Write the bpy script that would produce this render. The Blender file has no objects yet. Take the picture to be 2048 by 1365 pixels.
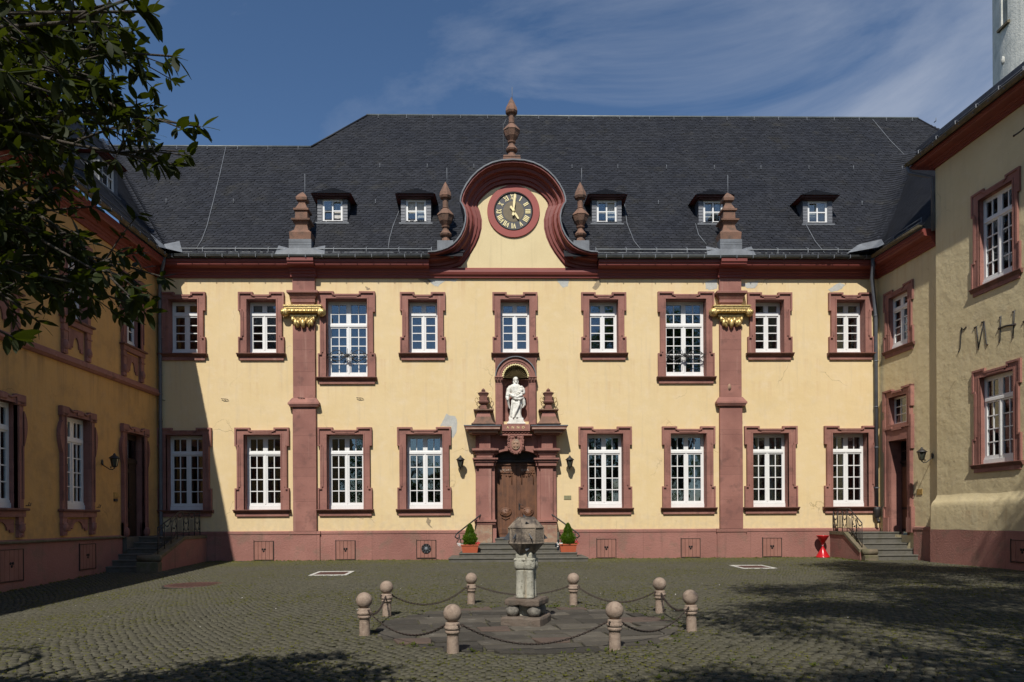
import bpy, bmesh, math, random
import numpy as np
from mathutils import Vector, Matrix, noise
random.seed(7); rng = np.random.default_rng(7)
PI = math.pi
SC = bpy.context.scene
COL = SC.collection

# ------------------------------------------------------------------ camera, sky, sun, exposure
FPX, PCX, PCY = 1425.0, 1024.0, 1037.0           # focal length and principal point, pixels of the 2048 px wide photograph
CAMP = Vector((0, -28.0, 1.6))
YAW = math.atan(29 / FPX); ROLL = 0.0056
cF = Vector((math.sin(YAW), math.cos(YAW), 0)); cR = Vector((math.cos(YAW), -math.sin(YAW), 0)); cU = Vector((0, 0, 1))
cr = cR * math.cos(ROLL) - cU * math.sin(ROLL); cu = cU * math.cos(ROLL) + cR * math.sin(ROLL)
cam = bpy.data.cameras.new("camera"); cam.lens = FPX / 2048 * 36; cam.sensor_width = 36
cam.shift_x = 0; cam.shift_y = (PCY - 682.5) / 2048; cam.clip_end = 2000; cam.clip_start = 0.05
camo = bpy.data.objects.new("camera", cam); COL.objects.link(camo)
m = Matrix.Identity(4)
for i in range(3):
    m[i][0] = cr[i]; m[i][1] = cu[i]; m[i][2] = -cF[i]; m[i][3] = CAMP[i]
camo.matrix_world = m; SC.camera = camo

SUN_D = Vector((.19, .88, -1.0)).normalized()
SUN_EL = math.asin(-SUN_D.z)
SUN_AZ = math.atan2(-SUN_D.x, -SUN_D.y)          # direction towards the sun, clockwise from +Y
SUN_STRENGTH = 4.9; SKY_STRENGTH = 0.098
sun = bpy.data.lights.new("sun", 'SUN'); sun.energy = SUN_STRENGTH; sun.angle = math.radians(.5); sun.color = (1, .95, .87)
suno = bpy.data.objects.new("sun", sun); COL.objects.link(suno)
suno.rotation_euler = SUN_D.to_track_quat('-Z', 'Y').to_euler()
world = bpy.data.worlds.new("World"); SC.world = world; world.use_nodes = True
wn, wl = world.node_tree.nodes, world.node_tree.links
wn.clear()
wo = wn.new('ShaderNodeOutputWorld'); wb = wn.new('ShaderNodeBackground'); sky = wn.new('ShaderNodeTexSky')
sky.sky_type = 'NISHITA'; sky.sun_disc = False; sky.sun_elevation = SUN_EL; sky.sun_rotation = SUN_AZ
sky.altitude = 600; sky.air_density = 1.0; sky.dust_density = 0.25; sky.ozone_density = 3.5
wb.inputs['Strength'].default_value = SKY_STRENGTH
tc = wn.new('ShaderNodeTexCoord'); sep = wn.new('ShaderNodeSeparateXYZ'); wl.new(tc.outputs['Generated'], sep.inputs[0])
def wmath(op, a, b=None, c=None):
    n = wn.new('ShaderNodeMath'); n.operation = op
    for i, v in enumerate((a, b, c)):
        if v is None: continue
        if isinstance(v, (int, float)): n.inputs[i].default_value = v
        else: wl.new(v, n.inputs[i])
    return n.outputs[0]
zc = wmath('MAXIMUM', wmath('ADD', sep.outputs[2], .12), .05)
cx_ = wmath('DIVIDE', sep.outputs[0], zc); cy_ = wmath('DIVIDE', sep.outputs[1], zc)
cmb = wn.new('ShaderNodeCombineXYZ'); wl.new(cx_, cmb.inputs[0]); wl.new(cy_, cmb.inputs[1])
mp = wn.new('ShaderNodeMapping'); mp.inputs['Rotation'].default_value = (0, 0, .9); mp.inputs['Scale'].default_value = (1.0, 1.5, 1); mp.inputs['Location'].default_value = (7.9, 4.8, 0)
wl.new(cmb.outputs[0], mp.inputs[0])
n1 = wn.new('ShaderNodeTexNoise'); n1.inputs['Scale'].default_value = .8; n1.inputs['Detail'].default_value = 10; n1.inputs['Roughness'].default_value = .60; n1.inputs['Distortion'].default_value = .7
wl.new(mp.outputs[0], n1.inputs['Vector'])
n2 = wn.new('ShaderNodeTexNoise'); n2.inputs['Scale'].default_value = .55; n2.inputs['Detail'].default_value = 2
wl.new(cmb.outputs[0], n2.inputs['Vector'])
cl = wmath('MULTIPLY', wmath('SMOOTH_MIN', wmath('MAXIMUM', wmath('SUBTRACT', n1.outputs[0], .46), 0), .3, .05), wmath('MULTIPLY', wmath('MAXIMUM', wmath('SUBTRACT', n2.outputs[0], .36), 0), 8))
clf = wmath('MINIMUM', wmath('MULTIPLY', cl, 2.4), .85)
mix = wn.new('ShaderNodeMixRGB'); mix.inputs[2].default_value = (5.6, 6.0, 6.8, 1)
hs = wn.new('ShaderNodeHueSaturation'); hs.inputs['Saturation'].default_value = 1.08; hs.inputs['Value'].default_value = 1.0
wl.new(sky.outputs[0], hs.inputs['Color'])
wl.new(clf, mix.inputs[0]); wl.new(hs.outputs[0], mix.inputs[1]); wl.new(mix.outputs[0], wb.inputs[0]); wl.new(wb.outputs[0], wo.inputs[0])
SC.view_settings.view_transform = 'Standard'; SC.view_settings.look = 'None'
SC.view_settings.exposure = 0.0; SC.view_settings.gamma = 1.0; SC.view_settings.use_curve_mapping = False
SC.render.engine = 'CYCLES'; SC.cycles.max_bounces = 8; SC.cycles.transparent_max_bounces = 12
SC.cycles.use_denoising = True

# ------------------------------------------------------------------ survey: where a ray through a photo pixel meets a real plane
def ray(px, py):
    return cF + cr * ((px - PCX) / FPX) + cu * ((PCY - py) / FPX)
class Wall:
    """a vertical wall plane; local x runs right as you face it, local -y points out of it"""
    def __init__(s, x, y, rot):
        s.o = Vector((x, y, 0)); s.rot = rot
        s.ux = Vector((math.cos(rot), math.sin(rot), 0)); s.n = Vector((-math.sin(rot), math.cos(rot), 0))
        s.M = Matrix.Translation(s.o) @ Matrix.Rotation(rot, 4, 'Z')
    def at(s, px, py, y=0.0):
        d = ray(px, py); t = (y - (CAMP - s.o).dot(s.n)) / d.dot(s.n); p = CAMP + d * t
        return (p - s.o).dot(s.ux), p.z
def ground_at(px, py, z=0.0):
    d = ray(px, py); t = (z - CAMP.z) / d.z; p = CAMP + d * t
    return p.x, p.y
def air_at(px, py, depth):
    return CAMP + ray(px, py) * depth
FRONT = Wall(0, 0, 0)
XL, XR = -13.163, 15.157
LEFT = Wall(XL, 0, PI / 2)
RROT = math.radians(-86.91)
RIGHT = Wall(XR, 0, RROT)
def gz(x, y):
    """height of the courtyard: level, dipping a little along the left wing"""
    t = min(1, max(0, (-5.0 - x) / 7)); t = t * t * (3 - 2 * t)
    return -0.031 * min(14, max(0, -y)) * t
def gz_np(x, y):
    t = np.clip((-5.0 - x) / 7, 0, 1); t = t * t * (3 - 2 * t)
    return -0.031 * np.clip(-y, 0, 14) * t

# ------------------------------------------------------------------ materials
def new_mat(name):
    mt = bpy.data.materials.new(name); mt.use_nodes = True
    nt = mt.node_tree
    return mt, nt, nt.nodes['Principled BSDF'], nt.nodes['Material Output']
def N(nt, t, **kw):
    n = nt.nodes.new(t)
    for k, v in kw.items():
        if k in n.inputs: n.inputs[k].default_value = v
        else: setattr(n, k, v)
    return n
def world_pos(nt, scale=(1, 1, 1)):
    g = N(nt, 'ShaderNodeNewGeometry'); mp = N(nt, 'ShaderNodeMapping'); mp.inputs['Scale'].default_value = scale
    nt.links.new(g.outputs['Position'], mp.inputs[0]); return mp.outputs[0]
def nz(nt, vec, scale, detail=4, rough=.55, lo=.35, hi=.65):
    n = N(nt, 'ShaderNodeTexNoise'); n.inputs['Scale'].default_value = scale; n.inputs['Detail'].default_value = detail; n.inputs['Roughness'].default_value = rough
    nt.links.new(vec, n.inputs['Vector'])
    r = N(nt, 'ShaderNodeMapRange'); r.inputs[1].default_value = lo; r.inputs[2].default_value = hi
    nt.links.new(n.outputs[0], r.inputs[0]); return r.outputs[0], n.outputs[0]
def mixc(nt, f, a, b, mode='MIX'):
    n = N(nt, 'ShaderNodeMixRGB'); n.blend_type = mode
    for i, v in ((0, f), (1, a), (2, b)):
        if isinstance(v, (int, float)): n.inputs[i].default_value = v
        elif isinstance(v, tuple): n.inputs[i].default_value = v if len(v) == 4 else v + (1,)
        else: nt.links.new(v, n.inputs[i])
    return n.outputs[0]
def mth(nt, op, a, b=0.0):
    n = N(nt, 'ShaderNodeMath'); n.operation = op
    for i, v in enumerate((a, b)):
        if isinstance(v, (int, float)): n.inputs[i].default_value = v
        else: nt.links.new(v, n.inputs[i])
    return n.outputs[0]
def bump(nt, bs, h, strength, dist=.02):
    b = N(nt, 'ShaderNodeBump'); b.inputs['Strength'].default_value = strength; b.inputs['Distance'].default_value = dist
    nt.links.new(h, b.inputs['Height']); nt.links.new(b.outputs[0], bs.inputs['Normal'])
def plain(name, c1, c2=None, scale=6, rough=.7, bmp=.3, fine=40, metal=0.0, bd=.02, dirt=None, streak=None, spec=.5, tone=None):
    """base colour wandering between c1 and c2, fine grain, optional vertical streaks of another colour"""
    mt, nt, bs, out = new_mat(name)
    c2 = c2 or tuple(x * .75 for x in c1)
    P = world_pos(nt)
    f, _ = nz(nt, P, scale)
    col = mixc(nt, f, c1, c2)
    g, graw = nz(nt, P, fine, 6, .65)
    col = mixc(nt, mth(nt, 'MULTIPLY', g, .16), col, tuple(x * .55 for x in c2))
    if dirt:
        d, _ = nz(nt, P, dirt[1], 6, .6, dirt[2], dirt[2] + .12)
        col = mixc(nt, mth(nt, 'MULTIPLY', d, dirt[3]), col, dirt[0])
    if streak:
        Ps = world_pos(nt, (1, 1, .06))
        s, _ = nz(nt, Ps, streak[1], 5, .6, streak[2], streak[2] + .12)
        col = mixc(nt, mth(nt, 'MULTIPLY', s, streak[3]), col, streak[0])
    if name in ('painted_red_sandstone', 'pink_plinth_paint'):      # fine bed joints of the blocks
        g3 = N(nt, 'ShaderNodeNewGeometry'); s3 = N(nt, 'ShaderNodeSeparateXYZ'); nt.links.new(g3.outputs['Position'], s3.inputs[0])
        k3 = s3.outputs[2] if name[1] == 'a' else s3.outputs[0]
        fr_ = mth(nt, 'FRACT', mth(nt, 'ADD', mth(nt, 'MULTIPLY', k3, 1.13 if name[1] == 'a' else .47), 50.31))
        jl = mth(nt, 'MULTIPLY', mth(nt, 'LESS_THAN', fr_, .014 if name[1] == 'a' else .008), .42); col = mixc(nt, jl, col, (.10, .05, .04))
        # blocks differ slightly in tone
        fl_ = mth(nt, 'FRACT', mth(nt, 'MULTIPLY', mth(nt, 'SINE', mth(nt, 'MULTIPLY', mth(nt, 'FLOOR', mth(nt, 'ADD', mth(nt, 'MULTIPLY', k3, 1.13 if name[1] == 'a' else .47), 50.31)), 12.9)), 437.5))
        hv = N(nt, 'ShaderNodeHueSaturation'); nt.links.new(col, hv.inputs['Color']); nt.links.new(mth(nt, 'ADD', mth(nt, 'MULTIPLY', fl_, .16), .92), hv.inputs['Value']); col = hv.outputs[0]
    if tone:
        a = N(nt, 'ShaderNodeAttribute'); a.attribute_name = 'tone'
        r = N(nt, 'ShaderNodeMapRange'); r.inputs[3].default_value = 1 - tone; r.inputs[4].default_value = 1 + tone
        nt.links.new(a.outputs['Fac'], r.inputs[0])
        hsv = N(nt, 'ShaderNodeHueSaturation'); nt.links.new(col, hsv.inputs['Color']); nt.links.new(r.outputs[0], hsv.inputs['Value']); col = hsv.outputs[0]
    nt.links.new(col, bs.inputs['Base Color'])
    bs.inputs['Roughness'].default_value = rough; bs.inputs['Metallic'].default_value = metal
    bs.inputs['Specular IOR Level'].default_value = spec
    if bmp: bump(nt, bs, graw, bmp, bd)
    return mt

def plaster(name, c1, c2, c3, lumps=.25, runs=None):
    mt, nt, bs, out = new_mat(name)
    P = world_pos(nt)
    f, _ = nz(nt, P, .55, 6, .6)
    col = mixc(nt, f, c1, c2)
    f2, _ = nz(nt, P, 2.3, 5, .6, .5, .72)
    col = mixc(nt, mth(nt, 'MULTIPLY', f2, .45), col, c3)
    Ps = world_pos(nt, (1, 1, .07))
    s, _ = nz(nt, Ps, 4.5, 5, .62, .55, .72)
    col = mixc(nt, mth(nt, 'MULTIPLY', s, .35), col, tuple(x * .72 for x in c3))
    g = N(nt, 'ShaderNodeNewGeometry'); sp = N(nt, 'ShaderNodeSeparateXYZ'); nt.links.new(g.outputs['Position'], sp.inputs[0])
    # rust-pink runs below the sills and the cornice, fading downwards
    Pr = world_pos(nt, (1, 1, .035)); rn, _ = nz(nt, Pr, 4.2, 5, .65, .50, .72)
    def band(z0, z1):
        a_ = N(nt, 'ShaderNodeMapRange'); a_.inputs[1].default_value = z0; a_.inputs[2].default_value = z1; nt.links.new(sp.outputs[2], a_.inputs[0])
        return mth(nt, 'MULTIPLY', a_.outputs[0], mth(nt, 'LESS_THAN', sp.outputs[2], z1 + .02))
    bsum = mth(nt, 'MAXIMUM', mth(nt, 'MAXIMUM', band(6.0, 6.95), band(6.9, 7.85)), mth(nt, 'MAXIMUM', band(1.0, 1.75), mth(nt, 'MULTIPLY', band(9.9, 11.05), 1.2)))
    col = mixc(nt, mth(nt, 'MULTIPLY', mth(nt, 'MULTIPLY', bsum, rn), .38), col, tuple(x * f_ for x, f_ in zip(c3, (.72, .52, .42))))
    if runs: col = mixc(nt, mth(nt, 'MULTIPLY', mth(nt, 'MULTIPLY', band(*runs), rn), .6), col, tuple(x * .35 for x in c3)); bq, _ = nz(nt, P, 1.1, 6, .65, .5, .66); col = mixc(nt, mth(nt, 'MULTIPLY', bq, .4), col, tuple(x * .62 for x in c3))
    bl, _ = nz(nt, P, .9, 5, .65, .56, .62)
    col = mixc(nt, mth(nt, 'MULTIPLY', bl, .22), col, tuple(x * .86 for x in c1))
    # damp, darker towards the foot of the wall
    e = N(nt, 'ShaderNodeMapRange'); e.inputs[1].default_value = 1.0; e.inputs[2].default_value = 2.0; e.inputs[3].default_value = 1; e.inputs[4].default_value = 0
    nt.links.new(sp.outputs[2], e.inputs[0])
    f3, raw3 = nz(nt, P, 5, 6, .65, .42, .6)
    col = mixc(nt, mth(nt, 'MULTIPLY', mth(nt, 'MULTIPLY', e.outputs[0], f3), .5), col, tuple(x * .7 for x in c3))
    # hairline cracks and small flakes
    v = N(nt, 'ShaderNodeTexVoronoi'); v.feature = 'DISTANCE_TO_EDGE'; v.inputs['Scale'].default_value = .33
    wv = N(nt, 'ShaderNodeVectorMath'); wv.operation = 'ADD'; nn = N(nt, 'ShaderNodeTexNoise'); nn.inputs['Scale'].default_value = 1.4; nn.inputs['Detail'].default_value = 5
    nt.links.new(P, nn.inputs['Vector']); nt.links.new(nn.outputs[1], wv.inputs[0]); nt.links.new(P, wv.inputs[1]); nt.links.new(wv.outputs[0], v.inputs['Vector'])
    ck = N(nt, 'ShaderNodeMapRange'); ck.inputs[1].default_value = 0; ck.inputs[2].default_value = .006; ck.inputs[3].default_value = 1; ck.inputs[4].default_value = 0
    nt.links.new(v.outputs['Distance'], ck.inputs[0])
    m3, _ = nz(nt, P, .5, 2, .5, .55, .65)
    col = mixc(nt, mth(nt, 'MULTIPLY', mth(nt, 'MULTIPLY', ck.outputs[0], m3), .5), col, (.12, .09, .05))
    sp2, _ = nz(nt, P, 9, 2, .5, .76, .78)
    col = mixc(nt, mth(nt, 'MULTIPLY', sp2, .35), col, (.16, .12, .07))
    nt.links.new(col, bs.inputs['Base Color']); bs.inputs['Roughness'].default_value = .9; bs.inputs['Specular IOR Level'].default_value = .2
    n1 = N(nt, 'ShaderNodeTexNoise'); n1.inputs['Scale'].default_value = 2.2; n1.inputs['Detail'].default_value = 8; n1.inputs['Roughness'].default_value = .6
    nt.links.new(P, n1.inputs['Vector']); bump(nt, bs, n1.outputs[0], lumps, .12)
    return mt

M = {}
M['yellow'] = plaster('yellow_plaster', (.70, .55, .32), (.67, .515, .28), (.71, .58, .40), .14)
M['ochre'] = plaster('ochre_plaster', (.60, .36, .135), (.54, .325, .12), (.50, .33, .165), .3, (5.0, 6.42))
M['sand'] = plaster('sand_plaster', (.64, .545, .33), (.60, .505, .30), (.67, .575, .38), .3)
M['cream'] = plain('cream_plaster', (.70, .58, .34), (.66, .54, .31), 1.2, .9, .1, streak=((.45, .36, .22), 3, .55, .3))
M['redstone'] = plain('painted_red_sandstone', (.335, .155, .122), (.24, .105, .084), .9, .85, .6, 35, dirt=((.12, .06, .05), 2.5, .55, .5), streak=((.42, .25, .2), 5, .58, .4))
M['redstone_dark'] = plain('weathered_red_sandstone', (.20, .085, .062), (.14, .06, .045), 2.2, .85, .6, 30, dirt=((.07, .04, .03), 3, .5, .5))
M['cornice'] = plain('dark_red_cornice_paint', (.20, .040, .030), (.175, .035, .026), 1.5, .6, .1, 25, dirt=((.11, .028, .02), 1.2, .6, .3))
M['eave'] = plain('dark_eaves_paint', (.07, .018, .014), (.05, .014, .012), 3, .7, .2)
M['worn'] = plain('worn_red_paint', (.42, .27, .21), (.33, .19, .15), 4, .9, .4, 30)
M['plinth'] = plain('pink_plinth_paint', (.335, .158, .128), (.27, .120, .097), .7, .9, .8, 18, bd=.03, dirt=((.19, .13, .095), 1.7, .52, .5), streak=((.13, .07, .055), 3.5, .6, .45))
M['brownstone'] = plain('brown_sandstone', (.225, .12, .08), (.16, .092, .064), 3, .9, .7, 30, dirt=((.08, .06, .045), 4, .5, .55))
M['barestone'] = plain('bare_sandstone', (.36, .23, .15), (.26, .14, .10), 4, .9, .8, 28, dirt=((.30, .27, .2), 5, .5, .6))
M['slate'] = plain('grey_slate', (.0185, .0200, .0255), (.024, .0250, .029), .7, .55, .3, 30, dirt=((.034, .032, .026), 1.1, .57, .5), tone=.26, spec=.22)
M['slate_light'] = plain('pale_slate', (.17, .18, .20), (.13, .135, .15), 3, .5, .4, 30)
M['lead'] = plain('weathered_zinc', (.17, .185, .205), (.11, .12, .135), 2.5, .65, .2, 20, metal=.0, streak=((.12, .13, .14), 8, .5, .5))
M['zinc'] = plain('dull_zinc', (.16, .175, .17), (.11, .12, .12), 2.5, .5, .2, 20, metal=.4, dirt=((.17, .2, .2), 3, .55, .5))
M['railzinc'] = plain('bright_zinc_rail', (.30, .32, .33), (.24, .255, .265), 3, .5, .1, 20)
M['pipe'] = plain('painted_downpipe', (.12, .13, .145), (.095, .10, .115), 3, .45, .1, 20)
M['white'] = plain('white_window_paint', (.78, .78, .77), (.74, .74, .72), 3, .45, .05, 30)
M['glazebar'] = M['white']
M['marble'] = plain('white_marble', (.80, .78, .72), (.70, .68, .61), 5, .65, .3, 30, dirt=((.42, .41, .37), 7, .52, .55))
M['gold'] = plain('gilding', (.76, .57, .25), (.56, .40, .15), 12, .4, .5, 30, metal=.65)
M['goldpaint'] = plain('gold_paint', (.85, .74, .40), (.8, .68, .34), 12, .5, .1)
M['clockface'] = plain('clock_face_black', (.055, .055, .062), (.04, .04, .045), 9, .5, .1)
M['clockdisc'] = plain('clock_disc_bronze', (.13, .098, .045), (.11, .08, .035), 9, .5, .1)
M['clockring'] = plain('clock_ring_red', (.30, .055, .042), (.27, .05, .038), 2, .6, .1)
M['iron'] = plain('black_iron', (.018, .017, .018), (.03, .026, .024), 9, .5, .3, 60)
M['rust'] = plain('rusty_iron', (.035, .026, .022), (.05, .03, .022), 20, .75, .5, 60)
M['oak'] = plain('dark_oak', (.15, .062, .028), (.085, .036, .018), 3, .6, .3, 30, streak=((.17, .07, .03), 9, .48, .7))
M['oakdark'] = plain('old_dark_oak', (.030, .017, .012), (.02, .012, .009), 5, .5, .4, 30)
M['step'] = plain('grey_basalt_step', (.125, .115, .095), (.095, .09, .075), 3, .85, .5, 30, dirt=((.07, .065, .04), 4, .5, .5))
M['coping'] = plain('mossy_coping', (.17, .135, .09), (.12, .10, .065), 5, .9, .9, 20, dirt=((.09, .09, .035), 4, .48, .6))
M['hatch'] = plain('pink_boards', (.31, .145, .11), (.27, .12, .09), 4, .8, .3, 30, streak=((.2, .1, .075), 12, .5, .4))
M['black'] = plain('dark_void', (.008, .008, .008), (.006, .006, .006), 3, .9, 0)
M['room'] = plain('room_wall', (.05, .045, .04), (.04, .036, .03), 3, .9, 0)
M['curtain'] = plain('white_curtain', (.62, .6, .56), (.5, .48, .44), 3, .9, .2, streak=((.35, .34, .31), 25, .5, .6))
M['tan_curtain'] = plain('tan_curtain', (.42, .32, .17), (.36, .27, .14), 3, .9, .2, streak=((.25, .19, .1), 25, .5, .6))
M['boulder'] = plain('grey_granite', (.26, .24, .20), (.17, .155, .13), 14, .9, .8, 60, dirt=((.09, .08, .07), 6, .52, .6))
M['dialstone'] = plain('weathered_tuff', (.27, .215, .16), (.19, .155, .12), 6, .9, .8, 50, dirt=((.055, .045, .04), 4.5, .47, .9))
M['limestone'] = plain('pale_lichened_limestone', (.46, .44, .36), (.33, .32, .26), 9, .9, 1, 45, dirt=((.10, .09, .06), 16, .56, .9), streak=((.34, .22, .09), 7, .56, .7))
M['bollard'] = plain('pinkish_granite', (.36, .275, .21), (.28, .205, .155), 16, .85, .8, 70, dirt=((.17, .12, .09), 12, .54, .6))
M['flag'] = plain('flagstone', (.078, .068, .052), (.058, .050, .038), 3.5, .9, .8, 25, dirt=((.17, .155, .13), 6, .60, .8), tone=.55)
M['flagred'] = plain('red_flagstone', (.105, .072, .054), (.085, .058, .044), 3.5, .9, .6, 25)
M['slabstone'] = plain('weathered_brown_slab', (.155, .122, .095), (.12, .088, .066), 5, .9, .9, 40, dirt=((.08, .07, .055), 6, .5, .7))
M['gnomon'] = plain('slate_grey_gnomon', (.07, .08, .095), (.05, .055, .065), 9, .5, .2)
M['cover'] = plain('rusty_cover', (.11, .048, .034), (.08, .038, .03), 8, .8, .8, 50)
M['paintline'] = plain('white_road_paint', (.62, .61, .57), (.5, .49, .45), 8, .8, .2, dirt=((.2, .18, .15), 14, .55, .6))
M['terracotta'] = plain('terracotta_plastic', (.42, .10, .045), (.38, .09, .04), 5, .45, .1)
M['redpaint'] = plain('glossy_red', (.50, .012, .018), (.45, .01, .015), 5, .18, 0)
M['lampglass'] = plain('smoky_lamp_glass', (.05, .055, .04), (.04, .045, .035), 6, .1, 0)
M['brass'] = plain('brass_plate', (.42, .28, .09), (.36, .24, .07), 12, .5, .2, metal=.3)
M['greenplate'] = plain('olive_plate', (.24, .23, .13), (.2, .19, .1), 12, .5, .2)
M['chalk'] = plain('chalk', (.55, .48, .42), (.45, .38, .32), 30, .9, 0)
M['towerwhite'] = plain('tower_limewash', (.68, .68, .62), (.58, .59, .54), 1.1, .9, .5, 14, bd=.06, dirt=((.33, .36, .34), 1.4, .5, .5), streak=((.38, .40, .37), 2.5, .56, .5))
M['patchgrey'] = plain('bare_render_patch', (.50, .50, .46), (.42, .42, .39), 5, .9, .6, 25)
M['patchbrown'] = plain('bare_mortar_patch', (.36, .28, .17), (.28, .22, .15), 6, .9, .9, 25)
M['bark'] = plain('bark', (.085, .07, .055), (.05, .042, .033), 9, .95, 1, 40)
M['soil'] = plain('potting_soil', (.04, .03, .02), (.03, .02, .015), 9, .95, 1, 40)
M['petalred'] = plain('red_petals', (.55, .01, .02), (.6, .03, .05), 30, .6, 0)
M['petalwhite'] = plain('white_petals', (.75, .73, .7), (.7, .66, .62), 30, .6, 0)
M['cushion'] = plain('ochre_cushion', (.45, .28, .12), (.5, .14, .09), 5, .9, .2)

def leafmat(name, c1, c2, trans, rough=.45, tfac=.45):
    mt, nt, bs, out = new_mat(name)
    a = N(nt, 'ShaderNodeAttribute'); a.attribute_name = 'tone'
    oi = N(nt, 'ShaderNodeObjectInfo')
    f = mth(nt, 'FRACT', mth(nt, 'ADD', a.outputs['Fac'], oi.outputs['Random']))
    col = mixc(nt, f, c1, c2)
    nt.links.new(col, bs.inputs['Base Color']); bs.inputs['Roughness'].default_value = rough; bs.inputs['Specular IOR Level'].default_value = .18
    tr = N(nt, 'ShaderNodeBsdfTranslucent'); tr.inputs[0].default_value = trans + (1,)
    mx = N(nt, 'ShaderNodeMixShader'); mx.inputs[0].default_value = tfac
    nt.links.new(bs.outputs[0], mx.inputs[1]); nt.links.new(tr.outputs[0], mx.inputs[2]); nt.links.new(mx.outputs[0], out.inputs[0])
    return mt
M['magnolia'] = leafmat('magnolia_leaf', (.012, .017, .004), (.020, .028, .006), (.12, .16, .007), .6, .18)
M['treeleaf'] = leafmat('tree_leaf', (.035, .06, .018), (.06, .09, .025), (.12, .2, .03))
M['boxleaf'] = leafmat('conifer_leaf', (.06, .125, .010), (.12, .20, .018), (.16, .28, .02))
M['weedleaf'] = leafmat('weed_leaf', (.07, .10, .014), (.11, .13, .018), (.15, .2, .02), .6)
M['mossleaf'] = leafmat('moss', (.20, .185, .02), (.12, .125, .018), (.1, .12, .01), .8)

def glassmat(name, refl, tint=(.82, .86, .86)):
    mt, nt, bs, out = new_mat(name)
    nt.nodes.remove(bs)
    tr = N(nt, 'ShaderNodeBsdfTransparent'); tr.inputs[0].default_value = tint + (1,)
    gl = N(nt, 'ShaderNodeBsdfGlossy'); gl.inputs['Roughness'].default_value = .02; gl.inputs[0].default_value = (.9, .95, 1, 1)
    fr = N(nt, 'ShaderNodeFresnel'); fr.inputs[0].default_value = 1.5
    P = world_pos(nt)
    _, raw = nz(nt, P, 2.2, 2, .5); b = N(nt, 'ShaderNodeBump'); b.inputs['Strength'].default_value = .05; b.inputs['Distance'].default_value = .05
    nt.links.new(raw, b.inputs['Height']); nt.links.new(b.outputs[0], gl.inputs['Normal'])
    f = mth(nt, 'MINIMUM', mth(nt, 'ADD', mth(nt, 'MULTIPLY', fr.outputs[0], 1.2), refl), 1.0)
    mx = N(nt, 'ShaderNodeMixShader'); nt.links.new(f, mx.inputs[0]); nt.links.new(tr.outputs[0], mx.inputs[1]); nt.links.new(gl.outputs[0], mx.inputs[2])
    nt.links.new(mx.outputs[0], out.inputs[0]); return mt
M['glass'] = glassmat('window_glass', .07)

def groundmat():
    mt, nt, bs, out = new_mat('joint_soil_and_moss')
    P = world_pos(nt)
    f, _ = nz(nt, P, .5, 5, .6, .4, .62); g, raw = nz(nt, P, 22, 5, .6, .42, .6)
    col = mixc(nt, g, (.044, .039, .027), (.066, .058, .036))
    mf = mth(nt, 'MULTIPLY', mth(nt, 'ADD', mth(nt, 'MULTIPLY', f, .65), .25), g)
    col = mixc(nt, mf, col, (.10, .10, .016))
    nt.links.new(col, bs.inputs['Base Color']); bs.inputs['Roughness'].default_value = .95
    bump(nt, bs, raw, .8, .03); return mt
M['joint'] = groundmat()
def settmat():
    mt, nt, bs, out = new_mat('basalt_sett')
    P = world_pos(nt)
    a = N(nt, 'ShaderNodeAttribute'); a.attribute_name = 'tone'; oi = N(nt, 'ShaderNodeObjectInfo')
    t = mth(nt, 'FRACT', mth(nt, 'ADD', a.outputs['Fac'], oi.outputs['Random']))
    col = mixc(nt, t, (.066, .062, .044), (.090, .084, .060))
    f, _ = nz(nt, P, .38, 5, .6, .38, .64)
    col = mixc(nt, mth(nt, 'MULTIPLY', f, .5), col, (.075, .070, .042))
    g, raw = nz(nt, P, 26, 5, .65, .5, .66)
    col = mixc(nt, mth(nt, 'MULTIPLY', g, .55), col, (.115, .105, .082))
    h, _ = nz(nt, P, 7, 6, .7, .55, .66)
    k, _ = nz(nt, P, .33, 3, .6, .45, .6)
    col = mixc(nt, mth(nt, 'MULTIPLY', mth(nt, 'MULTIPLY', h, .8), k), col, (.078, .082, .018))
    g_ = N(nt, 'ShaderNodeNewGeometry'); sp = N(nt, 'ShaderNodeSeparateXYZ'); nt.links.new(g_.outputs['Position'], sp.inputs[0])
    e = N(nt, 'ShaderNodeMapRange'); e.inputs[1].default_value = -3.2; e.inputs[2].default_value = -.4; nt.links.new(sp.outputs[1], e.inputs[0])
    h2, _ = nz(nt, P, 2.2, 6, .7, .40, .6)
    col = mixc(nt, mth(nt, 'MULTIPLY', mth(nt, 'MULTIPLY', e.outputs[0], h2), .9), col, (.11, .108, .022))
    nt.links.new(col, bs.inputs['Base Color']); bs.inputs['Roughness'].default_value = .85; bs.inputs['Specular IOR Level'].default_value = .2
    bump(nt, bs, raw, .7, .02); return mt
M['sett'] = settmat()

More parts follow.
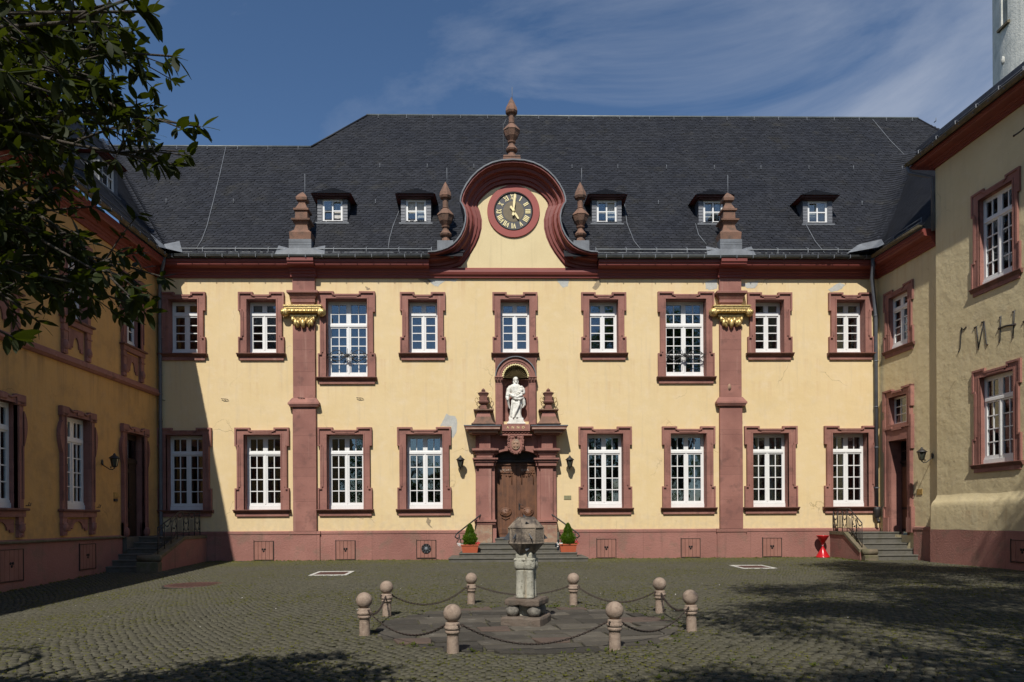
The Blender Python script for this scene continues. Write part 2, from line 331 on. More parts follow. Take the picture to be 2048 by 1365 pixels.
# ------------------------------------------------------------------ mesh building
class MB:
    def __init__(s): s.v = []; s.f = []; s.m = []; s.mats = []; s.smooth = []
    def mi(s, mat):
        if mat not in s.mats: s.mats.append(mat)
        return s.mats.index(mat)
    def add(s, vs, fs, mat, smooth=False, X=None):
        o = len(s.v)
        for p in vs: s.v.append(tuple(X @ Vector(p)) if X is not None else tuple(p))
        k = s.mi(mat)
        for f in fs: s.f.append(tuple(i + o for i in f)); s.m.append(k); s.smooth.append(smooth)
        return s
    def box(s, x0, x1, y0, y1, z0, z1, mat, X=None, bev=0.0):
        if x0 > x1: x0, x1 = x1, x0
        if y0 > y1: y0, y1 = y1, y0
        if z0 > z1: z0, z1 = z1, z0
        if bev and min(x1 - x0, y1 - y0, z1 - z0) > 2.2 * bev:
            b = bev; vs = []
            for z, k in ((z0, b), (z0 + b, 0), (z1 - b, 0), (z1, b)):
                vs += [(x0 + k, y0 + k, z), (x1 - k, y0 + k, z), (x1 - k, y1 - k, z), (x0 + k, y1 - k, z)]
            fs = [(3, 2, 1, 0), (12, 13, 14, 15)]
            for r in range(3):
                for i in range(4): fs.append((r * 4 + i, r * 4 + (i + 1) % 4, r * 4 + 4 + (i + 1) % 4, r * 4 + 4 + i))
            return s.add(vs, fs, mat, X=X)
        vs = [(x0, y0, z0), (x1, y0, z0), (x1, y1, z0), (x0, y1, z0), (x0, y0, z1), (x1, y0, z1), (x1, y1, z1), (x0, y1, z1)]
        return s.add(vs, [(3, 2, 1, 0), (4, 5, 6, 7), (0, 1, 5, 4), (1, 2, 6, 5), (2, 3, 7, 6), (3, 0, 4, 7)], mat, X=X)
    def prism(s, poly, y0, y1, mat, X=None, caps=(True, True)):
        """poly of (x,z) counter-clockwise seen from -y, extruded from y0 (front) to y1 (back)"""
        n = len(poly); vs = [(x, y0, z) for x, z in poly] + [(x, y1, z) for x, z in poly]
        fs = [(i, n + i, n + (i + 1) % n, (i + 1) % n) for i in range(n)]
        if caps[0]: fs.append(tuple(range(n)))
        if caps[1]: fs.append(tuple(range(2 * n - 1, n - 1, -1)))
        return s.add(vs, fs, mat, X=X)
    def lathe(s, prof, mat, seg=16, X=None, smooth=True, sq=0.0, phase=0.0):
        """prof of (z, r)"""
        vs = []; fs = []
        for z, r in prof:
            for i in range(seg):
                a = 2 * PI * i / seg + phase; vs.append((r * math.cos(a), r * math.sin(a), z))
        for j in range(len(prof) - 1):
            for i in range(seg):
                a, b = j * seg + i, j * seg + (i + 1) % seg
                fs.append((a, b, b + seg, a + seg))
        fs.append(tuple(range(seg - 1, -1, -1))); fs.append(tuple((len(prof) - 1) * seg + i for i in range(seg)))
        return s.add(vs, fs, mat, smooth, X)
    def tube(s, pts, r, mat, sides=6, X=None, smooth=True, closed=False):
        pts = [Vector(p) for p in pts]; n = len(pts)
        if n < 2: return s
        rr = r if hasattr(r, '__len__') else [r] * n
        vs = []; up = None
        for i, p in enumerate(pts):
            if closed: t = pts[(i + 1) % n] - pts[i - 1]
            else: t = pts[min(n - 1, i + 1)] - pts[max(0, i - 1)]
            if t.length < 1e-9: t = Vector((0, 0, 1))
            t.normalize()
            if up is None: up = Vector((0, 0, 1)) if abs(t.z) < .9 else Vector((1, 0, 0))
            a = t.cross(up)
            if a.length < 1e-6: a = t.cross(Vector((0, 1, 0)))
            a.normalize(); b = a.cross(t).normalized(); up = b
            for k in range(sides):
                an = 2 * PI * k / sides; vs.append(p + a * (math.cos(an) * rr[i]) + b * (math.sin(an) * rr[i]))
        fs = []
        for j in range(n if closed else n - 1):
            j2 = (j + 1) % n
            for k in range(sides):
                a, b = j * sides + k, j * sides + (k + 1) % sides; c, d = j2 * sides + (k + 1) % sides, j2 * sides + k
                fs.append((a, d, c, b))
        if not closed:
            fs.append(tuple(range(sides))); fs.append(tuple((n - 1) * sides + k for k in range(sides - 1, -1, -1)))
        return s.add(vs, fs, mat, smooth, X)
    def ball(s, c, r, mat, seg=14, rings=9, scale=(1, 1, 1), bumpy=0.0, X=None):
        vs = []; fs = []
        for j in range(rings + 1):
            th = PI * j / rings
            for i in range(seg):
                ph = 2 * PI * i / seg; d = Vector((math.sin(th) * math.cos(ph), math.sin(th) * math.sin(ph), math.cos(th)))
                k = 1 + (bumpy * noise.noise(d * 2.3 + Vector(c) * 3.1) if bumpy else 0)
                vs.append((c[0] + d.x * r * scale[0] * k, c[1] + d.y * r * scale[1] * k, c[2] + d.z * r * scale[2] * k))
        for j in range(rings):
            for i in range(seg):
                a, b = j * seg + i, j * seg + (i + 1) % seg; fs.append((a, a + seg, b + seg, b))
        return s.add(vs, fs, mat, True, X)
    def mesh(s, name):
        me = bpy.data.meshes.new(name); me.from_pydata(s.v, [], s.f)
        for mt in s.mats: me.materials.append(mt)
        me.polygons.foreach_set('material_index', s.m); me.polygons.foreach_set('use_smooth', s.smooth)
        me.validate(); me.update(); return me
    def obj(s, name, parent=None, M=None):
        return put(name, s.mesh(name), parent, M)
def put(name, me, parent=None, M=None):
    o = bpy.data.objects.new(name, me); COL.objects.link(o)
    if parent is not None: o.parent = parent
    if M is not None: o.matrix_basis = M
    return o
def tag(o, label=None, cat=None, group=None, kind=None):
    if label: o['label'] = label
    if cat: o['category'] = cat
    if group: o['group'] = group
    if kind: o['kind'] = kind
    return o
def empty(name, M=None):
    o = bpy.data.objects.new(name, None); COL.objects.link(o); o.empty_display_size = .3
    if M is not None: o.matrix_basis = M
    return o
def copy_thing(o, M=None, label=None):
    c = o.copy(); COL.objects.link(c)
    if M is not None: c.matrix_basis = M
    if label: c['label'] = label
    for ch in o.children:
        d = ch.copy(); COL.objects.link(d); d.parent = c
        for g in ch.children:
            e = g.copy(); COL.objects.link(e); e.parent = d
    return c
def np_mesh(name, verts, faces_flat, nper, mat, tone=None, smooth=False):
    me = bpy.data.meshes.new(name); nv = len(verts); nf = len(faces_flat) // nper
    me.vertices.add(nv); me.vertices.foreach_set('co', np.asarray(verts, dtype=np.float32).ravel())
    me.loops.add(nf * nper); me.loops.foreach_set('vertex_index', np.asarray(faces_flat, dtype=np.int32))
    me.polygons.add(nf); me.polygons.foreach_set('loop_start', np.arange(0, nf * nper, nper, dtype=np.int32))
    me.polygons.foreach_set('loop_total', np.full(nf, nper, dtype=np.int32))
    if smooth: me.polygons.foreach_set('use_smooth', np.ones(nf, dtype=bool))
    me.materials.append(mat)
    if tone is not None:
        a = me.attributes.new('tone', 'FLOAT', 'FACE'); a.data.foreach_set('value', np.asarray(tone, dtype=np.float32))
    me.update(calc_edges=True); return me

# ================================================================== THE COURTYARD GROUND
RINGC = Vector((.43, -17.35)); RINGR = 2.33
def build_ground():
    xs = np.concatenate([[-300, -120, -60, -30], np.linspace(-16, 18, 41), [30, 60, 120, 300]])
    ys = np.concatenate([[-300, -150, -80, -50], np.linspace(-32, 1, 34), [20, 60, 300]])
    X, Y = np.meshgrid(xs, ys, indexing='ij'); Z = gz_np(X, Y) - .022
    V = np.stack([X, Y, Z], -1).reshape(-1, 3); ny = len(ys); F = []
    for i in range(len(xs) - 1):
        for j in range(ny - 1): a = i * ny + j; F += [a, a + ny, a + ny + 1, a + 1]
    g = put('courtyard_ground', np_mesh('courtyard_ground', V, F, 4, M['joint'], smooth=True)); tag(g, kind='structure')
    g['label'] = 'cobbled courtyard with moss growing in the joints'
    return g
GROUND = build_ground()
def warp(u, v):
    """rows of setts swing in long waves across the yard"""
    x = u + .10 * np.sin(v * .55 + 1.0)
    y = v + .75 * np.sin(u * .62 + 1.75) + .12 * np.sin(u * 1.7 + v * .5)
    return x, y
COVERS = [(-7.98, -9.06, .80), (-4.90, -6.78, .55), (8.17, -5.29, .50)]
def build_setts():
    pu, pv = .108, .099
    U, Vv = np.meshgrid(np.arange(-14.2, 16.6, pu), np.arange(-25.5, 1.2, pv), indexing='ij')
    rows = np.round(Vv / pv).astype(int)
    U = U + (rows % 2) * pu * .5 + rng.normal(0, .011, U.shape) + rng.uniform(0, .02, U.shape)
    Vv = Vv + rng.normal(0, .007, U.shape)
    u, v = U.ravel(), Vv.ravel()
    cx, cy = warp(u, v)
    dx, dy = warp(u + .01, v); ax = (dx - cx) / .01; ay = (dy - cy) / .01
    ln = np.hypot(ax, ay); ax /= ln; ay /= ln
    shear = 1 / np.sqrt(1 + (.75 * .62 * np.cos(u * .62 + 1.75)) ** 2)
    depth = cy + 28
    keep = (cy < -.02) & (cx > XL + .02) & (cx < XR + .05 - cy * .052) & (depth > 5.6) & (np.abs(cx - depth * .02) < depth * .74 + .6)
    keep &= np.hypot(cx - RINGC.x, cy - RINGC.y) > 2.28
    keep &= np.hypot(cx - COVERS[0][0], cy - COVERS[0][1]) > COVERS[0][2]
    for x, y, r in COVERS[1:]: keep &= (np.abs(cx - x) > .60) | (np.abs(cy - y) > .80)
    cx, cy, ax, ay, shear, depth = [a[keep] for a in (cx, cy, ax, ay, shear, depth)]
    n = len(cx)
    hw = (pu * .5 - .002 - rng.uniform(0, .012, n)); hd = (pv * .5 * shear - .002 - rng.uniform(0, .010, n))
    z = gz_np(cx, cy) + rng.normal(0, .0028, n)
    tilt = rng.normal(0, .028, (n, 2))
    base = np.array([[-1, -1], [1, -1], [1, 1], [-1, 1]], float)
    V = np.zeros((n, 8, 3))
    for k in range(4):
        for lev, (f, dz) in enumerate(((1.0, -.016), (.84, 0.0))):
            lx = base[k, 0] * hw * f + rng.normal(0, .003, n); ly = base[k, 1] * hd * f + rng.normal(0, .003, n)
            V[:, lev * 4 + k, 0] = cx + lx * ax - ly * ay; V[:, lev * 4 + k, 1] = cy + lx * ay + ly * ax
            V[:, lev * 4 + k, 2] = z + dz + (lx * tilt[:, 0] + ly * tilt[:, 1])
    q = np.array([[4, 5, 6, 7], [0, 1, 5, 4], [1, 2, 6, 5], [2, 3, 7, 6], [3, 0, 4, 7]])
    # the 300 setts that show largest become objects of their own
    vis = np.abs(cx - depth * .0204) < depth * .715
    score = np.where(vis & (depth > 6.97), depth, 1e9); order = np.argsort(score); single = order[:300]
    mask = np.ones(n, bool); mask[single] = False
    Vm = V[mask]; nm = len(Vm)
    F = (q[None] + (np.arange(nm) * 8)[:, None, None]).ravel()
    tone = np.repeat(rng.random(nm), 5)
    o = put('setts', np_mesh('setts', Vm.reshape(-1, 3), F, 4, M['sett'], tone), GROUND); tag(o, kind='stuff')
    protos = []
    for k in range(14):
        i = single[k]; c = np.array([cx[i], cy[i], z[i]]); loc = V[i] - c
        ang = math.atan2(ay[i], ax[i]); cs, sn = math.cos(-ang), math.sin(-ang)
        L = np.stack([loc[:, 0] * cs - loc[:, 1] * sn, loc[:, 0] * sn + loc[:, 1] * cs, loc[:, 2]], -1)
        protos.append(np_mesh('sett', L, q.ravel(), 4, M['sett']))
    for j, i in enumerate(single):
        o = bpy.data.objects.new('sett', protos[j % 14]); COL.objects.link(o); o.parent = GROUND
        o.location = (cx[i], cy[i], z[i]); o.rotation_euler = (rng.normal(0, .02), rng.normal(0, .02), math.atan2(ay[i], ax[i]) + (PI if rng.random() < .5 else 0))
build_setts()

def tufts(name, pts, size, mat, blades=6, parent=None, flat=.5):
    """small clumps of leaf blades"""
    n = len(pts); P = np.repeat(pts, blades, 0); k = len(P)
    az = rng.uniform(0, 2 * PI, k); ln = size * rng.uniform(.5, 1.2, k); el = rng.uniform(.15, 1.2, k) * (1 - flat) + .25
    d = np.stack([np.cos(az) * np.cos(el), np.sin(az) * np.cos(el), np.sin(el)], -1)
    sd = np.stack([-np.sin(az), np.cos(az), np.zeros(k)], -1) * (ln * .22)[:, None]
    P = P + np.stack([rng.normal(0, size * .35, k), rng.normal(0, size * .35, k), np.zeros(k)], -1)
    V = np.stack([P, P + d * (ln * .5)[:, None] + sd, P + d * ln[:, None], P + d * (ln * .5)[:, None] - sd], 1)
    F = np.arange(k * 4)
    o = put(name, np_mesh(name, V.reshape(-1, 3), F, 4, mat, rng.random(k)), parent); tag(o, kind='stuff'); return o
def weeds():
    # moss in the joints: small low clumps, denser in drifts
    u = rng.uniform(-14, 16, 110000); v = rng.uniform(-24.5, -.1, 110000)
    r = np.round(v / .099) + .5; v2 = r * .099 + rng.normal(0, .006, len(v))
    k0 = rng.random(len(u)) < np.clip(1.25 - (v + 24.5) / 30, .3, 1); u, v2 = u[k0], v2[k0]
    x, y = warp(u, v2); dep = y + 28
    dens = np.array([noise.noise((a * .35, b * .35, 3.1)) + .6 * noise.noise((a * 1.3, b * 1.3, 9)) for a, b in zip(x, y)])
    k = (y < -.05) & (x > XL) & (x < XR + .7) & (dep > 6) & (np.abs(x) < dep * .75 + .3) & (np.hypot(x - RINGC.x, y - RINGC.y) > 2.2)
    k &= (dens + .16 + .5 * (y > -2.8) > rng.uniform(-.2, .75, len(x)))
    for cx, cy, r_ in COVERS: k &= np.hypot(x - cx, y - cy) > r_
    P = np.stack([x, y, gz_np(x, y) - .012], -1)[k]
    o = tufts('joint_moss', P + np.array([0, 0, .008]), .034, M['mossleaf'], 5, None, .8)
    o['label'] = 'yellow-green moss and tiny grass in the joints of the cobbles'; o['category'] = 'moss'
    # taller weeds: along the foot of the walls and around the ring
    pts = []
    for i in range(520):
        x = random.uniform(-13, 13.2)
        if -1.8 < x < 3.3: continue
        if random.random() < .5 + .5 * noise.noise((x * .8, 0, 0)): pts.append((x, -random.uniform(.1, .45), 0))
    for i in range(60):
        a = random.uniform(0, 2 * PI); r = 2.25 + random.gauss(0, .09); pts.append((RINGC.x + r * math.cos(a), RINGC.y + r * math.sin(a), 0))
    for i in range(150):
        y = -random.uniform(0, 13); pts.append((XL + random.uniform(.02, .2), y, gz(XL, y)))
    for i in range(60): pts.append((13.0 + random.gauss(0, .12), -2.3 + random.uniform(-.7, 2), 0))
    for i in range(14): pts.append((random.uniform(1, 5), random.uniform(-21, -19.3), 0))
    o = tufts('weeds', np.array(pts), .055, M['weedleaf'], 7, None, .45)
    o['label'] = 'green weeds sprouting along the foot of the walls and round the stone ring'; o['category'] = 'weeds'
weeds()

def flagstones():
    """rough slabs inside the ring of bollards, cut from a warped grid and clipped to the circle"""
    rows = []; y = -2.25
    while y < 2.25:
        h = random.choice((.34, .42, .5, .3)); rows.append((y, min(2.27, y + h))); y += h
    for y0, y1 in rows:
        ym = max(abs(y0), abs(y1)); half = math.sqrt(max(.05, 2.24 ** 2 - ((y0 + y1) / 2) ** 2)); x = -half
        while x < half - .05:
            w = random.uniform(.38, .85); x1 = min(half, x + w)
            if half - x1 < .2: x1 = half
            poly = []
            g = .012
            for px, py in ((x + g, y0 + g), (x1 - g, y0 + g), (x1 - g, y1 - g), (x + g, y1 - g)):
                r = math.hypot(px, py)
                if r > 2.26: px, py = px * 2.26 / r, py * 2.26 / r
                cs_, sn_ = math.cos(.16), math.sin(.16); px, py = px + random.gauss(0, .028), py + random.gauss(0, .024); poly.append((px * cs_ - py * sn_, px * sn_ + py * cs_))
            cx = sum(p[0] for p in poly) / 4; cy = sum(p[1] for p in poly) / 4; z = random.gauss(.004, .005)
            b = MB(); mat = M['flagred'] if random.random() < .06 else M['flag']
            tl = (random.gauss(0, .008), random.gauss(0, .008))
            vs = []
            for s_, zz in ((1, -.03), (1, z - .006), (.965, z + .004)):
                for px, py in poly: vs.append(((px - cx) * s_, (py - cy) * s_, zz + (px - cx) * tl[0] + (py - cy) * tl[1]))
            fs = [(8, 9, 10, 11)] + [(r * 4 + i, r * 4 + (i + 1) % 4, r * 4 + 4 + (i + 1) % 4, r * 4 + 4 + i) for r in range(2) for i in range(4)]
            b.add(vs, fs, mat); me = b.mesh('flagstone')
            a = me.attributes.new('tone', 'FLOAT', 'FACE'); a.data.foreach_set('value', [random.random()] * len(fs))
            put('flagstone', me, GROUND, Matrix.Translation((RINGC.x + cx, RINGC.y + cy, 0)))
            x = x1
flagstones()
def litter():
    n = 260; x = rng.uniform(-11, 13, n); y = -rng.uniform(.3, 21, n); P = np.stack([x, y, gz_np(x, y) + .004], -1); a = rng.uniform(0, 6.28, n); L = rng.uniform(.007, .018, n)
    d = np.stack([np.cos(a), np.sin(a), rng.uniform(0, .5, n)], -1) * L[:, None]; e = np.stack([-np.sin(a), np.cos(a), np.zeros(n)], -1) * (L * .6)[:, None]
    V = np.stack([P - d, P - e, P + d, P + e], 1); o = put('fallen_petals', np_mesh('fallen_petals', V.reshape(-1, 3), np.arange(n * 4), 4, M['petalwhite'])); tag(o, 'pale fallen petals and crumbs scattered over the cobbles', 'petals', None, 'stuff')
litter()

def covers():
    # big rusty round cover, left
    x, y, _ = COVERS[0]; z = gz(x, y)
    b = MB(); b.lathe([(-.05, .74), (.006, .74), (.012, .70), (.002, .69), (.002, .0)], M['cover'], 40, Matrix.Translation((x, y, z + .004)))
    for i in range(-5, 6):
        h = math.sqrt(.64 ** 2 - (i * .115) ** 2)
        b.box(x + i * .115 - .02, x + i * .115 + .02, y - h, y + h, z + .004, z + .014, M['cover'])
    o = b.obj('manhole_cover'); tag(o, 'large round rusty manhole cover in the cobbles near the left stair', 'manhole cover')
    r = MB(); r.lathe([(-.05, .79), (.0, .79), (.0, .745), (-.05, .745)], M['flag'], 40, Matrix.Translation((x, y, z + .002)))
    o2 = r.obj('stone_rim', o)
    for (x, y, _), side, ang in ((COVERS[1], 'left', .05), (COVERS[2], 'right', -.05)):
        X = Matrix.Translation((x, y, 0)) @ Matrix.Rotation(ang, 4, 'Z')
        b = MB(); b.box(-.34, .34, -.46, .46, -.05, .004, M['cover'])
        for i in range(9): b.box(-.30, .30, -.40 + i * .095, -.37 + i * .095, .004, .012, M['cover'])
        o = b.obj('drain_cover', None, X)
        tag(o, 'square rusty drain cover in a white painted border, %s' % ('left of the entrance steps' if side == 'left' else 'right of the entrance steps'), 'drain cover', 'square drain covers')
        f = MB()
        for x0, x1, y0, y1 in ((-.54, .54, -.76, -.60), (-.54, .54, .60, .76), (-.54, -.44, -.60, .60), (.44, .54, -.60, .60)):
            f.box(x0, x1, y0, y1, -.05, .007, M['paintline'])
        f.obj('painted_border', o)
        s_ = MB(); s_.box(-.439, .439, -.599, .599, -.05, -.004, M['cover']); s_.obj('surround', o)
covers()

# ================================================================== WINDOWS
def grid_wall(mb, u0, u1, z0, z1, holes, mat, y=0.0, X=None):
    """flat wall with rectangular holes (u0,u1,z0,z1)"""
    us = sorted({u0, u1, *[min(max(h[i], u0), u1) for h in holes for i in (0, 1)]}); zs = sorted({z0, z1, *[min(max(h[i], z0), z1) for h in holes for i in (2, 3)]})
    for a, b in zip(us[:-1], us[1:]):
        for c, d in zip(zs[:-1], zs[1:]):
            um, zm = (a + b) / 2, (c + d) / 2
            if any(h[0] < um < h[1] and h[2] < zm < h[3] for h in holes): continue
            mb.add([(a, y, c), (b, y, c), (b, y, d), (a, y, d)], [(0, 1, 2, 3)], mat, X=X)

def surround_mesh(ow, oh, sty):
    """stone surround around an opening ow x oh (local: centre x=0, z=0 at top of sill). returns mesh"""
    b = MB(); st = M['redstone']; band = sty.get('band', .335); ear = .085; eh = sty.get('earh', .72); top = oh + .27; ctop = top - .10
    ix = ow / 2; ox = ow / 2 + band - ear; ex = ow / 2 + band; lh = oh * (.285 if sty.get('low') else .30); cw = ex - .70 * (ex / .99) * .55
    cwid = ex * (.36 if ow < 1.3 else .44)
    fr = -.075
    # outline (ccw from front, right half then mirrored)
    half = [(ex, -.002), (ex, lh), (ox, lh + .05), (ox, top - eh), (ex, top - eh), (ex, top), (cwid + .09, top), (cwid, ctop)]
    L = [(-x, z) for x, z in reversed(half)]
    inner = [(-ix, -.002), (-ix, oh), (ix, oh), (ix, -.002)]
    # body as quads: left jamb, right jamb, lintel
    for sgn in (1, -1):
        for (xa, z0, z1) in ((ex, -.002, lh), (ox, lh, top - eh), (ex, top - eh, oh)):
            if z1 > z0: b.box(sgn * ix, sgn * xa, fr, .02, z0, z1, st)
    b.box(-ex, -cwid, fr, .02, oh, top, st); b.box(cwid, ex, fr, .02, oh, top, st); b.box(-cwid, cwid, fr, .02, oh, ctop, st)
    # raised outer moulding following the outline
    pr = -.135; w = .065
    def strip(x0, x1, z0, z1): b.box(x0, x1, pr, fr + .002, z0, z1, st)
    for sg in (1, -1):
        strip(sg * (ex - w), sg * ex, top - eh, top); strip(sg * (ex - w), sg * cwid, top - w, top); strip(sg * cwid, sg * (cwid + w), ctop - .03, top - w)
        strip(sg * (ox - w), sg * (ex - w), top - eh, top - eh + .05)
        strip(sg * (ox - w), sg * ox, lh, top - eh); strip(sg * (ex - w * .8), sg * ex, 0, lh); strip(sg * (ox - w), sg * (ex - w * .8), lh - .05, lh)
        b.box(sg * (ix + .001), sg * (ix + .05), fr - .022, fr + .002, 0, oh - .001, st)
        # second fillet
        b.box(sg * (ox - w - .05), sg * (ox - w - .001), pr + .025, fr + .002, lh + .05, top - eh - .03, st)
    strip(-cwid, cwid, ctop - w, ctop)
    b.box(-cwid + .08, cwid - .08, pr + .02, fr + .002, ctop - w - .07, ctop - w - .002, st)
    b.box(-ix - .05, ix + .05, fr - .022, fr + .002, oh + .001, oh + .05, st)
    # reveals
    rd = .50
    for sg in (1, -1):
        b.add([(sg * ix, fr, -.002), (sg * ix, rd, -.002), (sg * ix, rd, oh), (sg * ix, fr, oh)], [(0, 1, 2, 3) if sg < 0 else (3, 2, 1, 0)], st)
    b.add([(-ix, fr, oh), (-ix, rd, oh), (ix, rd, oh), (ix, fr, oh)], [(0, 1, 2, 3)], st)
    b.add([(-ix, fr, -.002), (ix, fr, -.002), (ix, rd, -.002), (-ix, rd, -.002)], [(0, 1, 2, 3)], st)
    return b.mesh('surround')
def sill_mesh(ow, sty):
    b = MB(); ex = ow / 2 + sty.get('band', .335) + .055; st = M['redstone_dark']
    poly = [(-.20, -.045), (-.215, -.02), (-.20, 0), (.02, 0), (.02, -.13), (-.10, -.13), (-.16, -.06)]
    vs = [(-ex, y, z) for y, z in poly] + [(ex, y, z) for y, z in poly]; n = len(poly)
    b.add(vs, [(i, (i + 1) % n, n + (i + 1) % n, n + i)[::-1] for i in range(n)] + [tuple(range(n)), tuple(range(2 * n - 1, n - 1, -1))], st)
    b.box(-ex + .09, ex - .09, -.075, .02, -.26, -.13, M['redstone'])
    return b.mesh('sill')
def frame_mesh(ow, oh, sty):
    """white casement frame; returns mesh and the list of pane rectangles (x0,x1,z0,z1)"""
    b = MB(); w = M['white']; fw = .075; y0, y1 = .34, .40; ix = ow / 2; panes = []
    zb = .17                                                # weather board
    b.box(-ix, ix, y0 - .05, y1, 0.0, zb - .025, w); b.box(-ix, ix, y0 - .02, y1, zb - .02, zb + .05, w)
    b.box(-ix, -ix + fw, y0, y1, zb + .05, oh, w); b.box(ix - fw, ix, y0, y1, zb + .05, oh, w); b.box(-ix + fw, ix - fw, y0, y1, oh - .09, oh, w)
    tz = oh - sty['toph']                                   # transom centre
    b.box(-ix + fw, ix - fw, y0 - .045, y1, tz - .055, tz + .055, w, bev=.012)
    mw = sty.get('mull', .085)
    b.box(-mw, mw, y0 - .02, y1, zb + .05, tz - .055, w); b.box(-mw, mw, y0 - .01, y1, tz + .055, oh - .09, w)
    b.box(-.02, .02, y0 - .035, y0 - .02, zb + .05, tz - .055, w)
    def sash(x0, x1, z0, z1, c, r, bar=.017):
        s_ = .045
        b.box(x0, x0 + s_, y0 - .012, y1 - .01, z0, z1, w); b.box(x1 - s_, x1, y0 - .012, y1 - .01, z0, z1, w)
        b.box(x0 + s_, x1 - s_, y0 - .012, y1 - .01, z0, z0 + s_, w); b.box(x0 + s_, x1 - s_, y0 - .012, y1 - .01, z1 - s_, z1, w)
        X0, X1, Z0, Z1 = x0 + s_, x1 - s_, z0 + s_, z1 - s_
        for i in range(1, c): xm = X0 + (X1 - X0) * i / c; b.box(xm - bar, xm + bar, y0 + .004, y1 - .012, Z0, Z1, w)
        for j in range(1, r): zm = Z0 + (Z1 - Z0) * j / r; b.box(X0, X1, y0 + .001, y1 - .014, zm - bar, zm + bar, w)
        for i in range(c):
            for j in range(r):
                panes.append((X0 + (X1 - X0) * i / c + .003, X0 + (X1 - X0) * (i + 1) / c - .003, Z0 + (Z1 - Z0) * j / r + .003, Z0 + (Z1 - Z0) * (j + 1) / r - .003))
    c = sty['cols']
    for sg in (-1, 1):
        xa, xb = (sg * mw, sg * (ix - fw)) if sg > 0 else (-(ix - fw), -mw)
        sash(xa, xb, zb + .05, tz - .055, c, sty['rows']); sash(xa, xb, tz + .055, oh - .09, c, sty['toprows'])
    return b.mesh('window'), panes
STY = {
    'small': dict(ow=1.14, oh=2.11, toph=.50, cols=1, rows=4, toprows=1, band=.315, mull=.045),
    'tall': dict(ow=1.60, oh=3.07, toph=.96, cols=2, rows=5, toprows=2, band=.315, earh=.80, mull=.045),
    'low': dict(ow=1.42, oh=2.92, toph=.70, cols=2, rows=4, toprows=1, band=.34, low=True, mull=.045),
}
_cache = {}
def window(parent, wall, u, z, key, sty=None, surround=True, lbl=None, glass='glass'):
    s_ = sty or STY[key]
    if key not in _cache:
        fm, panes = frame_mesh(s_['ow'], s_['oh'], s_); pm = {}
        _cache[key] = (fm, panes, surround_mesh(s_['ow'], s_['oh'], s_) if surround else None, sill_mesh(s_['ow'], s_) if surround else None, pm)
    fm, panes, sm, sl, pm = _cache[key]
    o = put('window', fm, parent, wall.M @ Matrix.Translation((u, 0, z)))
    if lbl: o['label'] = lbl
    if sm: put('surround', sm, o); put('sill', sl, o)
    for (x0, x1, z0, z1) in panes:
        k = (round(x1 - x0, 3), round(z1 - z0, 3), glass)
        if k not in pm:
            b = MB(); a, c = (x1 - x0) / 2, (z1 - z0) / 2; b.box(-a, a, 0, .006, -c, c, M[glass]); pm[k] = b.mesh('pane')
        p = put('pane', pm[k], o, Matrix.Translation(((x0 + x1) / 2, .365, (z0 + z1) / 2)))
        p.rotation_euler = (random.gauss(0, .005), 0, random.gauss(0, .005))
    return o
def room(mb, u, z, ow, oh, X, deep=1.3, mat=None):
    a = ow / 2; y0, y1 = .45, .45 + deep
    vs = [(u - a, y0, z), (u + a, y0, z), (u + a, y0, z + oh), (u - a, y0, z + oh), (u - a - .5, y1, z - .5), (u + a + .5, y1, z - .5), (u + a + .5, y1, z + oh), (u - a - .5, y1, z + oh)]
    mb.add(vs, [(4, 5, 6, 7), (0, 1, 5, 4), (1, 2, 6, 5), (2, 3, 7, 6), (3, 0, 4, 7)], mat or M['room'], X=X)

# ================================================================== MAIN BUILDING
MAIN = empty('abbey_building'); tag(MAIN, 'long yellow baroque abbey wing with clock gable and dark slate roof facing the yard', 'building')
ZC0, ZC1, OV = 11.02, 11.50, .55                        # cornice bottom, top, eave overhang
up_x = [FRONT.at(p, 650)[0] for p in (367, 524, 694, 846, 1030, 1207, 1371, 1538, 1700)]
lo_x = [FRONT.at(p, 940)[0] for p in (370.5, 525.6, 691, 849, 1210, 1376.5, 1540.6, 1699.6)]
tall = (2, 6)
holes = []; rooms = MB()
for i, x in enumerate(up_x):
    s_ = STY['tall' if i in tall else 'small']; z = 7.14 if i in tall else 8.07
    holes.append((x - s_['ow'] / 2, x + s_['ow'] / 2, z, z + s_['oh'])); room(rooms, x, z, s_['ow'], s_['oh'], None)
    o = window(MAIN, FRONT, x, z, 'tall' if i in tall else 'small')
    if i in tall: o['label'] = 'tall upper window with iron guard in front'
for i, x in enumerate(lo_x):
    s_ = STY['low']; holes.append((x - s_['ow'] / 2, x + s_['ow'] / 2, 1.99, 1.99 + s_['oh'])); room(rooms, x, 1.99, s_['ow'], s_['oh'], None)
    window(MAIN, FRONT, x, 1.99, 'low')
PX = FRONT.at(1032, 980)[0]                              # portal axis
holes.append((PX - .86, PX + .86, .5, 4.45)); holes.append((PX - .62, PX + .62, 5.4, 7.6))
room(rooms, PX, .4, 1.9, 4.2, Matrix.Translation((0, .1, 0))); room(rooms, PX, 5.3, 1.5, 2.4, Matrix.Translation((0, .2, 0)))  # boxes added behind door and niche to stop light leaking through
w = MB(); grid_wall(w, XL - .3, XR + .3, 1.05, ZC0 + .2, holes, M['yellow']); w.obj('wall', MAIN)
rooms.obj('interior', MAIN)
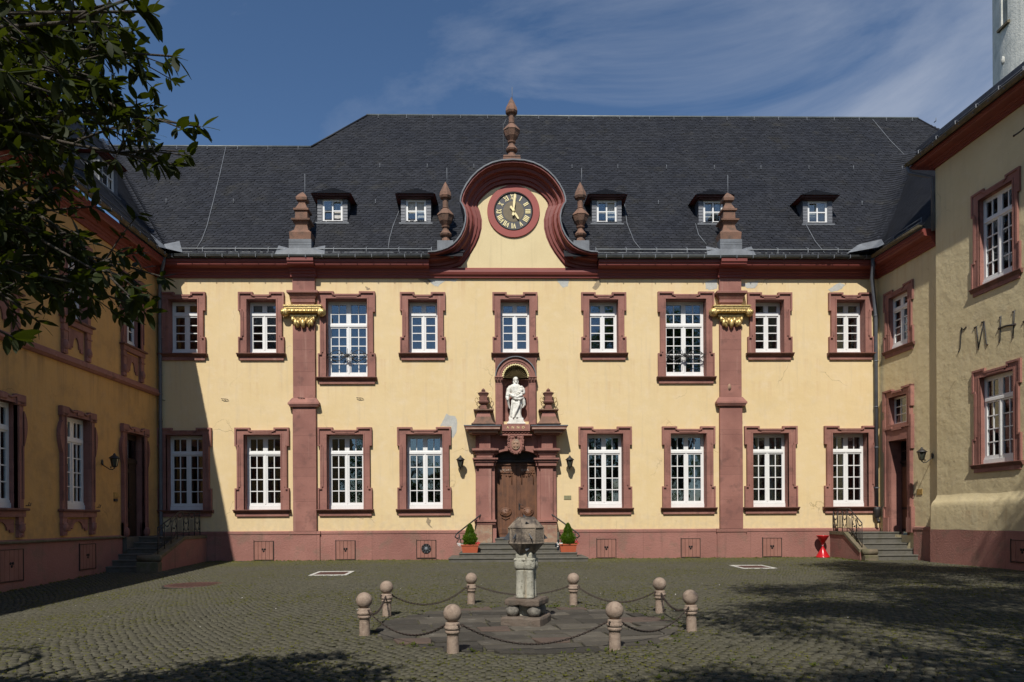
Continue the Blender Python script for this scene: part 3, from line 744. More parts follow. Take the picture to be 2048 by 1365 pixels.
# plinth
p = MB()
def plinth_piece(b, u0, u1, z1=1.15, y=-.07, X=None, z0=-.6, mat=None):
    mat = mat or M['plinth']
    b.box(u0, u1, y, .1, z0, z1 - .12, mat, X=X); b.box(u0, u1, y - .02, .1, z1 - .118, z1 - .03, mat, X=X)
    vs = [(u0, y - .02, z1 - .03), (u1, y - .02, z1 - .03), (u1, .0, z1), (u0, .0, z1)]; b.add(vs, [(0, 1, 2, 3)], mat, X=X)
plinth_piece(p, XL, PX - 1.7); plinth_piece(p, PX + 1.7, XR); p.obj('plinth', MAIN)
PILX = [FRONT.at(610.5, 850)[0], FRONT.at(1460, 850)[0]]
def loft_box(b, prof, x, hw, mat, back=.05):
    """stack of mouldings: prof of (z0, z1, extra width, projection)"""
    for z0, z1, e, pr in prof: b.box(x - hw - e, x + hw + e, -pr, back, z0, z1, mat)
def taper(b, x0, x1, z0, z1, e0, e1, p0, p1, mat, back=.05):
    """block whose front and sides flare from (e0,p0) at z0 to (e1,p1) at z1"""
    vs = [(x0 - e0, -p0, z0), (x1 + e0, -p0, z0), (x1 + e0, back, z0), (x0 - e0, back, z0), (x0 - e1, -p1, z1), (x1 + e1, -p1, z1), (x1 + e1, back, z1), (x0 - e1, back, z1)]
    b.add(vs, [(3, 2, 1, 0), (4, 5, 6, 7), (0, 1, 5, 4), (1, 2, 6, 5), (2, 3, 7, 6), (3, 0, 4, 7)], mat)
def pilaster(x):
    st = M['redstone']; b = MB(); h = .425
    for z0, z1, hh in ((1.15, 2.3, .45), (2.305, 3.6, .45), (3.605, 4.85, .45), (4.855, 5.98, .445)): b.box(x - hh, x + hh, -.15, .05, z0, z1, st)
    for z0, z1 in ((6.33, 7.35), (7.355, 8.2), (8.205, 9.35)): b.box(x - h, x + h, -.14, .05, z0, z1, st)
    o = b.obj('pilaster', MAIN)
    c = MB(); c.box(x - .56, x + .56, -.24, .05, 5.985, 6.05, st); c.box(x - .60, x + .60, -.28, .05, 6.052, 6.12, st); taper(c, x - .46, x + .46, 6.122, 6.325, .14, .0, .27, .15, st); c.obj('collar', o)
    d = MB()
    d.box(x - .43, x + .43, -.14, .05, 10.46, ZC0, st)                       # frieze block
    d.box(x - .60, x + .60, -.36, .05, 10.34, 10.455, st, bev=.02); taper(d, x - .44, x + .44, 10.14, 10.338, .0, .12, .2, .31, st)
    d.box(x - .46, x + .46, -.22, .05, 10.02, 10.138, st); d.box(x - .42, x + .42, -.18, .05, 9.9, 10.018, st); d.obj('entablature_block', o)
    # gilded capital
    g = MB(); G_ = M['gold']; y = -.22
    zt = 9.88
    g.box(x - .74, x + .74, -.36, .05, zt - .05, zt + .015, G_, bev=.01); g.box(x - .70, x + .70, -.33, .05, zt - .13, zt - .055, G_)
    g.tube([(x - .62 + i * 1.24 / 14, -.28, zt - .22) for i in range(15)], .075, G_, 8)
    for i in range(7): g.ball((x - .48 + i * .16, -.34, zt - .22), .058, G_, 8, 6, (1, .8, .9))
    for sg in (-1, 1):
        X = Matrix.Translation((x + sg * .72, -.24, zt - .25)) @ Matrix.Rotation(sg * .5, 4, 'Z') @ Matrix.Rotation(PI / 2, 4, 'X')
        for k, (r, zz) in enumerate(((.165, 0), (.12, .05), (.07, .09))): g.lathe([(-.10 + 0, r * .9), (-.08, r), (.04 + zz, r), (.07 + zz, r * .75)], G_, 16, X)
    g.box(x - .5, x + .5, -.2, .05, zt - .42, zt - .33, G_, bev=.015)
    taper(g, x - .40, x + .40, zt - .62, zt - .42, -.04, .04, .15, .2, G_)
    random.seed(3)
    for i, (dx, r, dz) in enumerate(((-.40, .07, -.52), (-.30, .09, -.66), (-.20, .10, -.70), (-.1, .07, -.56), (0, .125, -.68), (.12, .08, -.56), (.22, .10, -.69), (.33, .09, -.66), (.41, .07, -.52))):
        g.ball((x + dx, -.24, zt + dz), r, G_, 10, 7, (.8, .8, 1.45), .3)
    g.tube([(x - .42, -.24, zt - .42), (x - .3, -.27, zt - .55), (x - .16, -.29, zt - .74)], (.02, .03, .05), G_, 6)
    g.tube([(x + .42, -.24, zt - .42), (x + .3, -.27, zt - .55), (x + .18, -.29, zt - .74)], (.02, .03, .05), G_, 6)
    g.obj('gilded_capital', o)
    # pedestal in the plinth
    q = MB(); q.box(x - .57, x + .57, -.13, .05, -.3, 1.02, M['plinth']); q.box(x - .60, x + .60, -.16, .05, 1.022, 1.14, M['plinth']); q.obj('pedestal', o)
for x in PILX: pilaster(x)

# --- cornice, gutter
GL, GR = FRONT.at(857, 509, -.55)[0], FRONT.at(1198, 509, -.55)[0]     # where the gable breaks in
CPROF = [(.0, 11.02), (.07, 11.02), (.08, 11.12), (.12, 11.14), (.13, 11.21), (.19, 11.23), (.21, 11.33), (.44, 11.36), (.47, 11.40), (.48, 11.47), (.52, 11.49), (.52, 11.60), (0, 11.60)]
def sweep_profile(b, prof, u0, u1, mat, X=None, m0=0.0, m1=0.0, rmin=None):
    """horizontal moulding; ends mitred by m0/m1 (shift per unit projection)"""
    n = len(prof)
    vs = [(u0 + m0 * p_, -p_, z) for p_, z in prof] + [(u1 + m1 * p_, -p_, z) for p_, z in prof]
    b.add(vs, [(i, n + i, n + i + 1, i + 1) for i in range(n - 1)] + [tuple(range(n - 1, -1, -1)), tuple(range(n, 2 * n))], mat, X=X)
for a_, b2_, kw in ((XL, GL, dict(m0=1)), (GR, XR, dict(m1=-1))):
    c = MB(); sweep_profile(c, CPROF, a_, b2_, M['cornice'], **kw); c.obj('cornice', MAIN)
for x in PILX:
    c = MB(); sweep_profile(c, [(a + .13, b_ - .002) for a, b_ in CPROF[:-1]] + [(0, 11.598)], x - .50, x + .50, M['cornice']); c.obj('cornice_break', MAIN)
lb = MB(); lp = [(0, 11.02), (.09, 11.02), (.10, 11.09), (.16, 11.13), (.19, 11.22), (.18, 11.32), (.12, 11.40), (0, 11.42)]
sweep_profile(lb, lp, GL, GR, M['cornice']); lb.obj('lower_moulding', MAIN)
def gutter(b, u0, u1, y, z, X=None, r=.085, mat=None):
    mat = mat or M['zinc']; n = 8; vs = []
    for rr in (r, r - .012):
        for u in (u0, u1):
            for i in range(n + 1):
                a = PI + PI * i / n; vs.append((u, y + math.cos(a) * rr, z + math.sin(a) * rr))
    fs = []
    for i in range(n): fs.append((i, i + 1, n + 1 + i + 1, n + 1 + i)); fs.append((2 * n + 2 + i + 1, 2 * n + 2 + i, 3 * n + 3 + i, 3 * n + 3 + i + 1))
    fs.append(tuple(range(n, -1, -1))); fs.append(tuple(range(n + 1, 2 * n + 2)))
    b.add(vs, fs, mat, True, X)
    b.tube([(u0, y - r, z + .005), (u1, y - r, z + .005)], .014, mat, 6, X)
ZG = 11.70; YG = -.60
for a, b_ in ((XL + .55, GL + .05), (GR - .05, XR - .5)):
    g = MB(); gutter(g, a, b_, YG, ZG); o = g.obj('gutter', MAIN)
    hk = MB(); hk.box(-.012, .012, YG - .10, YG + .1, ZG - .10, ZG - .085, M['lead']); hk.box(-.012, .012, YG - .105, YG - .09, ZG - .10, ZG + .03, M['lead']); hm = hk.mesh('gutter_bracket')
    n = int((b_ - a) / .62)
    for i in range(n): put('gutter_bracket', hm, o, Matrix.Translation((a + (i + .5) * (b_ - a) / n, 0, 0)))

# --- roofs
SL = 1.356                                              # rise per metre of run
Z_E, Y_E = 11.72, -.55
def zroof(y): return Z_E + SL * (y - Y_E)
Y_R1 = 6.3
def roof_y(px, py):
    d = ray(px, py); t = (Z_E + SL * (CAMP.y - Y_E) - CAMP.z) / (d.z - SL * d.y); return CAMP.y + d.y * t
Y_R2 = roof_y(500, 294.5); print('ridge2', Y_R2, 'ridge1', roof_y(1024, 232.5)); Y_R1 = roof_y(1024, 233.5)
def slates(name, O, eu, run, sl, umin, umax, vmax, inside, parent, wsl=.23, hsl=.155, curve=None):
    """lapped slates on a pitched plane. O origin on the eave, eu unit along, run unit horizontal direction up the slope, sl pitch"""
    eu = np.array(eu, float); run = np.array(run, float); ev = run + np.array([0, 0, sl]); ev /= np.linalg.norm(ev)
    en = np.cross(eu, ev); en = en if en[2] > 0 else -en
    nu = int((umax - umin) / wsl) + 2; nv = int(vmax / hsl) + 1
    I, J = np.meshgrid(np.arange(nu), np.arange(nv), indexing='ij')
    u = umin + I * wsl + (J % 2) * wsl * .5 + rng.normal(0, .008, I.shape); v = J * hsl + rng.normal(0, .007, I.shape) + .018 * np.sin(u * .9 + J * .13) + .02 * np.sin(u * .35)
    u = u.ravel(); v = v.ravel()
    k = inside(u, v / math.sqrt(1 + sl * sl)); u = u[k]; v = v[k]; n = len(u)
    w_ = wsl * rng.uniform(.93, 1.04, n); h_ = hsl * 1.22; lift = .014 + rng.uniform(0, .008, n)
    shape = [(0, .035), (.035, 0), (.75, 0), (1.0, .05), (1.0, h_), (0, h_)]
    V = np.zeros((n, 6, 3)); O = np.array(O, float)
    for q, (a, b) in enumerate(shape):
        uu = u + (a * w_ if a > .04 else np.full(n, a)); vv = v + b
        ll = lift if b < .06 else np.full(n, .002)
        V[:, q] = O + np.outer(uu, eu) + np.outer(vv, ev) + np.outer(ll, en)
    V[:, :, :] += 0
    F = np.arange(n * 6)
    if np.dot(np.cross(eu, ev), en) < 0: F = F.reshape(-1, 6)[:, ::-1].ravel()
    o = put(name, np_mesh(name, V.reshape(-1, 3), F, 6, M['slate'], rng.random(n)), parent); tag(o, kind='stuff'); return o
XHIP = FRONT.at(622, 293, Y_R2)[0]; XRL = FRONT.at(735, 226, Y_R1)[0]; XRR = FRONT.at(1834, 243, Y_R1)[0]
XCL = XL + .55                                         # valley foot, left
def main_inside(u, d):
    y = Y_E + d; ok = (y < Y_R1) & (u > XCL - (y - Y_E) - .05)
    left_ok = (y < Y_R2) | (u > XHIP + (y - Y_R2) / (Y_R1 - Y_R2) * (XRL - XHIP))
    right = XRR + (Y_R1 - y) * .85
    gab = (u > FRONT.at(922, 480, -.3)[0]) & (u < FRONT.at(1122, 480, -.3)[0]) & (y < .1)
    gab = gab | ((u > GL - .1) & (u < GR - .1) & (y < -.40))
    return ok & left_ok & (u < right) & ~gab
rf = MB()
yy = [Y_E, Y_R2, Y_R1]
YN = .05; zz_ = zroof(YN) - .02; NL_, NR_ = FRONT.at(926, 480, -.3)[0], FRONT.at(1127, 480, -.3)[0]; tR = (YN - Y_E) / (Y_R1 - Y_E)
rf.add([(XCL - .2, Y_E, Z_E - .02), (NL_, Y_E, Z_E - .02), (NL_, YN, zz_), (XCL - .2 - (YN - Y_E), YN, zz_)], [(0, 1, 2, 3)], M['slate'])
rf.add([(NR_, Y_E, Z_E - .02), (XRR + 6.2, Y_E, Z_E - .02), (XRR + 6.2 * (1 - tR), YN, zz_), (NR_, YN, zz_)], [(0, 1, 2, 3)], M['slate'])
rf.add([(XCL - .2 - (YN - Y_E), YN, zz_), (XRR + 6.2 * (1 - tR), YN, zz_), (XRR, Y_R1, zroof(Y_R1) - .02), (XRL, Y_R1, zroof(Y_R1) - .02), (XHIP, Y_R2, zroof(Y_R2) - .02), (XCL - 5.4, Y_R2, zroof(Y_R2) - .02)], [(0, 1, 2, 3, 4, 5)], M['slate'])
rf.add([(XRR, Y_R1, zroof(Y_R1) - .02), (XRR + 6.2, Y_E, Z_E), (XRR + 6.2, 13.1, Z_E), ], [(0, 1, 2)], M['slate'])
rf.add([(XRL, Y_R1, zroof(Y_R1) - .02), (XRR, Y_R1, zroof(Y_R1) - .02), (XRR + 6.2, 13.1, Z_E), (XRL, 13.1, Z_E)], [(0, 1, 2, 3)], M['slate'])
rf.add([(XHIP, Y_R2, zroof(Y_R2) - .02), (XRL, Y_R1, zroof(Y_R1) - .02), (XRL, 13.1, Z_E), (XHIP, 9.8, Z_E)], [(0, 1, 2, 3)], M['slate'])
rf.add([(XCL - 5.4, Y_R2, zroof(Y_R2) - .02), (XHIP, Y_R2, zroof(Y_R2) - .02), (XHIP, 9.8, Z_E), (XCL - 5.4, 9.8, Z_E)], [(0, 1, 2, 3)], M['slate'])
roof = rf.obj('roof', MAIN)
SLV = math.sqrt(1 + SL * SL)
slates('slates', (0, Y_E - .06, Z_E - .06 * SL), (1, 0, 0), (0, 1, 0), SL, XCL - 5.6, XRR + 6, (Y_R1 - Y_E) * SLV + .05, main_inside, roof)
rg = MB(); rg.tube([(XRL - .05, Y_R1, zroof(Y_R1) + .02), (XRR + .05, Y_R1, zroof(Y_R1) + .02)], .06, M['zinc'], 6)
rg.tube([(XCL - 5.3, Y_R2, zroof(Y_R2) + .02), (XHIP, Y_R2, zroof(Y_R2) + .02)], .05, M['zinc'], 6)
rg.tube([(XHIP, Y_R2, zroof(Y_R2) + .02), (XRL, Y_R1, zroof(Y_R1) + .02)], .05, M['slate'], 6)
rg.tube([(XRR, Y_R1, zroof(Y_R1) + .02), (XRR + 5.2, Y_R1 - 6.1, zroof(Y_R1 - 6.1) + .04)], .05, M['slate'], 6)
rg.obj('ridge_capping', roof)
# roof hooks
hb = MB(); hb.tube([(0, -.02, 0), (0, -.05, .03), (0, -.05, .16)], .013, M['lead'], 5); hb.box(-.02, .02, -.06, .1, .0, .02, M['lead']); hm = hb.mesh('roof_hook')
for yl, step, off in ((Y_R1 - .18, 1.28, 0), (Y_R1 - 2.9, 2.1, .4), (1.6, 2.9, 1.3)):
    x = XRL + .6 + off
    if yl < 3: x = XCL - 1
    while x < XRR + 2:
        if not (GL < x < GR and yl < 3) : put('roof_hook', hm, roof, Matrix.Translation((x + random.uniform(-.1, .1), yl, zroof(yl) + .02)))
        x += step
x = XCL - 3
while x < XHIP - .5: put('roof_hook', hm, roof, Matrix.Translation((x, Y_R2 - .15, zroof(Y_R2 - .15)))); x += 1.35
# lightning conductor wires on the slope, from photo positions
def on_roof(px, py, lift=.05):
    d = ray(px, py); t = (Z_E + SL * (CAMP.y - Y_E) - CAMP.z) / (d.z - SL * d.y); p_ = CAMP + d * t; return (p_.x, p_.y, p_.z + lift)
for pts in (((452, 296), (440, 350), (428, 400), (414, 455), (404, 482), (392, 502)), ((798, 425), (786, 455), (779, 480), (776, 503)),
            ((1248, 402), (1254, 450), (1268, 485), (1284, 505)), ((1391, 450), (1397, 472), (1413, 492)), ((1612, 415), (1612, 452), (1630, 485), (1650, 510)), ((1745, 241), (1780, 283), (1822, 326))):
    b = MB(); b.tube([on_roof(*q) for q in pts], .016, M['lead'], 5); b.obj('lightning_wire', roof)
# snow guard
for a, b_ in ((XCL + .1, GL + .1), (GR - .1, XR - .6)):
    b = MB()
    for dz in (.16, .30): b.tube([(a, -.42, Z_E + dz), (b_, -.42, Z_E + dz)], .021, M['railzinc'], 6)
    o = b.obj('snow_guard', roof)
    pb = MB(); pb.tube([(0, -.42, Z_E + .02), (0, -.42, Z_E + .36)], .018, M['lead'], 5); pb.tube([(0, -.42, Z_E + .34), (0, -.12, Z_E + .52)], .012, M['lead'], 5); pm_ = pb.mesh('guard_post')
    n = int((b_ - a) / 1.15)
    for i in range(n + 1): put('guard_post', pm_, roof, Matrix.Translation((a + i * (b_ - a) / n, 0, 0)))

# --- dormers
def dormer(cx, parent, X=None, mats='pale', size=1.0, wl='white'):
    """local: x along the eave, y up the roof run, z height above world 0; front face at y=.81"""
    y = .81; zb = 13.5; hw = .59; zt = 14.56; ch = M['slate_light']
    D = empty('dormer', X if X is not None else Matrix.Translation((cx, 0, 0))); D.parent = parent
    b = MB(); yb = lambda z: (z - Z_E) / SL + Y_E
    ww, wz0, wz1 = .40, zb + .07, zb + .97
    b.box(-hw, -ww, y, y + .09, zb, zt, ch); b.box(ww, hw, y, y + .09, zb, zt, ch); b.box(-ww, ww, y + .001, y + .09, zb, wz0, ch); b.box(-ww, ww, y + .001, y + .09, wz1, zt, ch)
    for sg in (-1, 1):
        vs = [(sg * hw, y + .05, zb), (sg * hw, y + .05, zt), (sg * (hw + .02), yb(zt) + .2, zt)]
        b.add(vs, [(0, 1, 2)], ch); b.add(vs, [(2, 1, 0)], ch)
    for sg in (-1, 1):
        for k in range(8): b.box(sg * (ww + .035), sg * (hw + .012), y - .012 - .004 * (k % 2), y + .01, zb + k * .122, zb + k * .122 + .10, ch)
    b.obj('slate_cheek', D)
    r = MB(); e = .80; ye = y - .30; za = zt + .50
    ap = (0, y + .25, za); bk = yb(za) + .1
    vs = [(-e, ye, zt + .03), (e, ye, zt + .03), ap, (0, bk, za), (-e - .06, yb(zt) + .35, zt + .03), (e + .06, yb(zt) + .35, zt + .03)]
    r.add(vs, [(0, 1, 2), (1, 5, 3, 2), (0, 2, 3, 4)], M['slate'])
    r.add([(v[0], v[1], v[2] - .012) for v in vs], [(2, 1, 0)], M['slate'])
    r.add([(-e, ye, zt + .028), (e, ye, zt + .028), (e, ye + 1.4, zt + .028), (-e, ye + 1.4, zt + .028)], [(3, 2, 1, 0)], M['cornice'])
    # little courses of slates on the hip
    for k in range(5):
        t = k / 5; t2 = (k + 1) / 5
        for k2 in range(6):
            f0, f1 = k2 / 6, (k2 + .96) / 6
            def P_(f, t_): L = Vector(vs[0]).lerp(Vector(ap), t_); R_ = Vector(vs[1]).lerp(Vector(ap), t_); return L.lerp(R_, f)
            a0, a1, a2, a3 = P_(f0, t), P_(f1, t), P_(f1, t2), P_(f0, t2)
            r.add([a0 + Vector((0, -.01, .02)), a1 + Vector((0, -.01, .02)), a2, a3], [(0, 1, 2, 3)], M['slate'])
    r.obj('dormer_roof', D)
    q = MB(); q.box(-e + .06, e - .06, ye + .05, y + .02, zt - .035, zt + .022, M['eave']); q.box(-hw - .04, hw + .04, y - .16, y + .01, zt - .08, zt - .037, M['eave']); q.obj('eaves_board', D)
    f = MB(); W_ = M['white']; yf = y + .03
    f.box(-ww, ww, yf, yf + .05, wz0, wz0 + .075, W_); f.box(-ww, ww, yf, yf + .05, wz1 - .075, wz1, W_); f.box(-ww, -ww + .075, yf, yf + .05, wz0 + .075, wz1 - .075, W_); f.box(ww - .075, ww, yf, yf + .05, wz0 + .075, wz1 - .075, W_)
    f.box(-.028, .028, yf + .002, yf + .05, wz0 + .075, wz1 - .075, W_); zm = (wz0 + wz1) / 2; f.box(-ww + .075, ww - .075, yf + .004, yf + .048, zm - .022, zm + .022, W_)
    f.obj('dormer_window', D)
    for sx in (-1, 1):
        for z0, z1 in ((wz0 + .078, zm - .024), (zm + .024, wz1 - .078)):
            g = MB(); g.box(.03 * sx, (ww - .078) * sx, 0, .004, z0, z1, M['glass']); g.obj('pane', D, Matrix.Translation((0, yf + .03, 0)) @ Matrix.Rotation(random.gauss(0, .004), 4, 'X'))
    k = MB(); k.add([(-ww, yf + .5, wz0), (ww, yf + .5, wz0), (ww, yf + .5, wz1), (-ww, yf + .5, wz1)], [(0, 1, 2, 3)], M['room']); k.box(-.34, .34, yf + .1, yf + .12, wz0 + .02, wz1, M['curtain']); k.obj('curtain', D)
    t = MB(); t.box(-hw - .08, hw + .08, y - .10, y, zb - .04, zb + .012, M['lead']); t.obj('lead_apron', D)
    return D
for px in (665, 832, 1213.5, 1426.5, 1635): dormer(FRONT.at(px, 430, .81)[0], MAIN)

# --- finials
OB = [(0, .40), (.28, .42), (.32, .37), (.42, .27), (.62, .22), (.74, .29), (.78, .35), (.84, .36), (.85, .24), (1.17, .23), (1.19, .29), (1.26, .29), (1.28, .23), (1.50, .125), (1.58, .125), (1.62, .20), (1.72, .215), (1.88, .11), (1.99, .01)]
FN = [(0, .19), (.1, .17), (.24, .12), (.27, .22), (.33, .25), (.37, .21), (.5, .12), (.58, .11), (.6, .155), (.65, .17), (.67, .12), (.83, .25), (1.02, .325), (1.05, .35), (1.09, .335), (1.26, .19), (1.34, .12), (1.36, .14), (1.39, .11), (1.60, .115), (1.70, .12), (1.74, .21), (1.82, .25), (1.95, .225), (2.2, .11), (2.39, .015)]
def rod(b, x, y, z0, z1): b.tube([(x + .06, y, z0), (x + .06, y, z1)], .012, M['lead'], 5)
for px in (606, 1455):
    yy_ = -.05; x, z = FRONT.at(px, 487, yy_)
    b = MB(); b.lathe([(a, r * 1.414) for a, r in OB], M['brownstone'], 4, Matrix.Translation((x, yy_, z)), smooth=False, phase=PI / 4)
    o = b.obj('obelisk_finial', MAIN)
    r_ = MB(); rod(r_, x, yy_ + .1, z + 1.6, z + 2.75); r_.obj('lightning_rod', o)
    q = MB(); q.box(x - .43, x + .43, yy_ - .43, yy_ + .8, Z_E, z, M['lead'])
    for i in range(1, 3): q.box(x - .435, x + .435, yy_ - .438, yy_ - .43, z - .02 - i * .1, z - .012 - i * .1, M['lead'])
    vs = [(x - .95, -.56, Z_E + .02), (x + .95, -.56, Z_E + .02), (x + .43, yy_ - .435, Z_E + .30), (x - .43, yy_ - .435, Z_E + .30), (x + .9, -.2, Z_E + .51), (x - .9, -.2, Z_E + .51)]
    q.add(vs, [(0, 1, 2, 3), (1, 4, 2), (5, 0, 3)], M['lead'])
    q.obj('zinc_plinth', o)
for px, pz in ((891.5, 487), (1161, 487)):
    yy_ = -.1; x, z = FRONT.at(px, pz, yy_)
    b = MB(); b.lathe(FN, M['brownstone'], 8, Matrix.Translation((x, yy_, z)), smooth=False, phase=PI / 8); o = b.obj('urn_finial', MAIN)
    r_ = MB(); rod(r_, x, yy_, z + 2.2, z + 2.95); r_.obj('lightning_rod', o)
    q = MB(); q.box(x - .31, x + .31, yy_ - .3, yy_ + .6, Z_E, z, M['lead']); q.obj('zinc_plinth', o)
x, z = FRONT.at(1023.5, 326, -.15)
b = MB(); b.box(x - .34, x + .34, -.42, .2, z, z + .09, M['brownstone'], bev=.02); b.box(x - .33, x + .33, -.40, .18, z + .091, z + .2, M['brownstone'], bev=.03)
b.lathe([(a * 1.0 + .18, r) for a, r in FN], M['brownstone'], 8, Matrix.Translation((x, -.12, z)), smooth=False, phase=PI / 8); o = b.obj('urn_finial', MAIN)
r_ = MB(); rod(r_, x - .03, -.12, z + 2.4, z + 2.98); r_.tube([(x - .32, .1, z - .1), (x - .32, .1, z + 1.6), (x - .1, 0, z + 2.0)], .01, M['lead'], 5); r_.obj('lightning_rod', o)

# --- gable
def curve(px_pts, y): return [FRONT.at(a, b_, y) for a, b_ in px_pts]
gcx = 1025.8
outL = [(857, 509), (871, 508.3), (884, 505), (896, 500.5), (906, 494.5), (915, 486), (923, 475), (929, 462), (932.5, 448), (933.2, 436), (931, 424), (926.5, 414), (922.5, 408), (923.5, 399), (927, 388), (934, 375), (944, 361), (956, 349), (970, 339), (985, 332), (1003, 327.5), (gcx, 326)]
inL = [(857, 542), (874, 542), (890, 541), (905, 538.5), (921.5, 533.5), (932, 521), (943, 506), (952, 491), (959, 475), (963.5, 457), (964, 440), (960, 423), (955.5, 412), (957, 405.5), (961, 399.5), (966.5, 393.5), (973.5, 387), (981.5, 381), (990, 376.5), (1001, 373), (1012, 370.7), (gcx, 370)]
def full(L): return L + [(2 * gcx - a, b_) for a, b_ in reversed(L[:-1])]
def resample_pair(A, B, k=4):
    a, b_ = [], []
    for i in range(len(A) - 1):
        for j in range(k):
            t = j / k; a.append((A[i][0] * (1 - t) + A[i + 1][0] * t, A[i][1] * (1 - t) + A[i + 1][1] * t)); b_.append((B[i][0] * (1 - t) + B[i + 1][0] * t, B[i][1] * (1 - t) + B[i + 1][1] * t))
    a.append(A[-1]); b_.append(B[-1]); return a, b_
outp = curve(full(outL), -.5); inp_ = curve(full(inL), -.05)
outp, inp_ = resample_pair(outp, inp_, 2)
gp = [(0, .68), (.11, .68), (.12, .58), (.19, .50), (.20, .44), (.36, .42), (.40, .38), (.43, .27), (.50, .25), (.51, .19), (.70, .17), (.73, .10), (.90, .08), (.92, .0), (1.0, 0)]
g = MB(); vs = []; n = len(gp)
for (ax_, az_), (bx_, bz_) in zip(outp, inp_):
    for w_, pr in gp: vs.append((ax_ + (bx_ - ax_) * w_, -pr, az_ + (bz_ - az_) * w_))
fs = [(i * n + j, i * n + j + 1, (i + 1) * n + j + 1, (i + 1) * n + j) for i in range(len(outp) - 1) for j in range(n - 1)]
g.add(vs, fs, M['cornice'])
for e in (0, len(outp) - 1): g.add([vs[e * n + j] for j in range(n)] + [(vs[e * n][0], 0, vs[e * n][2])], [tuple(range(n + 1))], M['cornice'])
GAB = g.obj('gable_moulding', MAIN)
g = MB(); ip = [q for q in inp_]; z0 = 11.1
poly = [(ip[0][0], z0)] + ip + [(ip[-1][0], z0)]
g.add([(x_, -.012, z_) for x_, z_ in poly], [tuple(range(len(poly)))], M['cream'])
g.obj('gable_wall', MAIN)
g = MB(); k = len(outp)                                 # body of the gable back into the roof, with a zinc coping
vs = [(x_, -.69, z_) for x_, z_ in outp] + [(x_, 2.6, z_) for x_, z_ in outp]
g.add(vs, [(i, k + i, k + i + 1, i + 1) for i in range(k - 1)], M['slate'], True); g.obj('gable_back', MAIN)
g = MB(); op = [Vector((x_, 0, z_)) for x_, z_ in outp]; nv = []
for i in range(k):
    t = (op[min(k - 1, i + 1)] - op[max(0, i - 1)]).normalized(); nn_ = Vector((t.z, 0, -t.x)); nn_ = nn_ if nn_.dot(op[i] - Vector((FRONT.at(gcx, 450)[0], 0, 12.4))) > 0 or True else -nn_
    nv.append(Vector((-t.z, 0, t.x)))
prof = [(.0, -.735), (.05, -.735), (.055, -.70), (.03, .35), (0, .35)]
vs = [tuple(op[i] + nv[i] * a + Vector((0, y_, 0))) for i in range(k) for a, y_ in prof]; n = len(prof)
g.add(vs, [(i * n + j, i * n + (j + 1) % n, (i + 1) * n + (j + 1) % n, (i + 1) * n + j) for i in range(k - 1) for j in range(n)], M['lead'])
g.obj('gable_coping', MAIN)

# --- clock
cx0, cz0 = FRONT.at(1027, 422, -.1)
C_ = empty('clock', Matrix.Translation((cx0, 0, cz0))); C_.parent = MAIN
RX = Matrix.Rotation(PI / 2, 4, 'X')                    # lathe axis z -> -y
def disc(name, prof, mat, seg=64):
    b = MB(); b.lathe(prof, mat, seg, RX, smooth=False); return b.obj(name, C_)
disc('stone_ring', [(-.01, 1.03), (.06, 1.03), (.075, 1.02), (.075, .77), (.01, .755)], M['clockring'])
disc('rim', [(.0, .755), (.075, .755), (.085, .735), (.05, .715), (.0, .715)], M['iron'])
disc('dial', [(0, .72), (.035, .72)], M['clockface']); disc('inner_disc', [(0, .41), (.04, .41)], M['clockdisc'])
def numeral(txt, ang):
    widths = {'I': .06, 'V': .12, 'X': .12}; tot = sum(widths[c_] for c_ in txt) ; b = MB(); x = -tot / 2; r0, r1 = .465, .67
    def bar(x0, x1, w_):                               # from inner (x0,r0) to outer (x1,r1)
        b.add([(x0 - w_, -.052, r0), (x0 + w_, -.052, r0), (x1 + w_, -.052, r1), (x1 - w_, -.052, r1), (x0 - w_, -.03, r0), (x0 + w_, -.03, r0), (x1 + w_, -.03, r1), (x1 - w_, -.03, r1)],
              [(0, 1, 2, 3), (0, 4, 5, 1), (1, 5, 6, 2), (2, 6, 7, 3), (3, 7, 4, 0)], M['goldpaint'])
    for c_ in txt:
        w_ = widths[c_]; m_ = x + w_ / 2
        if c_ == 'I': bar(m_, m_, .019)
        elif c_ == 'V': bar(m_, m_ - .042, .018); bar(m_, m_ + .042, .011)
        else: bar(m_ - .042, m_ + .042, .011); bar(m_ + .042, m_ - .042, .018)
        x += w_
    b.obj('numeral', C_, Matrix.Rotation(ang, 4, 'Y'))
for i, t in enumerate(('XII', 'I', 'II', 'III', 'IIII', 'V', 'VI', 'VII', 'VIII', 'IX', 'X', 'XI')): numeral(t, i * PI / 6)
def hand(name, ang, ln, tail, w_, y):
    b = MB(); poly = [(-.02, 0), (-w_, ln * .45), (-w_ * .8, ln * .9), (0, ln), (w_ * .8, ln * .9), (w_, ln * .45), (.02, 0), (.05, -tail), (0, -tail - .03), (-.05, -tail)]
    b.prism([(a, c_) for a, c_ in reversed(poly)], y, y + .015, M['goldpaint']); b.ball((0, y, 0), .06, M['goldpaint'], 12, 6, (1, .5, 1)); b.obj(name, C_, Matrix.Rotation(ang, 4, 'Y'))
hand('minute_hand', math.radians(5), .67, .17, .048, -.13); hand('hour_hand', math.radians(148), .38, .2, .04, -.10)

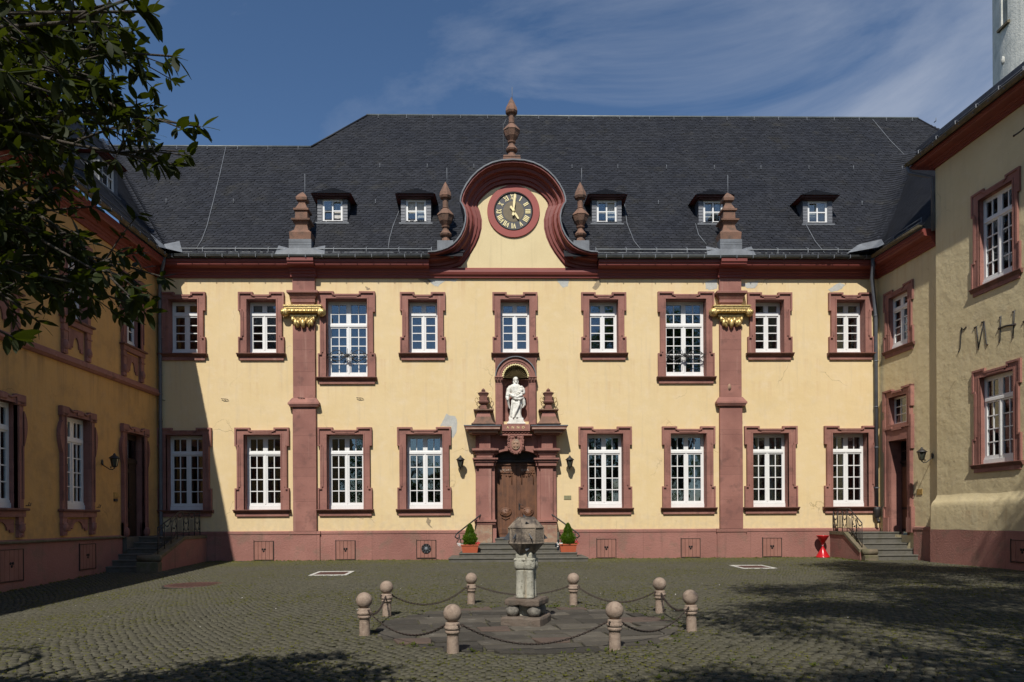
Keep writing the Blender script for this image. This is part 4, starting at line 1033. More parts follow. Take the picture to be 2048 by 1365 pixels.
# --- cellar hatches
def hatch(cu_, wall, parent, z0=.05, z1=.75, hw=.36, vent=False, yf=-.07):
    H = empty('cellar_hatch', wall.M @ Matrix.Translation((cu_, yf, 0))); H.parent = parent
    n = 5; pw = 2 * hw / n; b = MB(); b.box(-pw / 2 + .006, pw / 2 - .006, -.025, .0, z0, z1, M['hatch'], bev=.004); me = b.mesh('plank')
    for i in range(n): put('plank', me, H, Matrix.Translation((-hw + (i + .5) * pw, random.uniform(-.004, 0), 0)))
    f = MB(); f.box(-hw - .03, -hw - .012, -.035, .0, z0 - .04, z1 + .05, M['rust']); f.box(-hw - .012, hw + .03, -.035, .0, z1 + .004, z1 + .022, M['rust']); f.box(hw + .012, hw + .03, -.035, .0, z0 - .04, z1 + .003, M['rust']); f.box(-hw, hw, -.03, .0, z0 - .03, z0 - .012, M['rust'])
    f.box(-hw - .001, hw + .001, -.002, 0.0, z0, z1, M['black']); f.obj('iron_frame', H)
    v = MB(); zc_ = (z0 + z1) / 2 + .02
    if vent:
        v.lathe([(.03, .19), (.05, .19), (.055, .17), (.04, .15), (.04, 0)], M['black'], 28, Matrix.Translation((0, 0, zc_)) @ RX); v.lathe([(.055, .075), (.075, .06), (.075, 0)], M['lead'], 20, Matrix.Translation((0, 0, zc_)) @ RX)
        for k in range(9): v.box(-.006, .006, -.062, -.05, .07, .185, M['lead'], X=Matrix.Translation((0, 0, zc_)) @ Matrix.Rotation(k * 2 * PI / 9, 4, 'Y'))
        v.obj('vent_fan', H); H['label'] = 'cellar hatch with round ventilator fan'
    else:
        for dx, dz in ((-.045, .03), (.045, .03), (0, -.045)): v.lathe([(.024, .042), (.031, .042)], M['black'], 10, Matrix.Translation((dx, 0, zc_ + dz)) @ RX)
        v.obj('air_hole', H)
for px, ve in ((529, 0), (692, 0), (853, 1), (1212, 0), (1380, 0), (1542.5, 0)): hatch(FRONT.at(px, 1100)[0], FRONT, MAIN, vent=bool(ve), z0=.04 if ve == 0 else .08)

# --- patches of bare render
def patch(wall, parent, px_poly, mat, y=-.004, name='plaster_patch'):
    pts = [wall.at(a, b_) for a, b_ in px_poly]; out = []
    for i in range(len(pts)):
        a, b_ = Vector(pts[i]), Vector(pts[(i + 1) % len(pts)])
        for k in range(4):
            q = a.lerp(b_, k / 4); out.append((q.x + random.gauss(0, .012), q.y + random.gauss(0, .012)))
    area = sum(out[i - 1][0] * out[i][1] - out[i][0] * out[i - 1][1] for i in range(len(out)))
    if area < 0: out.reverse()
    b = MB(); b.add([(x_, y, z_) for x_, z_ in out], [tuple(range(len(out)))], mat); b.obj(name, parent, wall.M)
patch(FRONT, MAIN, [(893, 827), (901, 832), (911, 833), (915, 845), (913, 865), (906, 878), (903, 872), (903, 853), (880, 853), (885, 843)], M['patchgrey'])
patch(FRONT, MAIN, [(832, 556), (850, 556), (862, 562), (856, 570), (848, 564), (840, 561)], M['patchbrown']); patch(FRONT, MAIN, [(852, 557), (918, 556), (912, 564), (890, 562), (876, 574), (868, 572), (858, 562)], M['patchgrey'])
patch(FRONT, MAIN, [(1114, 557), (1138, 557), (1136, 572), (1126, 576), (1116, 566)], M['patchgrey']); patch(FRONT, MAIN, [(1186, 557), (1200, 556), (1202, 570), (1192, 580), (1184, 576), (1192, 566)], M['patchbrown'])
patch(FRONT, MAIN, [(1410, 566), (1434, 558), (1434, 578), (1420, 580), (1412, 578)], M['patchgrey']); patch(FRONT, MAIN, [(1480, 570), (1496, 566), (1518, 562), (1510, 578), (1494, 576)], M['patchgrey']); patch(FRONT, MAIN, [(730, 572), (736, 575), (742, 580), (733, 580)], M['patchbrown'])
patch(FRONT, MAIN, [(1656, 580), (1668, 572), (1680, 566), (1690, 570), (1684, 578), (1664, 584)], M['patchgrey'])
patch(FRONT, MAIN, [(855, 1035), (862, 1041), (860, 1050), (866, 1058), (858, 1052), (852, 1044)], M['patchbrown'])
b = MB(); xx, zz = FRONT.at(1459, 775, -.14); b.lathe([(.141, .07), (.143, .07)], M['barestone'], 14, Matrix.Translation((xx, 0, zz)) @ Matrix.Scale(2.0, 4, (0, 0, 1)) @ RX); b.obj('bare_spot', MAIN)
# small iron wall anchors
for px, py in ((450, 799), (605, 798), (720, 797), (318 + 6, 801)):
    b = MB(); x_, z_ = FRONT.at(px, py); yo = -.16 if px == 605 else -.02
    b.tube([(x_ - .13, yo - .02, z_ + .02), (x_ - .05, yo - .05, z_), (x_ + .05, yo - .05, z_), (x_ + .14, yo - .02, z_ - .02)], .013, M['rust'], 5); b.tube([(x_, yo - .05, z_), (x_, yo, z_)], .016, M['rust'], 5); b.obj('wall_hook', MAIN)

# --- guards in front of the tall windows
def scroll(c, r0, r1, a0, turns, n=22):
    return [(c[0] + (r0 + (r1 - r0) * i / n) * math.cos(a0 + turns * 2 * PI * i / n), c[1], c[2] + (r0 + (r1 - r0) * i / n) * math.sin(a0 + turns * 2 * PI * i / n)) for i in range(n + 1)]
def window_guard(x, z, lab):
    G_ = empty('window_guard', Matrix.Translation((x, .12, z))); tag(G_, lab, 'window guard', 'iron guards of the two tall windows')
    I = M['iron']
    b = MB()
    b.tube([(-.80, 0, .06), (.80, 0, .06)], .013, I, 5); b.tube([(-.8, 0, -.06), (.8, 0, -.06)], .011, I, 5); b.obj('rail', G_)
    for sg in (-1, 1):
        s_ = MB()
        s_.tube([(sg * .8, 0, -.02)] + [(sg * (.8 - .74 * t), -.03 * math.sin(PI * t), .0 + .22 * math.sin(PI * t) ** 1.2) for t in [i / 12 for i in range(13)]], .014, I, 5)
        s_.tube([(sg * .8, 0, .05)] + [(sg * (.8 - .74 * t), -.03 * math.sin(PI * t), .0 - .24 * math.sin(PI * t) ** 1.2 + .05 * (1 - t)) for t in [i / 12 for i in range(13)]], .017, I, 5)
        s_.tube(scroll((sg * .22, -.02, 0), .12, .02, 0 if sg > 0 else PI, sg * 1.3), .011, I, 5); s_.tube(scroll((sg * .66, -.01, .06), .06, .01, 1, sg * 1.3), .010, I, 5); s_.tube(scroll((sg * .72, -.01, -.1), .07, .01, 2, -sg * 1.3), .010, I, 5)
        s_.tube([(sg * .06, -.04, 0), (sg * .15, -.05, .22)], .008, I, 4); s_.tube([(sg * .06, -.04, 0), (sg * .12, -.05, -.3)], .008, I, 4)
        s_.obj('scroll', G_)
    r = MB(); r.ball((0, -.04, .0), .05, I, 8, 6); r.tube([(0, -.04, -.34), (0, -.05, .28)], .010, I, 5)
    for k in range(6): r.ball((.06 * math.cos(k * PI / 3), -.05, .06 * math.sin(k * PI / 3)), .028, I, 6, 5)
    r.obj('rosette', G_)
window_guard(up_x[2], 7.14 + .88, 'wrought iron scroll guard across the tall upper window left of the clock'); window_guard(up_x[6], 7.14 + .88, 'wrought iron scroll guard across the tall upper window right of the clock')

# --- curtains, blinds, cushions behind the glass
def drape(wall, u, z, x0, x1, z0, z1, mat, name='curtain', parent=MAIN, y=.47):
    b = MB(); n = 14; vs = []
    for i in range(n + 1):
        xx_ = x0 + (x1 - x0) * i / n; yy_ = y + .02 * math.sin(i * 2.1)
        vs += [(xx_, yy_, z0), (xx_, yy_, z1)]
    b.add(vs, [(2 * i, 2 * i + 2, 2 * i + 3, 2 * i + 1) for i in range(n)], mat, True); return b.obj(name, parent, wall.M @ Matrix.Translation((u, 0, z)))
b = MB()
for k in range(9): b.box(-.62, .62, .46, .475, 1.95 + k * .045, 1.985 + k * .045, M['curtain'])
b.obj('window_blind', MAIN, Matrix.Translation((lo_x[4], 0, 1.99)))
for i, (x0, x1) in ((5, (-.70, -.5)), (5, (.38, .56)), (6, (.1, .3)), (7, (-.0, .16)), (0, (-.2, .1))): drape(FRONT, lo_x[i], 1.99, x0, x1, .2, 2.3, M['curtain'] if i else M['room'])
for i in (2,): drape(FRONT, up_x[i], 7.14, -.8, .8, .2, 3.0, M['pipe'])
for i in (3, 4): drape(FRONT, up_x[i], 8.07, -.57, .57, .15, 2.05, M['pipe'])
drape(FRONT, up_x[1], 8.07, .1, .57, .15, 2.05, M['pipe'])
for dx, w_, mt in ((-.42, .18, 'cushion'), (-.2, .2, 'brass'), (.34, .3, 'cushion')):
    b = MB(); b.box(-w_ / 2, w_ / 2, 0, .15, 0, .22, M[mt], bev=.05); o = b.obj('cushion', None, Matrix.Translation((up_x[6] + dx, .5, 7.14 + .24)))
    tag(o, {'-0.42': 'ochre cushion leaning at the left behind the tall window right of the clock', '-0.2': 'tan box behind the tall window right of the clock, beside the ochre cushion', '0.34': 'reddish cushion lying at the right behind the tall window right of the clock'}[str(dx)], 'cushion')
def houseplant(x, z, h, label, wall=FRONT, y=.62, n=70):
    b = MB(); b.lathe([(0, .07), (.1, .09), (.11, .08)], M['terracotta'], 10); P_ = b.obj('houseplant', None, wall.M @ Matrix.Translation((x, y, z + .18)))
    P = np.stack([rng.normal(0, .13, n), rng.normal(0, .06, n), rng.uniform(.08, h, n)], -1); k = n * 3
    PP = np.repeat(P, 3, 0); az = rng.uniform(0, 2 * PI, k); el = rng.uniform(-.5, .9, k); ln = rng.uniform(.06, .13, k)
    d = np.stack([np.cos(az) * np.cos(el), np.sin(az) * np.cos(el), np.sin(el)], -1); sd = np.stack([-np.sin(az), np.cos(az), np.zeros(k)], -1) * (ln * .25)[:, None]
    V = np.stack([PP, PP + d * (ln * .5)[:, None] + sd, PP + d * ln[:, None], PP + d * (ln * .5)[:, None] - sd], 1)
    put('foliage', np_mesh('foliage', V.reshape(-1, 3), np.arange(k * 4), 4, M['boxleaf'], rng.random(k)), P_)
    tag(P_, label, 'houseplant', 'houseplants behind the ground floor windows')
hp = [(1, .45, .3, 'low green plant behind the first sunlit ground floor window from the left'), (2, -.3, .35, 'green plant at the left behind the window beside the left pilaster'), (2, .35, .42, 'taller green plant at the right behind the window beside the left pilaster'),
      (3, -.35, .7, 'bushy plant at the left behind the window next to the entrance, left side'), (3, .4, .75, 'bushy plant at the right behind the window next to the entrance, left side'), (4, -.3, .5, 'flowering plant behind the window with the blind'),
      (5, -.35, .5, 'green plant at the left behind the second window right of the door'), (5, .3, .55, 'green plant at the right behind the second window right of the door'), (6, -.35, .6, 'green plant at the left behind the third window right of the door'), (6, .3, .4, 'green plant at the right behind the third window right of the door'),
      (7, -.4, .45, 'dark green plant at the left behind the rightmost ground floor window'), (7, .1, .5, 'dark green plant in the middle behind the rightmost ground floor window')]
for i, dx, h, l in hp: houseplant(lo_x[i] + dx, 1.99, h, l)

# --- the portal
def PB(b, l, t, r, bt, pr, mat, back=.02, bev=0.0):
    """box from a photo rectangle measured on the plane y=-pr"""
    x0, z1 = FRONT.at(l, t, -pr); x1, z0 = FRONT.at(r, bt, -pr); b.box(x0, x1, -pr, back, z0, z1, mat, bev=bev)
RS = M['redstone']
POR = empty('portal', Matrix.Identity(4)); POR.parent = MAIN
def mirror(l, r): return (2 * 1032 - r, 2 * 1032 - l)
for side in (0, 1):
    def S(l, r): return (l, r) if side == 0 else mirror(l, r)
    b = MB()
    l, r = S(958, 983); 
    for t_, bt_ in ((938, 985), (985.2, 1040)): PB(b, l, t_, r, bt_, .34, RS)
    l, r = S(951, 990); PB(b, l, 932, r, 1042, .20, RS)
    b.obj('pillar', POR)
    b = MB()
    for (l0, r0, t_, bt_, pr) in ((944, 992, 897, 901, .52), (947, 989.5, 901.3, 904, .46), (950, 988, 904.3, 909, .40), (953, 985, 909.3, 915.5, .36), (945, 991, 916, 919, .5), (948, 989, 919.3, 924, .43), (951, 987, 924.3, 931.8, .38)):
        l, r = S(l0, r0); PB(b, l, t_, r, bt_, pr, RS)
        ll, rr = S(l0 + 4, r0 + 5); PB(b, ll, t_ + .2, rr, bt_, pr - .14, RS)
    b.obj('capital', POR)
    b = MB(); l, r = S(958.5, 981); PB(b, l, 868, r, 897, .34, RS); l, r = S(951, 988); PB(b, l, 868, r, 897, .2, RS); b.obj('entablature_block', POR)
    b = MB()
    for (l0, r0, t_, bt_, pr) in ((929, 1001, 851.7, 854.2, .81), (931, 1000, 854.3, 858.6, .79), (936, 997, 858.7, 861.5, .64), (937, 996, 861.6, 865.6, .62), (944, 992, 865.7, 869.2, .46)):
        l, r = S(l0, r0); PB(b, l, t_, r, bt_, pr, {.81: M['redstone_dark'], .79: M['worn'], .62: M['worn']}.get(pr, RS), bev=.008)
    b.obj('cornice', POR)
    b = MB(); l, r = S(927.5, 1002); PB(b, l, 850.3, r, 851.6, .825, M['lead']); b.obj('lead_capping', POR)
    b = MB(); l, r = S(948, 992.5); PB(b, l, 1040, r, 1044, .50, RS); l, r = S(951, 991); PB(b, l, 1044.3, r, 1049, .44, RS)
    l, r = S(949.5, 984.5); PB(b, l, 1049.2, r, 1087, .42, M['barestone'], bev=.01); l, r = S(985, 993); PB(b, l, 1049.3, r, 1087, .30, RS); b.obj('pedestal', POR)
    # sloped scroll block with urn
    b = MB(); ztop = FRONT.at(967, 823, -.3)[1]; zbot = FRONT.at(967, 850, -.3)[1]
    xc = FRONT.at(967 if side == 0 else 1097, 836, -.3)[0]
    def flare(hw0, hw1, z0_, z1_, p0, p1, n=7):
        for k in range(n):
            t0, t1 = k / n, (k + 1) / n; f = lambda t: t ** .55
            w0 = hw0 + (hw1 - hw0) * f(t0); w1 = hw0 + (hw1 - hw0) * f(t1); q0 = p0 + (p1 - p0) * f(t0); q1 = p0 + (p1 - p0) * f(t1)
            taper(b, xc, xc, z0_ + (z1_ - z0_) * t0, z0_ + (z1_ - z0_) * t1, w0, w1, q0, q1, M['brownstone'] if t0 < .5 else RS)
    flare(.47, .22, zbot, ztop, .62, .36)
    b.box(xc - .38, xc + .38, -.50, .02, ztop + .002, ztop + .06, M['brownstone'], bev=.015)
    b.obj('scroll_pedestal', POR)
    b = MB(); zu = ztop + .06
    up = [(0, .15), (.05, .15), (.18, .10), (.2, .10), (.24, .18), (.29, .21), (.32, .19), (.34, .15), (.5, .145), (.56, .17), (.6, .20), (.62, .215), (.66, .14), (.69, .08), (.70, .05), (.73, .08), (.76, .07), (.82, .01)]
    b.lathe(up, M['redstone_dark'], 4, Matrix.Translation((xc, -.26, zu)) @ Matrix.Diagonal((1.35, 1.2, 1.02, 1)), smooth=False, phase=PI / 4); o = b.obj('urn', POR)
    b = MB()
    for sg in (-1, 1):
        for zz_, k in ((.60, 1), (.36, .85)):
            X = xc + sg * .2; b.tube([(X, -.3, zu + zz_ + .02), (X + sg * .05, -.3, zu + zz_ + .11), (X + sg * .11, -.3, zu + zz_ + .09), (X + sg * .13, -.3, zu + zz_ - .0), (X + sg * .09, -.3, zu + zz_ - .07), (X + sg * .02, -.3, zu + zz_ - .13), (X + sg * .07, -.3, zu + zz_ - .16)], .011, M['goldpaint'] if k == 1 else M['brass'], 5)
    b.obj('urn_handle', POR)
# arch wall with round-headed opening
b = MB(); x0, zs_ = FRONT.at(988, 917, -.12); x1 = FRONT.at(1075, 917, -.12)[0]; zt_ = FRONT.at(1032, 901, -.12)[1]; ztop = FRONT.at(1032, 869, -.12)[1]; xa, xb = FRONT.at(955, 900, -.12)[0], FRONT.at(1109, 900, -.12)[0]
arc = []; NA = 20; rx = (x1 - x0) / 2; xm = (x0 + x1) / 2
for i in range(NA + 1): a = PI * i / NA; arc.append((xm - rx * math.cos(a), zs_ + (zt_ - zs_) * math.sin(a) ** .8))
for i in range(NA):
    (a0, c0), (a1, c1) = arc[i], arc[i + 1]
    b.add([(a0, -.12, c0), (a1, -.12, c1), (a1, -.12, ztop), (a0, -.12, ztop)], [(0, 1, 2, 3)], RS); b.add([(a0, -.12, c0), (a0, .45, c0), (a1, .45, c1), (a1, -.12, c1)], [(0, 1, 2, 3)], RS)
    b.add([(a0, -.17, c0 + .001), (a1, -.17, c1 + .001), (xm + (a1 - xm) * 1.09, -.17, zs_ + (c1 - zs_) * 1.0 + .07), (xm + (a0 - xm) * 1.09, -.17, zs_ + (c0 - zs_) * 1.0 + .07)], [(0, 1, 2, 3)], RS)
b.box(xa, x0, -.12, .02, zs_, ztop, RS); b.box(x1, xb, -.12, .02, zs_, ztop, RS); b.box(x0 - .15, x0, -.119, .45, .8, zs_ - .001, RS); b.box(x1, x1 + .15, -.119, .45, .8, zs_ - .001, RS)
b.obj('arch', POR)
# ANNO block
b = MB(); PB(b, 1004, 849, 1060, 862, .42, RS); PB(b, 1000, 869.2, 1064, 871.5, .46, RS, bev=.01)
PB(b, 1004, 862.3, 1060, 869, .34, M['redstone_dark'])
for k in range(9):
    x_, z_ = FRONT.at(1007 + k * 6.3, 865.6, -.36); b.ball((x_, -.35, z_), .045, M['redstone_dark'], 8, 6, (1.2, .6, .8), .4)
b.obj('inscription_block', POR)
def text_mesh(txt, size, mat, name, X, parent, ext=.006, sx=1.0):
    cu_ = bpy.data.curves.new('t', 'FONT'); cu_.body = txt; cu_.size = size; cu_.extrude = ext; cu_.align_x = 'CENTER'; cu_.align_y = 'CENTER'; cu_.resolution_u = 3
    to = bpy.data.objects.new('t', cu_); COL.objects.link(to); dg = bpy.context.evaluated_depsgraph_get(); me = bpy.data.meshes.new_from_object(to.evaluated_get(dg)); bpy.data.objects.remove(to)
    me.materials.clear(); me.materials.append(mat); me.name = name
    return put(name, me, parent, X @ Matrix.Rotation(PI / 2, 4, 'X') @ Matrix.Scale(sx, 4, (1, 0, 0)))
x_, z_ = FRONT.at(1031, 855.5, -.43)
for k, ch_ in enumerate('ANNO'): text_mesh(ch_, .135, M['goldpaint'], 'inscription', Matrix.Translation((x_ - .30 + k * .20, -.428, z_)), POR, .005, 1.0)
# cartouche
b = MB(); xk, zk = FRONT.at(1031.5, 888, -.5)
b.prism([(xk + dx, zk + dz) for dx, dz in ((-.30, .33), (.30, .33), (.32, .0), (.30, -.2), (.2, -.3), (.08, -.38), (-.08, -.38), (-.2, -.3), (-.30, -.2), (-.32, .0))][::-1], -.44, .0, RS)
random.seed(11)
for sg in (-1, 1):
    for dx, dz, r in ((.25, .26, .06), (.27, .14, .055), (.28, .02, .05), (.27, -.10, .055), (.22, -.22, .055), (.14, -.31, .055), (.13, .26, .05), (.05, -.36, .04)):
        b.tube(scroll((xk + sg * dx, -.455, zk + dz), r, .012, random.uniform(0, 6), sg * 1.2, 12), .019, RS, 5)
b.ball((xk, -.48, zk + .30), .06, M['redstone_dark'], 10, 7); b.obj('cartouche', POR)
b = MB(); X = Matrix.Translation((xk, -.44, zk - .02)) @ Matrix.Scale(1.22, 4, (0, 0, 1)) @ RX
b.lathe([(0, .17), (.03, .17), (.045, .155), (.035, .14), (.045, .12), (.06, .0)], M['barestone'], 28, X)
for dx, dz in ((-.06, .06), (.06, .06), (-.06, -.06), (.06, -.06)): b.ball((xk + dx, -.495, zk - .02 + dz), .045, M['barestone'], 8, 6, (1, .4, 1.1), .5)
b.obj('coat_of_arms', POR)
# niche
b = MB(); nl, nr = FRONT.at(1004, 800, -.1)[0], FRONT.at(1059, 800, -.1)[0]; ol, orr = FRONT.at(990.6, 800, -.1)[0], FRONT.at(1072.6, 800, -.1)[0]
zn0, znc, znt = FRONT.at(1032, 850, -.1)[1], FRONT.at(1032, 755, -.1)[1], FRONT.at(1032, 716.5, -.1)[1]; nr_ = (nr - nl) / 2; nm = (nl + nr) / 2
for (a, c_, d_, e_) in ((nl - .235, nl, ol, nl - .236), (nr, nr + .235, nr + .236, orr)):
    b = MB(); b.box(a, c_, -.24, .02, zn0, znc - .2, RS); b.box(d_, e_, -.13, .02, zn0, znt, RS); b.obj('niche_pillar', POR)
for c_ in (nl - .118, nr + .118):
    b = MB(); b.box(c_ - .17, c_ + .17, -.32, .02, znc - .05, znc - .001, RS, bev=.01); b.box(c_ - .13, c_ + .13, -.27, .02, znc - .2, znc - .052, RS)
    for dx in (-.11, 0, .11): b.ball((c_ + dx, -.29, znc - .12), .05, M['redstone_dark'], 8, 6, (1, .7, 1.2), .4)
    b.obj('capital', POR)
b = MB(); NS = 24
Rr = nr_ + .235
for i in range(NS):                                      # spandrels and archivolt
    a0, a1 = PI * i / NS, PI * (i + 1) / NS
    def Q(r, a, y_): return (nm - r * math.cos(a), y_, znc + r * math.sin(a))
    for (ra, rb, ya) in ((nr_, nr_ + .10, -.15), (nr_ + .10, nr_ + .16, -.18), (nr_ + .16, Rr, -.145)):
        b.add([Q(ra, a0, ya), Q(ra, a1, ya), Q(rb, a1, ya), Q(rb, a0, ya)], [(0, 1, 2, 3)], RS)
    b.add([Q(nr_ + .10, a0, -.18), Q(nr_ + .10, a1, -.18), Q(nr_ + .10, a1, -.13), Q(nr_ + .10, a0, -.13)], [(0, 1, 2, 3)], RS)
    b.add([Q(nr_, a0, -.15), Q(nr_, a1, -.15), Q(nr_, a1, .1), Q(nr_, a0, .1)], [(0, 1, 2, 3)], RS)
    b.add([Q(Rr, a0, -.22), Q(Rr, a1, -.22), Q(Rr + .035, a1, -.22), Q(Rr + .035, a0, -.22)], [(0, 1, 2, 3)], M['lead'])
    b.add([Q(Rr + .035, a0, -.22), Q(Rr + .035, a1, -.22), Q(Rr + .035, a1, .0), Q(Rr + .035, a0, .0)], [(0, 1, 2, 3)], M['lead'])
    b.add([Q(Rr, a0, -.22), Q(Rr, a0, -.0), Q(Rr, a1, -.0), Q(Rr, a1, -.22)], [(0, 1, 2, 3)], RS)
b.obj('niche_arch', POR)
b = MB(); 
sp_ = [(nl - .235, znc)] + [(nm - Rr * math.cos(PI * i / NS), znc + Rr * math.sin(PI * i / NS)) for i in range(NS + 1)] + [(nr + .235, znc)]
for i in range(NS):
    a0, a1 = PI * i / NS, PI * (i + 1) / NS; xa0, xa1 = nm - Rr * math.cos(a0), nm - Rr * math.cos(a1); za0, za1 = znc + Rr * math.sin(a0), znc + Rr * math.sin(a1)
    b.add([(xa0, -.128, min(za0, znt - .001)), (xa1, -.128, min(za1, znt - .001)), (xa1, -.128, znt), (xa0, -.128, znt)], [(0, 1, 2, 3)], M['redstone_dark'])
b.obj('spandrel', POR)
b = MB()                                                # concave niche back
for j in range(12):
    a0, a1 = PI * j / 12, PI * (j + 1) / 12; dp = .30
    P0 = (nm - nr_ * math.cos(a0), .05 + dp * math.sin(a0)); P1 = (nm - nr_ * math.cos(a1), .05 + dp * math.sin(a1))
    b.add([(P0[0], P0[1], zn0), (P1[0], P1[1], zn0), (P1[0], P1[1], znc), (P0[0], P0[1], znc)], [(0, 1, 2, 3)], RS, True)
b.add([(nl, -.23, zn0), (nr, -.23, zn0), (nr, .6, zn0), (nl, .6, zn0)], [(0, 1, 2, 3)], RS); b.box(nl - .002, nl + .03, -.2, .06, zn0, znc, RS); b.box(nr - .03, nr + .002, -.2, .06, zn0, znc, RS)
b.obj('niche_recess', POR)
b = MB()                                                # gilded shell
NR = 17; R0 = nr_
for k in range(NR):
    a0 = PI * k / NR; am = PI * (k + .5) / NR; a1 = PI * (k + 1) / NR
    for s0, s1 in ((0.12, .4), (.4, .7), (.7, .93)):
        def H_(s_, a, lift): rr = R0 * s_; yy__ = .13 * math.sqrt(max(0, 1 - s_ ** 2)) - .11 - lift; return (nm - rr * math.cos(a), yy__, znc + rr * math.sin(a) - .02)
        b.add([H_(s0, a0, 0), H_(s0, am, .02 + .05 * s0), H_(s1, am, .02 + .05 * s1), H_(s1, a0, 0)], [(0, 1, 2, 3)], M['clockdisc']); b.add([H_(s0, am, .02 + .05 * s0), H_(s0, a1, 0), H_(s1, a1, 0), H_(s1, am, .02 + .05 * s1)], [(0, 1, 2, 3)], M['clockdisc'])
    pts = [(nm - R0 * (.86 + .11 * math.sin(PI * t)) * math.cos(a0 + (a1 - a0) * t), -.15, znc + R0 * (.86 + .11 * math.sin(PI * t)) * math.sin(a0 + (a1 - a0) * t) - .02) for t in (0, .25, .5, .75, 1)]
    b.tube(pts, .026, M['goldpaint'], 6)
b.obj('gilded_shell', POR)
# double door
DO = empty('entrance_door', Matrix.Identity(4)); DO.parent = MAIN
dx0, dz1 = FRONT.at(988.5, 925, .25); dx1 = FRONT.at(1076, 925, .25)[0]; dzb = .83; dm = (dx0 + dx1) / 2 + .02
tr_ = MB(); tr_.box(dx0, dx1, .22, .40, dz1 - .02, dz1 + .12, M['oakdark'], bev=.02); tr_.box(dx0, dx1, .30, .34, dz1 + .12, dz1 + .7, M['oakdark']); tr_.obj('transom', DO)
for sg, a0, a1 in ((-1, dx0, dm - .006), (1, dm + .006, dx1)):
    b = MB(); W_ = M['oak']; c_ = (a0 + a1) / 2; hw = (a1 - a0) / 2
    b.box(a0, a1, .30, .36, dzb, dz1 - .03, W_)
    b.box(a0, a0 + .13, .265, .30, dzb, dz1 - .03, W_, bev=.01); b.box(a1 - .13, a1, .265, .30, dzb, dz1 - .03, W_, bev=.01)
    b.box(a0 + .131, a1 - .131, .268, .30, dzb, dzb + .38, W_, bev=.01); b.box(a0 + .131, a1 - .131, .268, .30, dz1 - .44, dz1 - .2, W_, bev=.01); b.box(a0 + .02, a1 - .02, .25, .30, dz1 - .12, dz1 - .05, W_, bev=.01)
    b.box(a0 + .02, a1 - .02, .25, .264, dzb + .16, dzb + .2, W_)
    o = b.obj('door_leaf', DO)
    m_ = MB(); zt2 = dz1 - .62; rr = hw - .19
    m_.tube([(c_ - rr, .28, zt2 - .25)] + [(c_ - rr * math.cos(PI * i / 14), .275, zt2 + .08 + rr * .8 * math.sin(PI * i / 14)) for i in range(15)] + [(c_ + rr, .28, zt2 - .25)], .018, W_, 6)
    m_.obj('arch_moulding', DO); m_ = MB()
    zo = dzb + 1.02
    m_.lathe([(-.02, .20), (.015, .20), (.035, .175), (.02, .15), (.045, .12), (.05, 0)], W_, 28, Matrix.Translation((c_, .28, zo)) @ Matrix.Scale(.92, 4, (0, 0, 1)) @ Matrix.Scale(1.2, 4, (1, 0, 0)) @ RX)
    for s2 in (-1, 1):
        m_.tube(scroll((c_ + s2 * .08, .25, zo), .06, .01, 1, s2 * 1.4, 14), .012, W_, 5)
    m_.tube([(c_ - .16, .28, zo - .22), (c_, .275, zo - .30), (c_ + .16, .28, zo - .22)], .016, W_, 5)
    for k in range(14): m_.ball((c_ + random.uniform(-.17, .17), .236, zo + random.uniform(-.11, .11)), .022, W_, 6, 5)
    m_.obj('medallion', DO); m_ = MB()
    for k in range(16): m_.ball((c_ + random.uniform(-.26, .26), .275, dz1 - .52 + random.uniform(-.05, .05)), .025, W_, 6, 5)
    [m_.tube(scroll((c_ + s2 * .17, .27, zt2 + .27), .07, .01, 0, s2 * 1.4, 14), .016, W_, 5) for s2 in (-1, 1)]; m_.obj('carving', DO)
b = MB(); b.box(dm + .07, dm + .12, .245, .262, dzb + 1.1, dzb + 1.36, M['iron'], bev=.005); b.tube([(dm + .095, .25, dzb + 1.3), (dm + .095, .19, dzb + 1.3), (dm + .2, .18, dzb + 1.3), (dm + .25, .19, dzb + 1.27)], .012, M['iron'], 6); b.obj('door_handle', DO)
text_mesh('20*C+M+', .13, M['chalk'], 'chalk_writing', Matrix.Translation(((dx0 + dm) / 2 + .0, .262, dz1 - .32)), DO, .002, 1.05); text_mesh('B+15', .13, M['chalk'], 'chalk_writing', Matrix.Translation((dm + .33, .262, dz1 - .32)), DO, .002, 1.05)
b = MB(); b.box(dx0 + .02, dx1 - .02, .12, .30, .80, .86, M['pipe']); b.obj('threshold', DO)

# --- entrance steps
ST = empty('entrance_steps', Matrix.Identity(4)); tag(ST, 'broad grey stone steps leading up to the main oak door', 'steps')
for k, (l, r, yb_) in enumerate(((-1.80, 3.31, -2.1), (-1.43, 2.95, -1.74), (-.78, 2.24, -1.38), (-.76, 2.2, -1.02), (-.2, 1.62, -.66))):
    b = MB(); z1 = .165 * (k + 1); y1 = .45 if k == 4 else -.06
    if k == 4: l, r, yb_ = PX - .84, PX + .84, -.36
    b.box(l + .02, r - .02, yb_ + .03, y1, max(-.2, z1 - .33), z1 - .055, M['step']); xx_ = l
    while xx_ < r - .01:
        x2 = min(r, xx_ + random.uniform(1.1, 1.7)); x2 = r if r - x2 < .4 else x2
        b.box(xx_ + .003, x2 - .003, yb_, y1 - .01, z1 - .054, z1, M['step'], bev=.012); xx_ = x2
    b.obj('step', ST)

